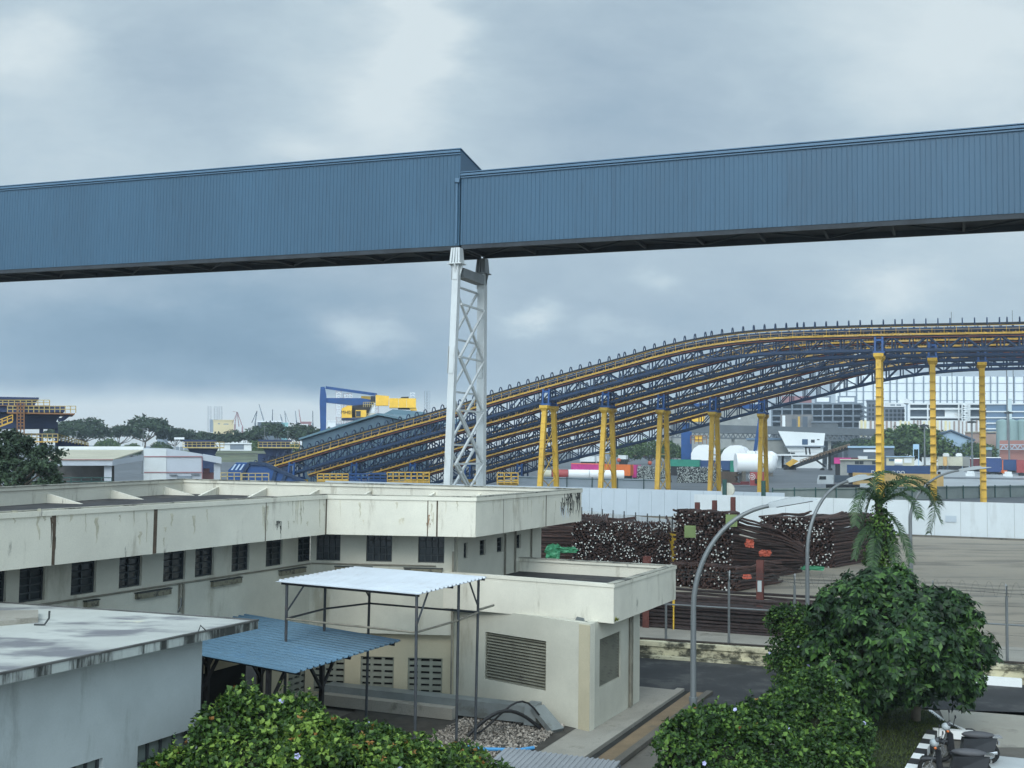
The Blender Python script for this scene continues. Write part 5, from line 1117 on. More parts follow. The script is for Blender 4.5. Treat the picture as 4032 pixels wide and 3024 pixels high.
# palm with creeper on its stem
rg = random.Random(43); Yp = 41.0
pb = pd(3470, 2300, Yp); pb.z = ZY
pl = thing('palm', 'creeper clad palm with arching drooping fronds in front of the white hoarding', 'palm tree', pb)
ptop = pd(3462, 1985, Yp); m = MB(); m.path([pb, pb.lerp(ptop, .5) + Vector((.05, 0, 0)), ptop], [.17, .14, .12], 10); m.build('trunk', m_bark, pl, 50, world=True)
def frond(px, seed, ll=.55, dY=0.):
    rg = random.Random(seed); P_ = [pd(x, y, Yp + dY*i) for i, (x, y) in enumerate(px)]; pts = []
    for i in range(25):
        t = i/24*(len(P_)-1); k = min(int(t), len(P_)-2); u = t-k
        p0, p1, p2, p3 = P_[max(k-1, 0)], P_[k], P_[k+1], P_[min(k+2, len(P_)-1)]
        pts.append(.5*((2*p1) + (p2-p0)*u + (2*p0-5*p1+4*p2-p3)*u*u + (3*p1-p0-3*p2+p3)*u**3))
    m = MB(); m.path(pts, [.03*(1-i/26) + .004 for i in range(25)], 5)
    for i in range(2, 25):
        d = (pts[i]-pts[i-1]).normalized(); side = d.cross(Z); side = side.normalized() if side.length > .1 else Vector((0, 1, 0)); up = side.cross(d); n_ = 3
        for j in range(n_):
            p = pts[i-1].lerp(pts[i], j/n_)
            for s in (-1, 1):
                l = ll*(.45 + .55*math.sin(math.pi*min(1, i/24*.9+.08)))*rg.uniform(.8, 1.15)
                a_ = (side*s*.75 + d*.55 + up*.25 + sph(rg)*.12).normalized()
                q = p + a_*l*.55; e = q + (a_ - Z*.75).normalized()*l*.5; w = .022
                ww = d*w
                m.add([p-ww*.5, p+ww*.5, q+ww, q-ww, e], [(0, 1, 2, 3), (3, 2, 4)])
    f = m.build('frond', m_palm, pl, world=True); return f
for i, (px, ll, dy) in enumerate([([(3465, 1985), (3560, 1900), (3650, 1945), (3705, 2060)], .6, -.2), ([(3465, 1985), (3545, 1890), (3640, 1900), (3700, 1985)], .55, .3), ([(3460, 1985), (3440, 1900), (3480, 1860), (3560, 1880)], .45, .2), ([(3460, 1985), (3410, 1930), (3380, 1990), (3370, 2070)], .5, -.2), ([(3455, 1990), (3430, 1960), (3400, 2060), (3375, 2150)], .45, .1), ([(3465, 2000), (3520, 2050), (3560, 2130), (3585, 2215)], .5, -.3), ([(3460, 2040), (3420, 2080), (3385, 2130), (3365, 2200)], .4, -.2), ([(3465, 1990), (3530, 1950), (3590, 1975), (3620, 2040)], .5, -.4), ([(3460, 2050), (3450, 2100), (3440, 2180), (3432, 2260)], .45, -.4), ([(3465, 2060), (3500, 2090), (3520, 2170), (3530, 2250)], .4, -.3), ([(3462, 1985), (3490, 1915), (3540, 1900), (3600, 1935)], .45, -.5), ([(3466, 1985), (3590, 1925), (3680, 1970), (3660, 2100)], .5, .4)]): frond(px, 50+i, ll, dy)
Ep = balls_px([(3466, 2250, 40.8, 50), (3452, 2190, 40.8, 50), (3484, 2175, 40.8, 40), (3476, 2110, 40.8, 50), (3452, 2070, 40.8, 34), (3474, 2050, 40.9, 38), (3462, 2005, 40.9, 24)], 1.0)
m = MB()
for p, d in surf(Ep, 1500, rg, -1, (.5, 1.25)): a_ = (d*.5 + sph(rg)*.8 - Z*.2).normalized(); l = rg.uniform(.08, .16); m.leaf(p, a_, d, l, l*.42, .3, .36)
m.build('creeper', m_vine2, pl, world=True)
m = MB(); core(m, Ep, .62); m.build('creeper_shade_core', m_shade_core, pl, world=True)  # dark fill painting the shade behind the creeper leaves
# ---------------------------------------------------------------- distant trees
def far_tree(name, label, cat, H, Wd, flat, seed, mt, nb, nl, ls, grp, trunk_r=.4):
    rg = random.Random(seed); r = thing(name, label, cat, (0, 0, 0), 0, grp); E = []; m = MB()
    h0 = H*(.42 if flat else .12)
    for i in range(nb):
        a_ = rg.uniform(0, 6.28); q = math.sqrt(rg.random())*.8; x, y = math.cos(a_)*q*Wd/2, math.sin(a_)*q*Wd/2
        if flat: z = H*(.66 + .22*(1-q*q)) + rg.uniform(-.16, .05)*H; rr = Wd*rg.uniform(.08, .17); E.append((Vector((x, y, z)), rr, rr, rr*.5))
        else: z = H*(.35 + .5*rg.random()*(1-q*.6)); rr = Wd*rg.uniform(.16, .26); E.append((Vector((x, y, z)), rr, rr, rr*.9))
    m.path([(0, 0, -1), (0, 0, h0*.5), (.2, 0, h0)], [trunk_r, trunk_r*.8, trunk_r*.6], 7)
    for e in E[:10]: s_ = Vector((.1, 0, h0*.9)); m.path([s_, s_.lerp(e[0], .55) + Vector((0, 0, -H*.06)), e[0]], [trunk_r*.45, trunk_r*.3, .06], 5)
    m.build('trunk', m_bark, r)
    m = MB()
    for p, d in surf(E, nl, rg, -.6, (.5, 1.08)):
        a_ = (sph(rg) + d*.3).normalized(); l = ls*rg.uniform(.6, 1.3); m.leaf(p, a_, (d+Z*.5).normalized(), l, l*.45, .2, .45)
    m.build('crown', mt, r); return r
rt = far_tree('rain_tree', 'widest flat crowned rain tree of the left row, beside the blue hopper', 'tree', 13.5, 24, True, 61, m_far, 24, 2300, .95, 'rain trees along the shore')
rt2 = far_tree('rain_tree', 'rounder rain tree rising highest in the middle of the left row', 'tree', 14.5, 19, True, 62, m_far, 22, 2000, .95, 'rain trees along the shore')
bu = far_tree('bushy_tree', 'bushy tree at the far left end of the grass bank', 'tree', 8, 10, False, 63, m_far2, 16, 2000, .7, 'bushy trees behind the yard', .25)
def gz_(Y): return .6 if Y < 300 else (.6 + 2.9*(Y-300)/45 if Y < 345 else 3.5)
def put(o, x, Y, sz, first=False, lab=None, rz=0., z=None):
    p = pd(x, 1700, Y); p.z = gz_(Y) if z is None else z
    if first:
        o.location = p; o.scale = (sz,)*3; o.rotation_euler[2] = rz
        if lab: o['label'] = lab
    else: dup(o, p, rz, lab, (sz,)*3)
put(rt, 335, 440, 1.15, True); put(rt2, 572, 430, 1.12, True)
put(rt, 470, 470, 1.0, rz=2., lab='smaller rain tree between the two tallest of the left row'); put(rt2, 690, 440, .85, rz=1., lab='low rain tree left of the gap in the row'); put(rt, 770, 450, .85, rz=3.3, lab='rain tree standing alone over the first small hopper')
put(rt2, 868, 470, .72, rz=2.2, lab='thin rain tree in front of the far yellow shipyard hall'); put(rt, 950, 440, .85, rz=4., lab='leaning rain tree right of the small hopper, pale trunk showing'); put(rt, 1085, 430, 1.08, rz=5., lab='broad rain tree under the far white roof, behind the second hopper')
put(rt2, 1190, 440, .98, rz=.7, lab='rain tree left of the tall blue crane arm'); put(rt, 1290, 460, 1.0, rz=1.4, lab='rain tree right of the tall blue crane arm, above the shed roof'); put(rt2, 1400, 470, 1.0, rz=2.7, lab='last rain tree of the row, hidden mostly by the shed')
put(rt, 250, 420, .95, rz=2.9, lab='rain tree half hidden by the big blue hopper')
put(bu, 420, 405, .9, True, None, 0.)
for i, (x, Y, s_, lb) in enumerate([(520, 400, .7, 'yellowish bush under the tall middle rain tree'), (640, 410, .8, 'bush beside the thin light pole on the left'), (905, 415, .6, 'low round bush by the white gate'), (1010, 420, .9, 'bush left of the second small hopper'), (1140, 400, .8, 'bush behind the second small hopper'),
    (2470, 420, 1.1, 'bushy tree just right of the second slope trestle'), (2560, 440, 1.3, 'tallest bushy tree above the red tractors'), (2650, 430, 1.2, 'bushy tree left of the blue crane tower'), (2790, 430, .9, 'dark bush between the white domes'), (2860, 450, .9, 'dark bush over the second white dome'), (3470, 425, 1.86, 'leafy tree left of the tall palm trestle'), (3560, 415, 2.09, 'leafy tree behind the light blue water tower'), (3640, 410, 2.09, 'highest leafy tree of the right clump'), (3720, 420, 1.86, 'leafy tree under the striped facade'), (3800, 415, 1.40, 'leafy tree in front of the blue gabled roof'), (3850, 425, 1.24, 'smallest leafy tree at the right end of the clump'), (3990, 470, 1.1, 'bushy tree behind the red container at the right edge')]):
    put(bu, x, Y, s_, lab=lb, rz=i*1.1)
put(rt, 3385, 520, .95, lab='flat crowned tree standing over the long grey viaduct', rz=1.2, z=4)
El = balls_px([(20, 1860, 84, 110), (110, 1830, 84, 85), (150, 1890, 83, 80), (10, 1760, 85, 80), (195, 1790, 84, 34), (80, 1760, 85, 60), (60, 1930, 82, 120), (180, 1850, 83, 45), (-80, 1830, 84, 140)], .85)
rg = random.Random(71); r = thing('feathery_tree', 'dark feathery tree at the left edge in front of the blue hopper', 'tree', pd(40, 1950, 84).xy.to_3d())
m = MB(); b_ = pd(40, 1950, 84); m.path([b_.xy.to_3d(), b_ + Vector((0, 0, 1))], [.3, .2], 8)
for e in El: m.path([b_, b_.lerp(e[0], .5), e[0]], [.14, .1, .03], 5)
m.build('trunk', m_bark, r, world=True); m = MB()
for p, d in csurf(clumps(El, 130, rg, .4, 1.0, -.6, (.6, 1.15), .5), 11000, rg, .3, .2, (.3, 1.1)): a_ = (sph(rg) + Vector((.2, 0, -.1))).normalized(); l = rg.uniform(.18, .4); m.leaf(p, a_, (d+Z).normalized(), l, l*.35, .2, .45)
m.build('crown', m_far, r, world=True)
# ================================================================= helpers for the port skyline (all aligned with the quay grid)
BX = Vector((1, 0, 0))
def pe(m, pts, Y, depth, dr=None):        # outline at distance Y pushed back along the grid
    cx = sum(p[0] for p in pts)/len(pts); c = pd(cx, 1770, Y); v = [pp(x, y, c, BX) for x, y in pts]; m.ext(v, (Vector((c.x, c.y, 0)).normalized() if dr is None else dr)*depth); return v
def pb(m, x0, x1, y0, y1, Y, depth): return pe(m, [(x0, y1), (x1, y1), (x1, y0), (x0, y0)], Y, depth)
def prail(m, x0, x1, ytop, ybot, Y, n, th=.12, y1t=None, y1b=None, ny=2):
    c = pd((x0+x1)/2, 1770, Y); y1t = ytop if y1t is None else y1t; y1b = ybot if y1b is None else y1b
    for i in range(n+1):
        f = i/n; x = x0 + (x1-x0)*f; m.bar(pp(x, ybot + (y1b-ybot)*f, c, BX), pp(x, ytop + (y1t-ytop)*f, c, BX), th)
    for j in range(ny): g_ = j/max(1, ny)*.95; m.bar(pp(x0, ytop + (ybot-ytop)*g_, c, BX), pp(x1, y1t + (y1b-y1t)*g_, c, BX), th)
def at_(x, y, Y): p = pd(x, y, Y); p.z = gz_(Y); return p
def simple(name, label, cat, x0, x1, y0, y1, Y, depth, mt, roof=None, group=None, win=None, roofh=4):
    gy = 1772 + .0135*((x0+x1)/2-2016) + (8.7-gz_(Y))*FPX/Y; y1 = max(y1, gy) if name not in ('portal_shelter', 'gate_canopy', 'white_penthouse') else y1
    r = thing(name, label, cat, at_((x0+x1)/2, 1770, Y), group=group); m = MB(); pb(m, x0, x1, y0, y1, Y, depth); m.build('wall', mt, r, world=True)
    if name in ('portal_shelter', 'gate_canopy'):
        m = MB()
        for x in (x0+2, (x0+x1)/2, x1-3): pb(m, x, x+2, y1, gy, Y+.5, .4)
        m.build('posts', mt, r, world=True)
    if roof: m = MB(); pb(m, x0-2, x1+2, y0-roofh, y0-.2, Y-.6, depth+1.2); m.build('roof', roof, r, world=True)
    if win:
        for (wx0, wx1, wy0, wy1, wm) in win: m = MB(); pb(m, wx0, wx1, wy0, wy1, Y-.06, .05); m.build('window', wm, r, world=True)
    return r
m_navy = mat('navy_hopper', lin(30, 48, 84), .6, .25, .3, stain=lin(20, 28, 44), stain_amt=.6, stain_scale=.3)
m_yrail = mat('yellow_rail', lin(176, 156, 98), .6, .1)
m_rustl = mat('rust_ladder', lin(128, 92, 64), .7, .2)
m_pale = mat('pale_blue_white', lin(166, 173, 182), .6, .05, .2)
m_palew = mat('white_facade', lin(214, 218, 218), .6, .05, .1)
m_beige = mat('beige_roof', lin(172, 168, 150), .7, .08, .3)
m_redln = mat('red_line', lin(140, 104, 108), .6, .1)
m_shed = mat('slate_blue_sheet', lin(70, 92, 106), .6, .10, .15, stain=lin(70, 92, 106), stain_amt=.5, stain_scale=.15)
m_shedr = mat('slate_blue_roof', lin(86, 114, 126), .5, .08, .1)
m_far_g = mat('far_grey', lin(120, 130, 140), .8, .1, .02); m_far_y = mat('far_yellow', lin(206, 188, 140), .8, .08, .03); m_far_r = mat('far_red', lin(150, 110, 112), .8, .1, .03); m_far_w = mat('far_white', lin(222, 226, 228), .7, .05, .03); m_far_d = mat('far_dark_steel', lin(84, 94, 104), .8, .1, .02); m_far_t = mat('far_teal', lin(150, 206, 206), .7, .05, .03)
m_skyl = mat('pale_skylight', lin(170, 190, 210), .4, .05)
# big receiving hopper at the left edge
Yh = 175; s4 = lambda x, y: (x*.2712, 1500 + y*.2712)
hp = thing('ship_hopper', 'huge navy blue ship unloading hopper with yellow railed platforms at left edge', 'hopper', at_(110, 1700, Yh))
m = MB(); pe(m, [s4(x, y) for x, y in ((-600, 232), (-60, 228), (570, 240), (560, 268), (-600, 262))], Yh-6.2, 14); m.build('top_rim', m_navy, hp, world=True)
m = MB(); pe(m, [s4(x, y) for x, y in ((-600, 262), (545, 268), (505, 352), (-600, 352))], Yh-5.6, 12.6); m.build('upper_bin', m_navy, hp, world=True)
m = MB(); pe(m, [s4(x, y) for x, y in ((-600, 352), (955, 362), (935, 452), (-600, 450))], Yh-7, 15); m.build('lower_bin', m_navy, hp, world=True)
m = MB(); pe(m, [s4(x, y) for x, y in ((-600, 470), (900, 470), (815, 590), (840, 600), (840, 690), (-600, 690))], Yh-5, 10); m.build('cone', m_navy, hp, world=True)
m = MB()
for x0, x1 in ((570, 630), (800, 845), (180, 250), (-80, -20)): pe(m, [s4(x0, 690.5), s4(x1, 690.5), s4(x1, 1640), s4(x0, 1640)], Yh-4.5, 1.6); pe(m, [s4(x0, 690.5), s4(x1, 690.5), s4(x1, 1640), s4(x0, 1640)], Yh+3.5, 1.6)
pe(m, [s4(-600, 760), s4(840, 760), s4(840, 790), s4(-600, 790)], Yh-4.8, .28); m.build('legs', m_navy, hp, world=True)
m = MB(); pe(m, [s4(100, 452.5), s4(1090, 470), s4(1085, 486), s4(100, 470)], Yh-8.6, 16); pe(m, [s4(-300, 352.4), s4(725, 354), s4(725, 360), s4(-300, 360)], Yh-7.6, 12); m.build('platform', m_rustl, hp, world=True)
m = MB(); prail(m, *[*(s4(110, 0)[:1]), *(s4(1100, 0)[:1])], s4(0, 365)[1], s4(0, 462)[1], Yh-8.5, 13, .1); prail(m, s4(-300, 0)[0], s4(720, 0)[0], s4(0, 278)[1], s4(0, 352)[1], Yh-7.5, 12, .1)
prail(m, s4(80, 0)[0], s4(840, 0)[0], s4(0, 770)[1], s4(0, 875)[1], Yh-7, 10, .1); m.build('handrail', m_yrail, hp, world=True)
m = MB(); pe(m, [s4(60, 876), s4(840, 876), s4(840, 892), s4(60, 892)], Yh-7.1, 4); m.build('lower_platform', m_yel, hp, world=True)
m = MB(); prail(m, s4(250, 0)[0], s4(350, 0)[0], s4(0, 320)[1], s4(0, 770)[1], Yh-9, 2, .14, ny=9); m.build('caged_ladder', m_rustl, hp, world=True)
m = MB(); c = pd(260, 1770, Yh-7); m.bar(pp(*s4(850, 560), c, BX), pp(*s4(915, 560), c, BX), .5); m.bar(pp(*s4(905, 560), c, BX), pp(*s4(995, 490), c, BX), .5); m.build('bracket', m_navy, hp, world=True)
m = MB(); prail(m, s4(-200, 0)[0], s4(185, 0)[0], s4(0, 640)[1], s4(0, 720)[1], Yh-9.5, 5, .12, s4(0, 490)[1], s4(0, 575)[1]); pe(m, [s4(-200, 722), s4(185, 577), s4(185, 600), s4(-200, 745)], Yh-9.6, 2); m.build('stair', m_yel, hp, world=True)
cv = thing('discharge_conveyor', 'short railed navy discharge conveyor sloping down right of the big hopper', 'conveyor', at_(280, 1740, Yh+6))
m = MB(); pe(m, [s4(842, 860), s4(1290, 930), s4(1290, 960), s4(842, 950)], Yh+4, 2.4); m.build('frame', m_navy, cv, world=True)
m = MB(); prail(m, s4(850, 0)[0], s4(1280, 0)[0], s4(0, 775)[1], s4(0, 870)[1], Yh+3.9, 9, .12, s4(0, 900)[1], s4(0, 950)[1], 3); m.build('handrail', m_yrail, cv, world=True)
# two smaller hoppers
def hopper(label, ox, Y):
    s5 = lambda x, y: (600 + .2712*x + ox, 1450 + .2712*y); r = thing('railed_hopper', label, 'hopper', at_(790+ox, 1770, Y), 0, 'small railed navy hoppers')
    m = MB(); pe(m, [s5(445, 1036), s5(935, 1042), s5(925, 1072), s5(452, 1066)], Y-4, 8); m.build('rim', m_navy, r, world=True)
    m = MB(); pe(m, [s5(465, 1066.5), s5(915, 1072.5), s5(900, 1142), s5(470, 1142)], Y-3.4, 6.8); m.build('bin', m_navy, r, world=True)
    m = MB(); pe(m, [s5(440, 1142.5), s5(1045, 1146), s5(1045, 1162), s5(440, 1158)], Y-5, 10); m.build('platform', m_yrail, r, world=True)
    m = MB(); pe(m, [s5(510, 1162.5), s5(960, 1162.5), s5(880, 1300), s5(570, 1260)], Y-3, 6); pe(m, [s5(440, 1240), s5(920, 1262), s5(920, 1690), s5(440, 1690)], Y-2, 4); m.build('chute', m_navy, r, world=True)
    m = MB(); prail(m, s5(445, 0)[0], s5(1040, 0)[0], s5(0, 1072)[1], s5(0, 1142)[1], Y-4.9, 9, .1); m.build('handrail', m_yrail, r, world=True)
    return r
hopper('small navy hopper with yellow railing behind the white grey building', 0, 235); hopper('small navy hopper with yellow railing left of the low conveyor ends', 296, 238)
# white and grey gate building
Yb = 118
gb_ = thing('gatehouse', 'white grey single storey building with deep drive through canopy on the left', 'building', at_(500, 1800, Yb))
m = MB(); pe(m, [(565, 2050), (797, 2050), (797, 1789), (656, 1766), (565, 1764)], Yb-6, 9); m.build('wall', m_pale, gb_, world=True)
m = MB(); pe(m, [(797.5, 1812), (872, 1826), (872, 1803), (797.5, 1790)], Yb-6, 9); pb(m, 842, 868, 1826, 2050, Yb-5.4, 1); m.build('side_canopy', m_pale, gb_, world=True)
m = MB(); pb(m, 150, 443, 1810.5, 1833, Yb-11, .4); m.build('fascia', m_pale, gb_, world=True)
m = MB(); q = [pd(150, 1808.5, Yb-11.1), pd(444, 1808.5, Yb-11.1), pd(566, 1771, Yb+2.4), pd(236, 1771, Yb+2.4)]; m.hexa([p - Z*.12 for p in q], q); m.build('canopy_roof', m_beige, gb_, world=True)
m = MB(); q = [pd(444, 1811, Yb-11), pd(444, 1833, Yb-11), pd(566, 1812, Yb-6), pd(566, 1792, Yb-6)]; m.ext(q, (0, .3, 0)); m.build('side_fascia', m_pale, gb_, world=True)
m = MB(); pb(m, 148, 445, 1808, 1811.5, Yb-11.15, .12); pb(m, 567, 795, 1796, 1800, Yb-6.12, .1); pb(m, 567, 795, 1858, 1862, Yb-6.12, .1); pb(m, 794, 797, 1797, 1895, Yb-6.14, .1); m.build('trim_line', m_redln, gb_, world=True)
m = MB(); pe(m, [(566, 2050), (655, 2050), (655, 1767.5), (566, 1766)], Yb-6.06, .05); m.build('front_bay', m_hoard, gb_, world=True)
m = MB(); pb(m, 410, 440, 1833.5, 2060, Yb-10.4, .9); m.build('column', m_pale, gb_, world=True)
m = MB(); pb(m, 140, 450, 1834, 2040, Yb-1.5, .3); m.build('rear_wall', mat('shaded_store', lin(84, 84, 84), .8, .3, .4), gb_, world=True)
m = MB(); pb(m, 230, 566, 1758, 1775, Yb+3, .5); m.build('parapet', m_palew, gb_, world=True)
m = MB(); pb(m, 698, 756, 1874, 1915, Yb-6.08, .06); pb(m, 666, 697, 1868, 1871, Yb-6.3, .3); pb(m, 752, 785, 1866, 1869, Yb-6.3, .3); m.build('door', m_far_g, gb_, world=True)
fg = thing('wire_fence', 'green wire fence in front of the gatehouse canopy', 'fence', at_(300, 1890, 104)); m = MB(); prail(m, 120, 440, 1881, 1912, 104, 8, .08); m.build('frame', m_fgreen, fg, world=True)
rc = thing('red_truck', 'small red truck parked under the gatehouse side canopy', 'truck', at_(815, 1870, Yb)); m = MB(); pb(m, 797, 850, 1862, 1890, Yb-4, 2); m.build('body', m_far_r, rc, world=True); m = MB(); pb(m, 800, 825, 1846, 1861.5, Yb-4, 2); m.build('cab', m_far_r, rc, world=True)
# blue covered feeder
s5 = lambda x, y: (600 + .2712*x, 1450 + .2712*y); Yf = 186
fe = thing('belt_feeder', 'bright blue hooded belt feeder with pale skylight strips', 'feeder', at_(1000, 1850, Yf))
m = MB(); pe(m, [s5(x, y) for x, y in ((1100, 1480), (1215, 1372), (1420, 1372), (1660, 1385), (2230, 1650), (2230, 1840), (1100, 1840))], Yf, 5); m.build('hood', m_cblue2, fe, world=True)
m = MB()
for k in range(4):
    x = 1152 + k*60; pe(m, [s5(x-14, 1478), s5(x+14, 1478), s5(x+70, 1392), s5(x+46, 1392)], Yf-.1, .08)
m.build('skylight', m_skyl, fe, world=True)
m = MB(); c = pd(1130, 1770, Yf)
for x0, y0, x1, y1 in ((1420, 1375, 1340, 1500), (1420, 1378, 1660, 1392), (1660, 1392, 2240, 1660), (1800, 1500, 1760, 1640), (1940, 1560, 1900, 1650), (1340, 1500, 1340, 1700)): m.bar(pp(*s5(x0, y0), c, BX)-A*.2, pp(*s5(x1, y1), c, BX)-A*.2, .55)
m.build('rib', m_cblue, fe, world=True)
m = MB(); prail(m, *(s5(895, 0)[0], s5(1285, 0)[0]), s5(0, 1518)[1], s5(0, 1625)[1], Yf-3, 4, .12); prail(m, s5(1300, 0)[0], s5(1690, 0)[0], s5(0, 1525)[1], s5(0, 1632)[1], Yf-3, 4, .12); m.build('handrail', m_yrail, fe, world=True)
for i, (x0, x1, y0, y1, mt, lb) in enumerate([(1250, 1372, 1866, 1902, m_yel, 'yellow railed service platform left of the blue cage under the conveyors'), (1374, 1522, 1866, 1904, m_cblue2, 'open blue steel cage under the low conveyor ends'), (1524, 1690, 1860, 1906, m_yel, 'yellow railed service platform just left of the white tower'), (1958, 2040, 1862, 1908, m_yel, 'yellow railed service platform right of the white tower')]):
    Y = 190; r = thing('service_platform', lb, 'platform', at_((x0+x1)/2, 1880, Y), 0, 'service platforms under the conveyors'); m = MB(); n = max(3, int((x1-x0)/22))
    for off in (0, 3.5):
        prail(m, x0, x1, y0, y1, Y+off, n, .16, ny=3)
    m.build('railing', mt, r, world=True); m = MB(); pb(m, x0, x1, y1-9, y1-6, Y+.1, 3.3); pb(m, x0+5, x1-5, y1-5.5, y1+60, Y+.8, 1.5); m.build('deck', mt, r, world=True)
    if i == 1: m = MB(); pe(m, [(1376, 1868), (1520, 1860), (1520, 1864), (1376, 1872)], Y, 3.6); pb(m, 1455, 1519, 1872, 1900, Y+.5, 2.5); m.build('cover', m_cblue, r, world=True)
# material handling cranes
s6 = lambda x, y: (1100 + .2939*x, 1450 + .2939*y)
def crane3():
    Y = 300; r = thing('material_handler', 'blue armed yellow material handling crane numbered MH03 behind the slate shed', 'crane', at_(1430, 1770, Y))
    m = MB(); pe(m, [s6(x, y) for x, y in ((550, 860), (625, 845), (632, 370), (607, 247), (552, 250), (538, 440))], Y, 1.8); m.build('stick', m_cblue2, r, world=True)
    m = MB(); c = pd(1400, 1770, Y); m.bar(pp(*s6(600, 256), c, BX)+A*.9, pp(*s6(1285, 352), c, BX)+A*.9, 1.0, .75); m.build('tie_bar', m_cblue2, r, world=True)
    m = MB(); pe(m, [s6(x, y) for x, y in ((612, 458), (1125, 512), (1260, 480), (1255, 425), (1090, 400), (612, 398))], Y+.2, 1.8); m.build('boom', m_cblue2, r, world=True)
    m = MB(); pe(m, [s6(x, y) for x, y in ((1295, 500), (1462, 500), (1470, 372), (1290, 356))], Y-.5, 3.5); pe(m, [s6(x, y) for x, y in ((1095, 370), (1220, 376), (1220, 420), (1095, 398))], Y+2.2, 1.2); m.build('head_frame', m_yelc, r, world=True)
    m = MB(); pe(m, [s6(x, y) for x, y in ((1472, 528), (1595, 528), (1595, 402), (1472, 402))], Y-1, 5); pe(m, [s6(x, y) for x, y in ((1598, 528), (1703, 528), (1703, 402), (1598, 402))], Y-1.05, 5); pe(m, [s6(x, y) for x, y in ((1706, 528), (1830, 528), (1830, 404), (1706, 402))], Y-1, 5); pe(m, [s6(x, y) for x, y in ((1760, 566), (1842, 566), (1836, 528.5), (1740, 528.5))], Y-.5, 3); m.build('counterweight', m_yelc, r, world=True)
    m = MB(); pe(m, [s6(x, y) for x, y in ((1590, 548), (1750, 552), (1740, 529), (1590, 529))], Y, 3); pe(m, [s6(x, y) for x, y in ((1630, 401), (1732, 401), (1732, 380), (1630, 385))], Y, 2); pe(m, [s6(x, y) for x, y in ((1222, 460), (1288, 460), (1288, 372), (1222, 372))], Y-.3, 2); m.build('machinery', m_black, r, world=True)
    m = MB(); v = pe(m, [s6(x, y) for x, y in ((834, 665), (972, 663), (972, 500), (915, 500), (834, 540))], Y-4, 6); m.build('cabin', m_yelc, r, world=True)
    t = text('sign', 'MH03', 1.3, m_black, r, (v[0]+v[1])/2 + Z*1.45 - Vector((0, .08, 0)) - r.location, (R(90), 0, 0), .02)
    m = MB(); pe(m, [s6(x, y) for x, y in ((1022, 655), (1165, 655), (1165, 560), (1022, 560))], Y-4.2, 3.4); k = m.build('operator_cab', m_yelc, r, world=True)
    m = MB(); pe(m, [s6(x, y) for x, y in ((1026, 648), (1088, 648), (1090, 572), (1026, 572))], Y-4.26, .05); m.build('cab_window', m_glass, k, world=True)
    m = MB(); pe(m, [s6(x, y) for x, y in ((834, 692), (1180, 692), (1180, 666), (834, 666))], Y-4.3, 8); m.build('deck', m_navy, r, world=True)
    m = MB(); pe(m, [s6(x, y) for x, y in ((960, 660), (1170, 660), (1250, 470), (960, 505))], Y-.5, 3); m.build('slew_frame', m_black, r, world=True)
    m = MB(); prail(m, *(s6(1125, 0)[0], s6(1290, 0)[0]), s6(0, 455)[1], s6(0, 520)[1], Y-4.5, 6, .12); prail(m, s6(1165, 0)[0], s6(1290, 0)[0], s6(0, 610)[1], s6(0, 662)[1], Y-4.5, 5, .12); m.build('handrail', m_yrail, r, world=True)
    m = MB(); pe(m, [s6(x, y) for x, y in ((1160, 690), (1290, 690), (1290, 1470), (1160, 1470))], Y, 4); pe(m, [s6(x, y) for x, y in ((1185, 665), (1280, 665), (1280, 500), (1185, 500))], Y, 3); m.build('pedestal', m_far_w, r, world=True)
crane3()
# slate blue shed
Ys = 255; sh = thing('slate_shed', 'long slate blue sheet metal shed with low gable behind the conveyors', 'shed', at_(1450, 1700, Ys))
m = MB(); pe(m, [s6(x, y) for x, y in ((310, 1530), (1960, 1530), (1960, 760), (1340, 648), (310, 962))], Ys, 45); m.build('wall', m_shed, sh, world=True)
m = MB(); ap = s6(1345, 628); c = pd(1400, 1770, Ys)
for a_, b_ in ((s6(290, 962), ap), (ap, s6(1990, 755))):
    p, q = pp(*a_, c, BX) - A*1., pp(*b_, c, BX) - A*1.; m.ext([p, q, q + Z*.45, p + Z*.45], A*47)
m.build('roof', m_shedr, sh, world=True)
sh2 = thing('roof_monitor', 'pale slate roof of the second shed showing right of the gable', 'shed', at_(1560, 1650, Ys+25)); m = MB(); pe(m, [s6(x, y) for x, y in ((1340, 1480), (2000, 1480), (1960, 588), (1520, 548), (1340, 640))], Ys+40, 20); m.build('roof', m_shedr, sh2, world=True)
# white stores seen through the conveyors
for x0, x1, y0, y1, lb in ((1215, 1330, 1788, 1835, 'white tarpaulin store seen left under the top conveyor'), (1345, 1425, 1770, 1800, 'white roofed store seen in the middle under the top conveyor'), (1450, 1530, 1790, 1822, 'pale teal roofed store seen under the second conveyor'), (1690, 1760, 1800, 1830, 'white store beside the white tower seen through the trusses')):
    simple('store_shed', lb, 'shed', x0, x1, y0, y1, 262, 6, m_palew, m_far_t if 'teal' in lb else m_pale, 'low stores behind the conveyors')
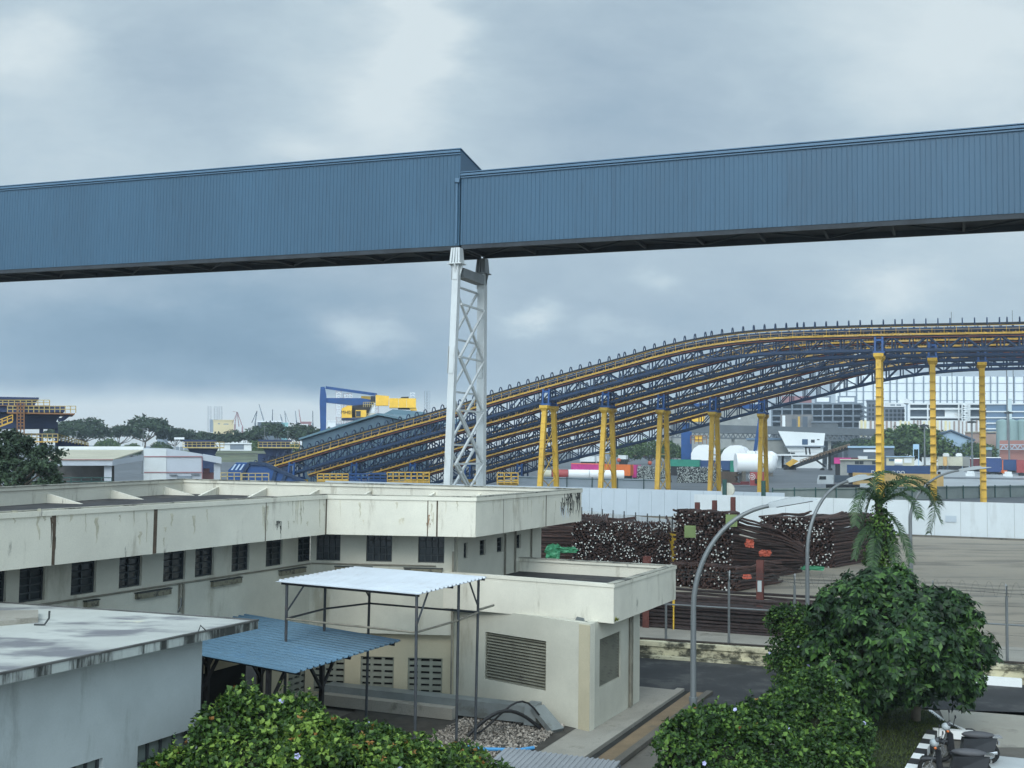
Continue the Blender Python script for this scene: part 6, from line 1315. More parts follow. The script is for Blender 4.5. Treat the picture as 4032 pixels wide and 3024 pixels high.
# grass bank, white gate, light poles
m = MB(); a_, b_ = pd(560, 1835, 330), pd(1400, 1840, 330); c_, d_ = pd(1400, 1778, 395), pd(560, 1772, 395); m.add([a_, b_, c_, d_] + [Vector((v.x, v.y, 0)) for v in (a_, b_, c_, d_)], [(0, 1, 2, 3), (0, 4, 5, 1), (1, 5, 6, 2), (2, 6, 7, 3), (3, 7, 4, 0)]); struct('grass_bank', m, m_verge)
m = MB(); pb(m, 560, 1300, 1786, 1789, 372, 1); tag(m.build('bank_ditch', m_black), kind='structure')
simple('gate_wall', 'low white gate wall at the top of the grass bank', 'wall', 868, 990, 1748, 1772, 400, 1.5, m_palew, m_far_w, win=[(906, 960, 1750, 1770, m_far_g)])
simple('gate_canopy', 'pale flat gate canopy on posts under the rain trees', 'canopy', 686, 726, 1722, 1730, 410, 5, m_far_w, win=None)
simple('site_office', 'white site office with dark window strip behind the rain trees', 'building', 830, 960, 1716, 1736, 500, 10, m_palew, m_far_w, win=[(870, 930, 1720, 1730, m_glass)])
for x, y0, Y, lb in ((562, 1690, 300, 'thin light pole over the gatehouse roof'), (1040, 1680, 320, 'thin light pole left of the second small hopper'), (1132, 1700, 330, 'shorter light pole right of the second small hopper'), (300, 1700, 300, 'thin light pole right of the big hopper')):
    p = at_(x, 1770, Y); m = MB(); h = pd(x, y0, Y).z - p.z; m.tube((0, 0, 0), (0, 0, h), .12, .08); m.box(-.5, .5, -.1, .1, h, h+.15); solo('light_pole', m, m_galv, lb, 'light pole', p, 'thin light poles on the left')
# ---------------------------------------------------------------- far shipyard
def lattice(m, x, y0, y1, Y, w, th, step):
    c = pd(x, y1, Y); t = pd(x, y0, Y); h = t.z - c.z; n = max(2, int(h/step)); lean = t - c
    P = [Vector((a_*w/2, b_*w/2, 0)) for a_, b_ in ((-1, -1), (1, -1), (1, 1), (-1, 1))]
    th *= .62
    for q in P: m.bar(c + q, c + lean + q, th)
    for i in range(n):
        for a_, b_ in ((0, 1), (1, 2), (2, 3), (3, 0)):
            z0, z1 = c + lean*(i/n), c + lean*((i+1)/n); m.bar(z0 + P[a_], z1 + P[b_], th*.6); m.bar(z1 + P[a_], z1 + P[b_], th*.6)
def rig(label, legs, hull, Y, mt, hm, w, zig=None):
    r = thing('jack_up_rig', label, 'rig', at_(legs[0][0], 1700, Y).xy.to_3d() + Z*3.5, 0, 'far jack up rigs')
    for x, y0, y1 in legs: m = MB(); lattice(m, x, y0, y1, Y, w, w*.07, w*.8); m.build('leg', mt, r, world=True)
    if hull: m = MB(); pb(m, *hull, Y-10, 40); m.build('hull', hm, r, world=True)
rig('pair of very faint jack up rig legs above the far yellow hall', [(825, 1600, 1700), (850, 1601, 1700), (868, 1601, 1700)], (826, 856, 1652, 1700), 1500, m_far_g, m_far_g, 4.0)
rig('red and white jack up rig legs standing behind the blue crane boom', [(1334, 1535, 1690), (1362, 1548, 1690), (1374, 1548, 1690), (1480, 1560, 1690)], (1300, 1500, 1668, 1700), 1350, m_far_r, m_far_g, 6)
rig('single very faint jack up rig leg right of the crane counterweight', [(1678, 1540, 1690), (1686, 1540, 1690)], None, 1600, m_far_g, m_far_g, 5)
for k, (x, y0, y1) in enumerate([(1334, 1545, 1640), (1366, 1553, 1575), (1378, 1553, 1575), (1625, 1545, 1565)]):
    r = thing('leg_marker', ['white zigzag leg of the far rig left of the cabin', 'white zigzag leg tip left of the boom middle', 'white zigzag leg tip right of the boom middle', 'white zigzag leg tip above the crane counterweight'][k], 'rig', at_(x, 1700, 1340).xy.to_3d() + Z*3.5, 0, 'zigzag rig legs'); m = MB(); y = y0
    while y < y1:
        for s in (0, 1):
            p, q = pd(x-8+8*s, y + (6 if s == 0 else 0) - 6*0, 1340), pd(x+8*s, y + (0 if s == 0 else 6), 1340)
            m.bar(p, q, 1.0)
        y += 10
    m.bar(pd(x-9, y1, 1342), pd(x-9, y0, 1342), .7); m.bar(pd(x+9, y1, 1342), pd(x+9, y0, 1342), .7); m.build('lattice', m_far_w, r, world=True)
simple('shipyard_hall', 'far pale yellow shipyard hall rising over the trees', 'building', 840, 920, 1657, 1700, 1300, 60, m_far_y, m_far_y, win=[(858, 866, 1666, 1671, m_far_g), (880, 900, 1668, 1672, m_far_g)])
simple('shipyard_hall', 'very faint low grey hall on the left horizon', 'building', 618, 662, 1663, 1700, 1600, 60, m_far_g, m_far_r)
simple('waterfront_shed', 'far shed with bright white roof over the rain trees', 'shed', 1014, 1108, 1662, 1690, 900, 40, m_far_d, m_far_w, roofh=5); simple('waterfront_shed', 'far teal roofed shed right of the white roofed one', 'shed', 1100, 1134, 1668, 1690, 910, 40, m_far_t, m_far_t)
simple('waterfront_shed', 'far low dark red shed left of the crane arm', 'shed', 1185, 1225, 1664, 1690, 920, 40, m_far_r, m_far_r); simple('waterfront_shed', 'far white gabled shed left of the crane arm', 'shed', 1182, 1212, 1674, 1690, 880, 30, m_far_w, m_far_w); simple('waterfront_shed', 'far white box shed right of the crane arm', 'shed', 1290, 1322, 1660, 1690, 900, 40, m_far_w, m_far_w)
for k, (x0, y0, x1, y1, x2, y2, lb) in enumerate([(925, 1670, 932, 1622, 916, 1620, 'far red luffing crane nearest the yellow hall'), (955, 1680, 934, 1622, 912, 1672, 'far red A frame crane just right of the yellow hall'), (1005, 1665, 1012, 1618, 1003, 1665, 'far dark tapering crane tower'), (1040, 1665, 1020, 1592, 1042, 1660, 'far thin leaning crane jib'), (1072, 1660, 1073, 1612, 1074, 1660, 'far single dark crane mast'), (1112, 1668, 1104, 1632, 1114, 1660, 'far short leaning jib over the teal roof'), (1126, 1665, 1121, 1618, 1136, 1660, 'far leaning crane right of the teal roof'), (1168, 1675, 1163, 1618, 1170, 1670, 'far thin mast left of the red shed'), (1184, 1668, 1177, 1612, 1186, 1664, 'far tall reddish leaning mast over the red shed'), (1232, 1665, 1231, 1618, 1233, 1660, 'far dark mast close to the blue crane arm')]):
    Y = 1250; r = thing('harbour_crane', lb, 'crane', at_(x0, 1700, Y).xy.to_3d() + Z*3.5, 0, 'far harbour cranes'); m = MB(); b_ = pd(x0, y0, Y); t_ = pd(x1, y1, Y); m.bar(b_.xy.to_3d(), b_, 1.5); m.bar(b_, t_, .8); m.bar(t_, pd(x2, y2, Y), .4)
    if k in (1, 2): m.bar(pd(x0-14, y0, Y), t_, .8)
    m.build('jib', m_far_d if k in (2, 4, 9) else m_far_r if k in (0, 1, 8) else m_far_g, r, world=True)
# ================================================================= yard and skyline on the right
m = MB(); m.poly([(-600, 299, .604), (900, 299, .604), (900, 345, 3.5), (-600, 345, 3.5)]); m.poly([(900, 345, 3.5), (2500, 4700, 3.5), (-2500, 4700, 3.5), (-600, 345, 3.5)]); struct('dock_yard', m, m_yardd)
zy = lambda x, y, Y, e: pd(x, y, Y) + Z*e
m = MB(); E_l = [(3640, 4500, 219), (3672, 4500, 299), (3680, 4300, 322), (3686, 3900, 345), (3700, 3722, 398)]
for (xa, xb, Ya), (xc, xd, Yc_) in zip(E_l, E_l[1:]):
    v = [pd(x, 1800, Y) for x, Y in ((xa, Ya), (xb, Ya), (xd, Yc_), (xc, Yc_))]
    for p in v: p.z = gz_(p.y) + .03
    m.poly(v)
struct('pale_road', m, m_roadl)
m = MB()
for x0, x1, y, Y in ((3735, 3780, 1897, 262), (3838, 3852, 1894, 262), (3910, 3925, 1893, 265), (3990, 4030, 1911, 250)):
    a_, b_ = pd(x0, y, Y), pd(x1, y, Y); z = gz_(Y)+.04; m.poly([Vector((a_.x, Y, z)), Vector((b_.x, Y, z)), Vector((b_.x+.4, Y+2.2, gz_(Y+2.2)+.04)), Vector((a_.x+.4, Y+2.2, gz_(Y+2.2)+.04))])
struct('road_marking', m, m_white)
def cont(label, x0, x1, y0, y1, Y, mt, depth=2.5, group='shipping containers', name='container', cat='container', drop=True):
    r = thing(name, label, cat, at_((x0+x1)/2, 1800, Y), 0, group); c = pd((x0+x1)/2, 1770, Y); a_, b_ = pp(x0, y1, c, BX), pp(x1, y1, c, BX); z0, z1 = pd((x0+x1)/2, y1, Y).z, pd((x0+x1)/2, y0, Y).z
    L = (b_-a_).xy.length; mx_ = Matrix.Translation(Vector((a_.x, a_.y, z0))) @ GM; h = z1-z0; m = MB(mx_)
    m.box(.1, L-.1, .06, depth-.06, .05, h-.05); n = max(4, int(L/.55))
    for i in range(n): x = .15 + (L-.3)*(i+.25)/n; m.box(x, x+(L-.3)/n*.5, .02, .059, .16, h-.16)
    m.build('shell', mt, r, world=True); m = MB(mx_)
    for x in (0, L-.12): m.box(x, x+.12, -.01, .11, 0, h); m.box(x, x+.12, depth-.11, depth+.01, 0, h)
    m.box(.121, L-.121, 0, .1, 0, .13); m.box(.121, L-.121, 0, .1, h-.13, h); m.build('frame', mt, r, world=True)
    gp_ = z0 - gz_(Y)
    if gp_ > .12 and drop: m = MB(mx_); m.box(.3, L-.3, .3, depth-.3, -gp_-.1, -.004); m.build('stand', m_black, r, world=True)
    return r, mx_, L, h
C_ = lambda *c: mat('container_paint', lin(*c), .55, .1, .3, stain=tuple(v*.6 for v in lin(*c)[:3]), stain_amt=.5, stain_scale=.5)
m_mag, m_org, m_grn, m_nav, m_tanc, m_bei = C_(190, 60, 130), C_(214, 112, 50), C_(40, 128, 108), C_(42, 70, 112), C_(214, 178, 118), C_(186, 184, 164)
m_redc, m_dred, m_bluec, m_greyc, m_pink, m_whc = C_(150, 66, 66), C_(96, 40, 44), C_(44, 66, 112), C_(140, 142, 138), C_(226, 110, 90), C_(206, 210, 210)
m_tank = mat('white_wrap', lin(224, 226, 226), .6, .03, .3, bump=.2, bscale=1.5)
r, mx_, L, h = cont('magenta container with coral top behind the white pipe sections', 2248, 2378, 1828, 1877, 300, m_mag, 3); m = MB(mx_); m.box(.0, L, .0, 3.0, h+.01, h+.25); m.build('lid', m_pink, r, world=True)
cont('orange container overlapping the magenta one by the second slope trestle', 2366, 2486, 1828, 1872, 296, m_org, 3); cont('magenta container end right of the orange container', 2488, 2505, 1830, 1880, 300, m_mag, 5)
cont('green container behind the scrap piles left', 2625, 2755, 1809, 1836, 318, m_grn); cont('navy container right of the green one, behind scrap', 2757, 2874, 1813, 1850, 316, m_nav); cont('dark green container end against the white tank', 2875, 2896, 1813, 1862, 312, m_grn, 6)
# white pipe sections on the near side
pt = thing('pipe_section', 'long white pipe sections with one red sleeve lying behind the grey fence', 'pipe', at_(2280, 1870, 262))
for k, (x0, x1, mt, rr) in enumerate(((2118, 2170, m_bei, 1.0), (2172, 2236, m_redc, 1.15), (2238, 2318, m_tank, 1.15), (2320, 2456, m_tank, 1.15))):
    c = pd(2280, 1770, 262); a_, b_ = pp(x0, 1872, c, BX), pp(x1, 1872, c, BX); a_.z = b_.z = pd(2280, 1868, 262).z; m = MB(); m.tube(a_, b_, rr, n=16); m.build('sleeve', mt, pt, 40, world=True)
# scrap and pipe stacks
m_pend = mat('pale_pipe_end', lin(150, 156, 152), .5, .2, 1., island=.6)
m_scrapd = mat('scrap_dark', (.02, .022, .024), .8, .3, 1.)
for x0, x1, y0, y1, lb, sd_ in ((2506, 2645, 1832, 1890, 'black and silver pipe stack between second and third slope trestles', 81), (2664, 2850, 1836, 1900, 'larger black and silver pipe stack behind the third slope trestle', 82)):
    rg = random.Random(sd_); Y = 285; r = thing('pipe_stack', lb, 'pipe stack', at_((x0+x1)/2, 1880, Y), 0, 'stacks of pipe ends'); m = MB(); pe(m, [(x0, y1+8), (x1, y1+8), (x1-8, y0+8), (x0+6, y0+4)], Y, 6); m.build('pile', m_scrapd, r, world=True)
    m = MB(); c = pd((x0+x1)/2, 1770, Y)
    for i in range(620):
        x, y = rg.uniform(x0+3, x1-5), rg.uniform(y0+2, y1); p = pp(x, y, c, BX) - A*rg.uniform(.0, .25); d = Vector((rg.uniform(-1, 1), rg.uniform(-.2, .2), rg.uniform(-.7, .7))).normalized()*rg.uniform(.15, .42); m.bar(p-d*.5, p+d*.5, rg.uniform(.08, .18))
    tag(m.build('pipe_ends', m_pend, r, world=True), kind='stuff')
# brown timber heap beside
m = MB(); rg = random.Random(9)
for i in range(14): m.box(-2.2+rg.uniform(-.4, .4), 2.2+rg.uniform(-.4, .4), -1.5, 1.5, .22*i, .22*i+.2)
solo('timber_stack', m, mat('dark_timber', lin(78, 66, 56), .8, .2, 1.), 'dark brown timber stack right of the pipe stacks', 'timber stack', at_(2870, 1895, 282), rz=-TH)
# wrapped domes, tank
def dome(label, x0, x1, yt, yb, Y, dx):
    r = thing('wrapped_drum', label, 'drum', at_((x0+x1)/2, 1800, Y), 0, 'white wrapped drums'); c = pd((x0+x1)/2, yb, Y); rad = (x1-x0)/2*Y/FPX; zt_ = pd((x0+x1)/2, yt, Y).z; m = MB(); n = 40; vs = []; cz = zt_-rad*.98
    for s in (0, 1):
        for k in range(n): a_ = 2*math.pi*k/n; q = rad*(1 + .018*math.cos(a_*13)); vs.append(c.xy.to_3d() + B*(q*math.cos(a_)) + A*(s*dx) + Z*(cz + q*math.sin(a_)))
    m.add(vs, [tuple(range(n)), tuple(range(2*n-1, n-1, -1))] + [(k, (k+1) % n, n+(k+1) % n, n+k) for k in range(n)]); m.build('wrapping', m_tank, r, 50, world=True)
    m = MB(); m.hexa([c.xy.to_3d() + B*a_ + A*b_ + Z*(gz_(Y)-.1) for a_, b_ in ((-rad*.6, .5), (rad*.6, .5), (rad*.6, dx-.5), (-rad*.6, dx-.5))], [c.xy.to_3d() + B*a_ + A*b_ + Z*(cz-rad*.7) for a_, b_ in ((-rad*.6, .5), (rad*.6, .5), (rad*.6, dx-.5), (-rad*.6, dx-.5))]); m.build('cradle', m_far_g, r, world=True)
dome('white scalloped wrapped drum left of the fourth slope trestle', 2720, 2812, 1752, 1815, 335, 7); dome('white scalloped wrapped drum right of the fourth slope trestle', 2838, 2948, 1754, 1815, 335, 7)
tk = thing('storage_tank', 'long white horizontal storage tank with rounded end near the red truck', 'tank', at_(2970, 1860, 300)); c = pd(2970, 1825, 300); a_, b_ = pp(2896, 1828, c, BX), pp(3032, 1828, c, BX); a_.z = b_.z = c.z
m = MB(); m.path([a_, a_.lerp(b_, .5), b_, b_ + B*1.2, b_ + B*1.75], [2.75, 2.75, 2.75, 2.0, .8], 24); m.build('shell', m_tank, tk, 40, world=True)
m = MB(); m.box(c.x-2.2, c.x-.4, c.y-.9, c.y+1, c.z+2.6, c.z+3.5); m.box(c.x+.4, c.x+4.2, c.y-.9, c.y+1, c.z+2.6, c.z+3.5); m.build('lagging_box', m_tank, tk, world=True)
m = MB(); 
for f in (.2, .8): q = a_.lerp(b_, f); m.box(q.x-.5, q.x+.5, q.y-2, q.y+2, gz_(300)-.1, c.z-2.2)
m.build('saddle', m_concd, tk, world=True)
tk2 = thing('storage_tank', 'white tank standing higher behind the horizontal tank', 'tank', at_(3000, 1800, 320)); m = MB(); c = pd(3000, 1800, 320); a_, b_ = pp(2950, 1806, c, BX), pp(3040, 1806, c, BX); m.path([a_, b_, b_ + B*1.2, b_+B*1.7], [2.2, 2.2, 1.5, .5], 20); m.build('shell', m_tank, tk2, 40, world=True); m = MB(); m.box(c.x-3, c.x+3, c.y-1, c.y+1, gz_(320)-.1, c.z-1.9); m.build('saddle', m_concd, tk2, world=True)
# red truck with round emblem
rt_ = thing('red_loader', 'red truck box with round white gear emblem by the fifth slope trestle', 'truck', at_(2980, 1890, 258))
m = MB(); v = pb(m, 2953, 3018, 1859, 1912, 258, 3); m.build('box', m_redc, rt_, world=True)
m = MB(); c = pd(2985, 1770, 258); e = pp(2961, 1877, c, BX) - A*.06
for k in range(24): a_, b_ = 2*math.pi*k/24, 2*math.pi*(k+1)/24; m.bar(e + B*.72*math.cos(a_) + Z*.72*math.sin(a_), e + B*.72*math.cos(b_) + Z*.72*math.sin(b_), .1)
for k in range(8): a_ = 2*math.pi*k/8; m.bar(e + B*.25*math.cos(a_) + Z*.25*math.sin(a_), e + B*.46*math.cos(a_) + Z*.46*math.sin(a_), .14)
for k in range(12): a_, b_ = 2*math.pi*k/12, 2*math.pi*(k+1)/12; m.bar(e + B*.30*math.cos(a_) + Z*.30*math.sin(a_), e + B*.30*math.cos(b_) + Z*.30*math.sin(b_), .1)
m.build('emblem', m_white, rt_, world=True)
m = MB(); pb(m, 2872, 2952, 1903, 1909, 257, 2); pb(m, 2915, 2950, 1896, 1908, 258.5, 2); m.build('chassis', m_dred, rt_, world=True)
m = MB(); pb(m, 2972, 2992, 1886, 1904, 257.8, .15); m.build('window', m_black, rt_, world=True)
# wheeled vehicles
m_wh = mat('vehicle_tyre', (.015, .015, .016), .8, .1)
def wheels(r, xs, y, Y, rad, depth=2.2, nm='wheel'):
    c = pd(sum(xs)/len(xs), 1770, Y)
    for x in xs:
        p = pp(x, y, c, BX); m = MB(); m.tube(p - A*.05, p + A*.4, rad, n=14); m.tube(p + A*(depth-.4), p + A*depth, rad, n=14); m.build(nm, m_wh, r, 40, world=True)
def truck(label, cab, box, Y, cm, bm, ch, group='trucks in the yard', name='truck'):
    r = thing(name, label, 'truck', at_((cab[0]+cab[1])/2, 1900, Y), 0, group)
    if cab:
        m = MB(); x0, x1, y0, y1 = cab; pe(m, [(x0, y1), (x1, y1), (x1, y0), (x0+6, y0), (x0, y0+(y1-y0)*.5)], Y, 2.4); k = m.build('cab', cm, r, world=True)
        m = MB(); pe(m, [(x0+8, y0+(y1-y0)*.5), (x0+(x1-x0)*.55, y0+(y1-y0)*.5), (x0+(x1-x0)*.55, y0+4), (x0+10, y0+4)], Y-.05, .04); m.build('window', m_glass, k, world=True)
    if box: m = MB(); pb(m, *box, Y-.05, 2.5); m.build('box', bm, r, world=True)
    m = MB(); pb(m, ch[0], ch[1], ch[2], ch[3], Y+.3, 1.8); m.build('chassis', m_black, r, world=True)
    n = max(2, int((ch[1]-ch[0])/28)); wheels(r, [ch[0]+10+(ch[1]-ch[0]-20)*i/(n-1) for i in range(n)], ch[3]+1, Y, .5); return r
Yk = 238
t_ = truck('white cabbed flatbed truck in front of the tan container', (3217, 3282, 1871, 1906), None, Yk, m_whc, None, (3252, 3390, 1908, 1922))
m = MB(); pb(m, 3286, 3345, 1872, 1900, Yk+.4, 1.6); m.build('gear', m_far_d, t_, world=True)
cont('long tan container on the trailer behind the palm', 3358, 3690, 1863, 1913, Yk+1, m_tanc, 2.6)
m = MB(); pb(m, 3692, 3704, 1858, 1918, Yk+1.5, 2); tag(m.build('trailer_headboard', m_black), 'black trailer headboard at the right end of the tan container', 'trailer')
simple('pale_cabinet', 'pale grey cabinet standing before the tan container', 'cabinet', 3386, 3424, 1904, 1928, 232, 1.5, m_whc)
r, mx_, L, h = cont('long dark blue open container with white letters above the tan container', 3335, 3640, 1832, 1864, 262, m_nav, 2.6)
text('lettering', 'D.ZEL     ELDO', 1.15, m_white, r, mx_ @ Vector((L*.5, -.06, .25)) - r.location, (R(90), 0, -TH), .01)
r = simple('precast_block', 'grey concrete cabin with two dark windows behind the blue container', 'building', 3308, 3455, 1812, 1860, 290, 8, m_greyc, m_bei, win=[(3366, 3382, 1816, 1828, m_glass), (3384, 3400, 1816, 1828, m_glass), (3434, 3452, 1816, 1828, m_glass)])
cont('bright pink container peeping out above the concrete cabin', 3284, 3345, 1802, 1826, 312, m_mag); cont('red topped container right of the pink one', 3347, 3378, 1802, 1812, 314, m_dred); cont('white container top left of the palm trestle', 3378, 3412, 1796, 1812, 315, m_whc)
# mobile belt stacker
ms = thing('mobile_stacker', 'long dark mobile belt stacker sloping up to the right on wheels', 'conveyor', at_(3200, 1850, 345)); Y = 345; c = pd(3220, 1770, Y)
m = MB(); pe(m, [(3105, 1842), (3112, 1850), (3370, 1760), (3372, 1748), (3230, 1782)], Y, 2); m.build('boom', m_scrapd, ms, world=True)
m = MB(); prail(m, 3150, 3345, 1812, 1824, Y-.2, 16, .18, 1748, 1760); m.build('side_rail', m_idler, ms, world=True)
m = MB(); pe(m, [(3092, 1826), (3110, 1838), (3145, 1816), (3122, 1806)], Y-.5, 3); m.build('hopper', m_yel, ms, world=True)
m = MB(); pb(m, 3085, 3135, 1830, 1850, Y, 2.4); pb(m, 3262, 3272, 1770, 1850, Y, 1.5); m.bar(pp(3200, 1802, c, BX), pp(3250, 1838, c, BX), .5); m.bar(pp(3175, 1790, c, BX), pp(3172, 1760, c, BX), .4); m.bar(pp(3190, 1790, c, BX), pp(3186, 1763, c, BX), .4); m.bar(pp(3170, 1762, c, BX), pp(3230, 1762, c, BX), .4); m.build('support', m_black, ms, world=True)
wheels(ms, [3095, 3125, 3236, 3268], 1850, Y, .6)
# red tractors, small vans
for x, lb, mt in ((2505, 'red tractor unit left under the trees', m_redc), (2545, 'red tractor unit in the middle under the trees', m_redc), (2582, 'orange red tractor unit next to the third slope trestle', m_org)):
    truck(lb, (x-14, x+6, 1776, 1796), None, 620, mt, None, (x-14, x+20, 1796, 1803), 'red tractor units')
cont('white reefer box left under the low truss', 2283, 2344, 1796, 1818, 380, m_whc); cont('second white reefer box beside the trestle', 2348, 2382, 1796, 1818, 380, m_whc); cont('white van box right of the second slope trestle', 2434, 2466, 1792, 1808, 390, m_whc)
for x, y, lb in ((2437, 1812, 'orange buoy ball on the shipping container right of the second trestle'), (2559, 1823, 'orange buoy ball above the pipe stack')):
    m = MB(); m.ball((0, 0, 0), .55); solo('buoy', m, m_orange, lb, 'buoy', pd(x, y, 284), 'orange buoys', smooth=60)
# white angular office
Yo = 390
of = thing('angular_office', 'white angular modern office with slanted end wall and one blue window', 'building', at_(3150, 1780, Yo))
m = MB(); pe(m, [(3105, 1778), (3240, 1780), (3249, 1706), (3064, 1697)], Yo, 14); m.build('upper_wall', m_palew, of, world=True)
m = MB(); pb(m, 3112, 3238, 1780.5, 1848, Yo+.1, 12); m.build('lower_wall', m_palew, of, world=True)
m = MB(); pb(m, 3114, 3130, 1782, 1788, Yo, .08); pb(m, 3120, 3225, 1790, 1798, Yo, .08); m.build('window_strip', m_glass, of, world=True)
m = MB(); pb(m, 3158, 3181, 1729, 1751, Yo-.06, .05); m.build('window', mat('blue_glass', lin(60, 84, 110), .3, .1), of, world=True)
m = MB(); pb(m, 3193, 3208, 1731, 1743, Yo-.06, .05); m.build('window', m_glass, of, world=True); m = MB(); pb(m, 3217, 3227, 1729, 1733, Yo-.06, .05); m.build('window', m_glass, of, world=True)
m = MB(); pb(m, 3090, 3250, 1755, 1759, Yo-1.2, 1.1); m.build('ledge', m_far_g, of, world=True)
simple('annex', 'grey rendered annex with blue roof edge left of the white office', 'building', 2940, 3112, 1732, 1798, Yo+8, 14, m_greyc, mat('blue_eaves', lin(96, 118, 138), .5, .1), roofh=7)
simple('portal_shelter', 'long white flat shelter roof in front of the annex', 'shelter', 3030, 3260, 1788, 1794, Yo-14, 5, m_palew, win=None)
for x, lb in ((3070, 'white delivery kiosk left'), (3100, 'white delivery kiosk right')):
    simple('kiosk', ('white tarpaulin kiosk left of the stacker' if x == 3070 else 'pale glass kiosk behind the stacker hopper'), 'kiosk', x-22, x+16, 1796, 1830, Yo-8, 4, m_palew, m_far_w)
# second material handler
r = thing('material_handler', 'second blue material handling crane half hidden behind the slope trestles', 'crane', at_(2700, 1780, 345)); Y = 345
m = MB(); pb(m, 2682, 2724, 1700, 1872, Y, 3.4); pb(m, 2686, 2716, 1665, 1699.6, Y+.3, 2.8); m.build('pedestal', m_cblue2, r, world=True)
m = MB(); pe(m, [(2650, 1598), (3010, 1612), (3010, 1592), (2780, 1588), (2650, 1590)], Y, 2.2); m.build('boom', m_cblue2, r, world=True)
m = MB(); pe(m, [(2965, 1784), (2978, 1784), (3000, 1655), (3008, 1600), (2994, 1600), (2985, 1650)], Y-.3, 2); m.build('stick', m_cblue2, r, world=True)
m = MB(); pb(m, 2661, 2775, 1637, 1660, Y-1, 5); m.build('counterweight', m_yelc, r, world=True)
m = MB(); pb(m, 2735, 2764, 1714, 1739, Y-1, 3); m.build('operator_cab', m_yelc, r, world=True); m = MB(); prail(m, 2720, 2782, 1716, 1748, Y-1.2, 4, .2); m.build('handrail', m_rustl, r, world=True)
# viaduct like long dark roofs, warehouses
m_visd = mat('viaduct_dark', lin(88, 94, 98), .7, .12, .1)
vi = thing('covered_viaduct', 'long dark grey covered viaduct with lattice underside across the middle distance', 'viaduct', at_(3050, 1720, 520)); Y = 520
m = MB(); pe(m, [(2640, 1702), (3500, 1716), (3500, 1690), (2640, 1668)], Y, 14); m.build('roof', m_visd, vi, world=True)
m = MB(); c = pd(3000, 1770, Y)
for i in range(46): x = 2640 + i*19; m.bar(pp(x, 1703 + i*.3, c, BX), pp(x+9, 1722 + i*.3, c, BX), .5); m.bar(pp(x+9, 1722 + i*.3, c, BX), pp(x+19, 1703 + i*.3, c, BX), .5)
m.bar(pp(2640, 1722, c, BX), pp(3500, 1737, c, BX), .7); m.build('truss', m_visd, vi, world=True)
m = MB()
for x in (2640, 2750, 2880, 3010, 3260, 3400, 3490): pb(m, x, x+12, 1722, 1832, Y+2, 3)
m.build('pier', m_greyc, vi, world=True)
simple('grey_warehouse', 'plain pale grey warehouse wall behind the second crane boom', 'warehouse', 2600, 3000, 1606, 1690, 640, 40, m_greyc, None, win=[(2905, 2916, 1640, 1650, m_far_w)])
simple('brick_shed', 'cluttered brown and grey plant shed under the car park', 'building', 3072, 3200, 1632, 1700, 560, 12, mat('plant_shed', lin(112, 112, 112), .8, .3, .15, stain=lin(150, 140, 110), stain_amt=.6, stain_scale=.1), None, win=[(3142, 3150, 1640, 1690, m_yel), (3080, 3092, 1636, 1690, m_far_w), (3118, 3136, 1650, 1692, m_far_d), (3160, 3180, 1640, 1690, m_far_d)])
simple('long_shed', 'long low grey shed roof right of the plant shed', 'shed', 3195, 3300, 1664, 1690, 540, 15, m_visd, m_far_g)
# open concrete car park
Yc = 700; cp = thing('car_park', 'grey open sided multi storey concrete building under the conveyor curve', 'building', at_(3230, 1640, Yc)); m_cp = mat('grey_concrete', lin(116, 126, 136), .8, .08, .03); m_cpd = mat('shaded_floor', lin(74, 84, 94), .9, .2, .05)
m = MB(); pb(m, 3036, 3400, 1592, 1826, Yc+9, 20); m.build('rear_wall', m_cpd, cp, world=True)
for y in (1586, 1608, 1634, 1657, 1682): m = MB(); pb(m, 3036, 3402, y, y+6, Yc, 9); m.build('floor_slab', m_cp, cp, world=True)
for i in range(10): m = MB(); x = 3036 + i*40; pb(m, x, x+6, 1592.2, 1826, Yc-.4, 1.2); m.build('column', m_cp, cp, world=True)
for x0, x1, y0 in ((3208, 3272, 1559), (3298, 3372, 1559)): m = MB(); pb(m, x0, x1, y0, 1585.6, Yc+2, 8); k = m.build('roof_room', m_cp, cp, world=True); m = MB(); pb(m, x0+8, x1-8, y0+6, 1582, Yc+1.9, .08); m.build('panel', m_far_w, k, world=True)
m = MB(); pb(m, 3078, 3196, 1560, 1585.4, Yc+20, 8); m.build('upper_storey', m_far_r, cp, world=True)
m = MB()
for k in range(6): y = 1592 + k*18; c = pd(3400, 1770, Yc-1); m.bar(pp(3388, y, c, BX), pp(3412, y+15, c, BX), .8); m.bar(pp(3412, y+15, c, BX), pp(3388, y+18, c, BX), .8)
m.build('stair', m_cp, cp, world=True)
# giant ship hall
Yg = 980; gh_ = thing('ship_hall', 'gigantic white ribbed ship building hall filling the right horizon', 'building', at_(3700, 1600, Yg)); m_hall = mat('hall_cladding', lin(222, 228, 230), .6, .03, .01); m_hallr = mat('hall_rib', lin(116, 128, 140), .7, .05)
m = MB(); pe(m, [(3290, 1822), (4260, 1822), (4260, 1488), (4000, 1484), (3640, 1480), (3400, 1478), (3290, 1482)], Yg, 120); m.build('wall', m_hall, gh_, world=True)
for i in range(30):
    x = 3304 + i*33 - (6 if i % 2 else 0); m = MB(); pe(m, [(x, 1700), (x+5.5, 1700), (x+5.5, 1482), (x, 1482)], Yg-.7, .6); m.build('rib', m_hallr, gh_, world=True)
m = MB(); pb(m, 3292, 4258, 1508, 1510, Yg-.3, .2); pb(m, 3292, 4258, 1541, 1543, Yg-.3, .2); pb(m, 3292, 4258, 1576, 1578, Yg-.3, .2); m.build('sheeting_joint', m_hallr, gh_, world=True)
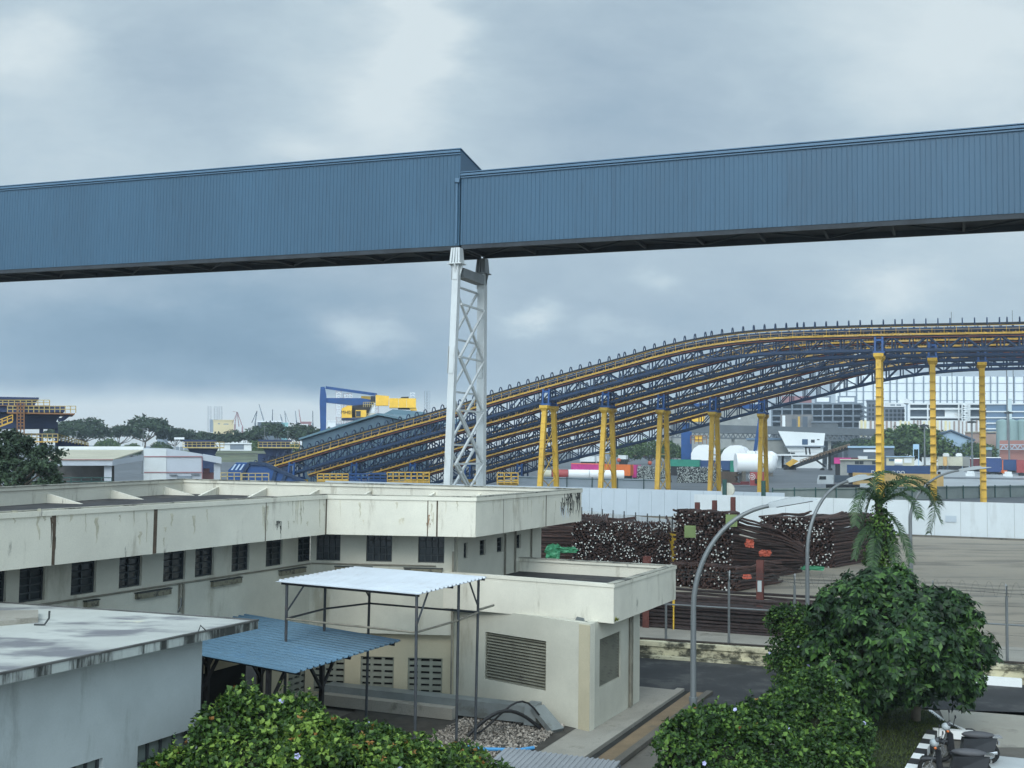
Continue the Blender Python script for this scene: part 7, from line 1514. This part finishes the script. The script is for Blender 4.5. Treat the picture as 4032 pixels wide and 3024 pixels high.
# mid skyline offices
Y = 620
simple('dark_office', 'dark grey office block with small windows right of the car park', 'building', 3412, 3478, 1578, 1668, 660, 25, mat('dark_render', lin(92, 100, 110), .8, .08, .03), m_cp, win=[(3420+14*i, 3428+14*i, 1592+17*j, 1602+17*j, m_glass) for i in range(4) for j in range(4)])
simple('low_dark_office', 'lower dark office with balconies left of the white staircase', 'building', 3478, 3560, 1602, 1660, 640, 25, mat('dark_render2', lin(104, 112, 122), .8, .08, .03), m_far_w, win=[(3486+16*i, 3498+16*i, 1612+16*j, 1624+16*j, m_glass) for i in range(5) for j in range(3)])
simple('white_penthouse', 'white stepped rooftop block above the dark office', 'building', 3484, 3560, 1586, 1604, 680, 18, m_palew, None, win=[(3506, 3524, 1592, 1602, m_far_g), (3530, 3548, 1592, 1602, m_far_g)]); simple('white_penthouse', 'small bright white rooftop cube behind the palm trestle', 'building', 3542, 3582, 1570, 1588, 690, 15, m_palew)
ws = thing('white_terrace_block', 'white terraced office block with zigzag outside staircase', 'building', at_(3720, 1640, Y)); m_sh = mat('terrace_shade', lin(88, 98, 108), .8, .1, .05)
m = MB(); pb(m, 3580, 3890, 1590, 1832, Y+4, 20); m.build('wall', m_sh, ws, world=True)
for y in (1586, 1606, 1640, 1655, 1668, 1684, 1700): m = MB(); pb(m, 3578, 3892, y, y+7, Y, 8); m.build('terrace', m_palew, ws, world=True)
for x in (3578, 3650, 3772, 3786, 3815, 3888): m = MB(); pb(m, x, x+6, 1584, 1714, Y-.4, 1); m.build('pillar', m_palew, ws, world=True)
m = MB(); pb(m, 3720, 3786, 1612, 1640, Y+2, 2); m.build('hall_front', m_palew, ws, world=True)
m = MB(); c = pd(3795, 1770, Y-2); pb(m, 3786, 3790, 1584, 1715, Y-3, 1); pb(m, 3810, 3814, 1584, 1715, Y-3, 1)
for k in range(7): y = 1590 + k*18; m.bar(pp(3788, y, c, BX), pp(3812, y+10, c, BX), 1.0); m.bar(pp(3812, y+10, c, BX), pp(3788, y+18, c, BX), 1.0)
m.build('staircase', m_palew, ws, world=True)
sf = thing('striped_block', 'low facade with cream, brown and white vertical stripes', 'building', at_(3600, 1680, 560)); m = MB(); pb(m, 3382, 3860, 1658, 1836, 560, 14); m.build('wall', m_palew, sf, world=True)
rg = random.Random(15); m_st = [mat('stripe_cream', lin(216, 204, 160), .7, .05), mat('stripe_brown', lin(150, 136, 128), .7, .05)]
x = 3388
while x < 3850: w_ = rg.uniform(5, 9); m = MB(); pb(m, x, x+w_, 1654 + rg.uniform(0, 6), 1718, 559.6, .35); m.build('stripe', rg.choice(m_st), sf, world=True); x += w_ + rg.uniform(4, 14)
gl = thing('glass_office', 'blue glass office block with white floor bands at the right edge', 'building', at_(3970, 1640, 610)); m = MB(); pb(m, 3884, 4150, 1592, 1834, 610, 25); m.build('glazing', mat('office_glass', lin(84, 110, 136), .2, .12, .05, spec=.7), gl, world=True)
for y in (1588, 1618, 1642, 1664, 1686, 1704): m = MB(); pb(m, 3882, 4150, y, y+4.5, 609, .9); m.build('floor_band', m_palew, gl, world=True)
m = MB(); pb(m, 3968, 3984, 1570, 1735, 608, 3); m.build('fin', mat('pale_fin', lin(186, 200, 202), .6, .04), gl, world=True)
simple('roof_house', 'low brown roofed house below the glass office', 'building', 3800, 3922, 1703, 1745, 430, 15, mat('brown_roof', lin(152, 132, 122), .8, .08, .1), m_beige, win=[(3888, 3920, 1700, 1708, m_far_d)])
for k, x in enumerate((3948, 3985, 4025)):
    p = at_(x, 1770, 470); m = MB(); h = pd(x, 1658, 470).z - p.z; m.tube((0, 0, 0), (0, 0, h), 2.5, n=18); m.tube((0, 0, h), (0, 0, h+.8), 2.5, .6, n=18); solo('silo', m, mat('grey_green_silo', lin(132, 154, 152), .6, .08, .1), ['left grey green silo of the three at the right edge', 'middle grey green silo of the three at the right edge', 'right grey green silo of the three at the right edge'][k], 'silo', p, 'grey green silos', 40)
rb = thing('red_lattice_hall', 'red hall with pale lattice front at the right edge', 'building', at_(3990, 1760, 360)); m = MB(); pb(m, 3936, 4120, 1734, 1850, 422, 12); m.build('wall', mat('brick_red', lin(158, 112, 102), .7, .08, .1), rb, world=True)
m = MB(); c = pd(4000, 1770, 420)
for i in range(8): x = 3940 + i*22; m.bar(pp(x, 1768, c, BX), pp(x+11, 1752, c, BX), .3); m.bar(pp(x+11, 1752, c, BX), pp(x+22, 1768, c, BX), .3)
m.bar(pp(3936, 1751, c, BX), pp(4110, 1751, c, BX), .35); m.bar(pp(3936, 1769, c, BX), pp(4110, 1769, c, BX), .35); m.build('lattice', m_pale, rb, world=True)
bg_ = thing('blue_gable_house', 'pale blue gabled shed roof among the right trees', 'shed', at_(3760, 1720, 410)); m = MB(); pe(m, [(3700, 1848), (3834, 1848), (3834, 1736), (3748, 1700), (3700, 1712)], 410, 12); m.build('wall', mat('pale_blue_gable', lin(146, 168, 186), .7, .05), bg_, world=True)
m = MB(); c = pd(3760, 1770, 409)
for a_, b_ in (((3694, 1712), (3745, 1697)), ((3745, 1697), (3840, 1736))): p, q = pp(*a_, c, BX), pp(*b_, c, BX); m.ext([p, q, q + Z*.6, p + Z*.6], A*14)
m.build('roof', mat('dark_blue_roof', lin(74, 92, 110), .6, .08), bg_, world=True)
simple('teal_shed', 'long low teal roofed shed behind the curtain trailers', 'shed', 3744, 3905, 1772, 1800, 415, 10, m_visd, mat('teal_roof', lin(134, 160, 164), .6, .06), roofh=11)
simple('blue_roof_shed', 'low pale blue roofed workshop left of the palm trestle', 'shed', 3340, 3520, 1764, 1800, 335, 10, m_far_d, mat('light_blue_roof', lin(150, 176, 196), .6, .06), roofh=8, win=[(3400, 3450, 1770, 1780, m_far_w)])
simple('white_workshop', 'cream and white open workshop behind the white water drum', 'shed', 3490, 3600, 1800, 1830, 318, 6, m_bei, mat('light_blue_roof2', lin(150, 172, 190), .6, .06), roofh=4, win=[(3500, 3530, 1806, 1816, m_shed), (3560, 3590, 1804, 1822, m_palew)])
wt = thing('water_tower', 'slender light blue water tower on four legs left of the second tall trestle', 'water tower', at_(3607, 1800, 400)); m_wt = mat('light_blue_steel', lin(158, 190, 212), .5, .05)
m = MB(); pb(m, 3595, 3619, 1749, 1769, 400, 2.3); m.build('tank', m_wt, wt, world=True)
m = MB()
for x in (3595, 3615.5):
    for o_ in (0, 2.0): pb(m, x, x+3.5, 1769.2, 1849, 400+o_, .3)
m.build('legs', m_wt, wt, world=True)
wd_ = thing('water_drum', 'white round water drum lying in front of the workshop', 'drum', at_(3540, 1830, 300)); p = pd(3535, 1821, 300); m = MB(); m.tube(p - B*.8, p + B*1.2, .95, n=18); m.build('shell', m_tank, wd_, 40, world=True); m = MB(); m.box(p.x-1, p.x+1.2, p.y-.6, p.y+.6, gz_(300), p.z-.8); m.build('stand', m_far_g, wd_, world=True)
# container row and trailers along the pale road
for x0, x1, y0, y1, mt, lb in ((3630, 3665, 1800, 1832, m_whc, 'white office container with a blue panel by the second tall trestle'), (3692, 3712, 1798, 1834, m_bei, 'narrow cream container right of the second tall trestle'), (3714, 3728, 1798, 1834, m_tanc, 'narrow tan container in the grey row'), (3730, 3786, 1798, 1834, m_bei, 'wide cream container in the grey row'), (3788, 3816, 1798, 1836, m_greyc, 'grey container at the end of the row')):
    cont(lb, x0, x1, y0, y1, 402, mt, 3)
for x, lb in ((3725, 'pale rooftop unit above the cream containers, left'), (3776, 'white rooftop unit above the cream containers, right')): m = MB(); m.box(-1.1, 1.1, -.8, .8, 0, .9); m.box(-.8, .8, -.6, .6, .9, 1.2); solo('rooftop_unit', m, m_whc, lb, 'unit', pd(x, 1797, 403.5), 'rooftop units', rz=-TH)
def trailer(label, x0, x1, y0, y1, Y, mt, stripe=None, txt=None):
    r, mx_, L, h = cont(label, x0, x1, y0, y1, Y, mt, 2.6, 'trailers along the pale road', 'box_trailer', 'trailer', False)
    m = MB(); pb(m, x0+6, x1-4, y1+.5, y1+6, Y+.5, 1.6); m.build('chassis', m_black, r, world=True); wheels(r, [x0+(x1-x0)*.15, x0+(x1-x0)*.3, x1-(x1-x0)*.15], y1+8, Y-1.0, .72)
    if stripe: m = MB(mx_); m.box(0, L, -.03, 2.63, h+.005, h+.22); m.build('roof_band', stripe, r, world=True)
    if txt: text('lettering', txt, 1.7, m_white, r, mx_ @ Vector((L*.36, -.05, h*.72)) - r.location, (R(90), 0, -TH), .01)
trailer('dark red trailer with white front edge right of the container row', 3820, 3854, 1806, 1850, 358, m_dred, m_white)
trailer('royal blue curtain trailer with white roof band', 3872, 3936, 1803, 1858, 338, m_bluec, m_white); trailer('navy trailer left of the red lettered container', 3940, 4002, 1812, 1852, 350, m_nav, m_bluec)
trailer('red container trailer with white letters at the right edge of the photo', 4004, 4120, 1812, 1862, 334, m_redc, None, 'DE')
of_ = thing('forklift', 'orange forklift standing between the two blue trailers', 'forklift', at_(3940, 1860, 338)); m = MB(); pb(m, 3932, 3938, 1818, 1858, 338, .5); pb(m, 3946, 3950, 1812, 1856, 338, .4); m.build('mast', m_org, of_, world=True); m = MB(); pb(m, 3934, 3966, 1852, 1864, 338.2, 1.6); m.build('body', m_org, of_, world=True); wheels(of_, [3940, 3960], 1866, 338, .5, 1.6)
for x, lb in ((3820, 'white concrete barrier under the dark red trailer'), (3968, 'white plastic barrier stack beside the forklift')):
    m = MB(); m.box(-1.3, 1.3, -.3, .3, 0, .8); m.box(-.9, 1.1, -.25, .25, .82, 1.5); solo('white_barrier', m, m_whc, lb, 'barrier', at_(x, 1850, 330), 'white barriers', rz=-TH)
# high light masts
def mast(label, x, y0, Y, head, yb=1850):
    p = at_(x, 1800, Y); r = thing('light_mast', label, 'light mast', p, 0, 'tall light masts'); h = pd(x, y0, Y).z - p.z; m = MB(); m.tube((0, 0, 0), (0, 0, h), .34, .18, 10); m.build('pole', m_galv, r, 40)
    if head:
        m = MB(); m.tube((0, 0, h-.5), (0, 0, h-.3), .9, n=12)
        for k in range(8): a_ = 2*math.pi*k/8; m.box(math.cos(a_)*1.1-.25, math.cos(a_)*1.1+.25, math.sin(a_)*1.1-.25, math.sin(a_)*1.1+.25, h-.9, h-.4)
        m.build('floodlights', m_lamplens, r)
mast('tall light mast with ring of floodlights at the right edge', 3974, 1618, 364, True); mast('tallest thin mast crossing the white ship hall', 3968, 1434, 430, False); mast('light mast with floodlight cluster over the blue gabled shed', 3828, 1654, 340, True); mast('short light mast behind the second tall trestle', 3641, 1668, 345, True)
for x, y0, lb in ((3752, 1228, 'thin antenna sticking up over the conveyors, left of two'), (3994, 1222, 'thin antenna sticking up over the conveyors, right of two')): mast(lb, x, y0, 640, False)
HAZE = 0.00024
# ================================================================= air
if HAZE:
    m = MB(); m.box(-1500, 1500, -60, 1900, -1.2, 140); hz = m.build('haze', bpy.data.materials.new('haze_air')); tag(hz, kind='stuff'); hm = hz.data.materials[0]; hm.use_nodes = True; nt = hm.node_tree
    for n in list(nt.nodes):
        if n.type == 'BSDF_PRINCIPLED': nt.nodes.remove(n)
    pv_ = nt.nodes.new('ShaderNodeVolumePrincipled'); pv_.inputs['Density'].default_value = HAZE; pv_.inputs['Color'].default_value = lin(206, 222, 236); pv_.inputs['Anisotropy'].default_value = 0.
    nt.links.new(pv_.outputs[0], nt.nodes['Material Output'].inputs['Volume'])
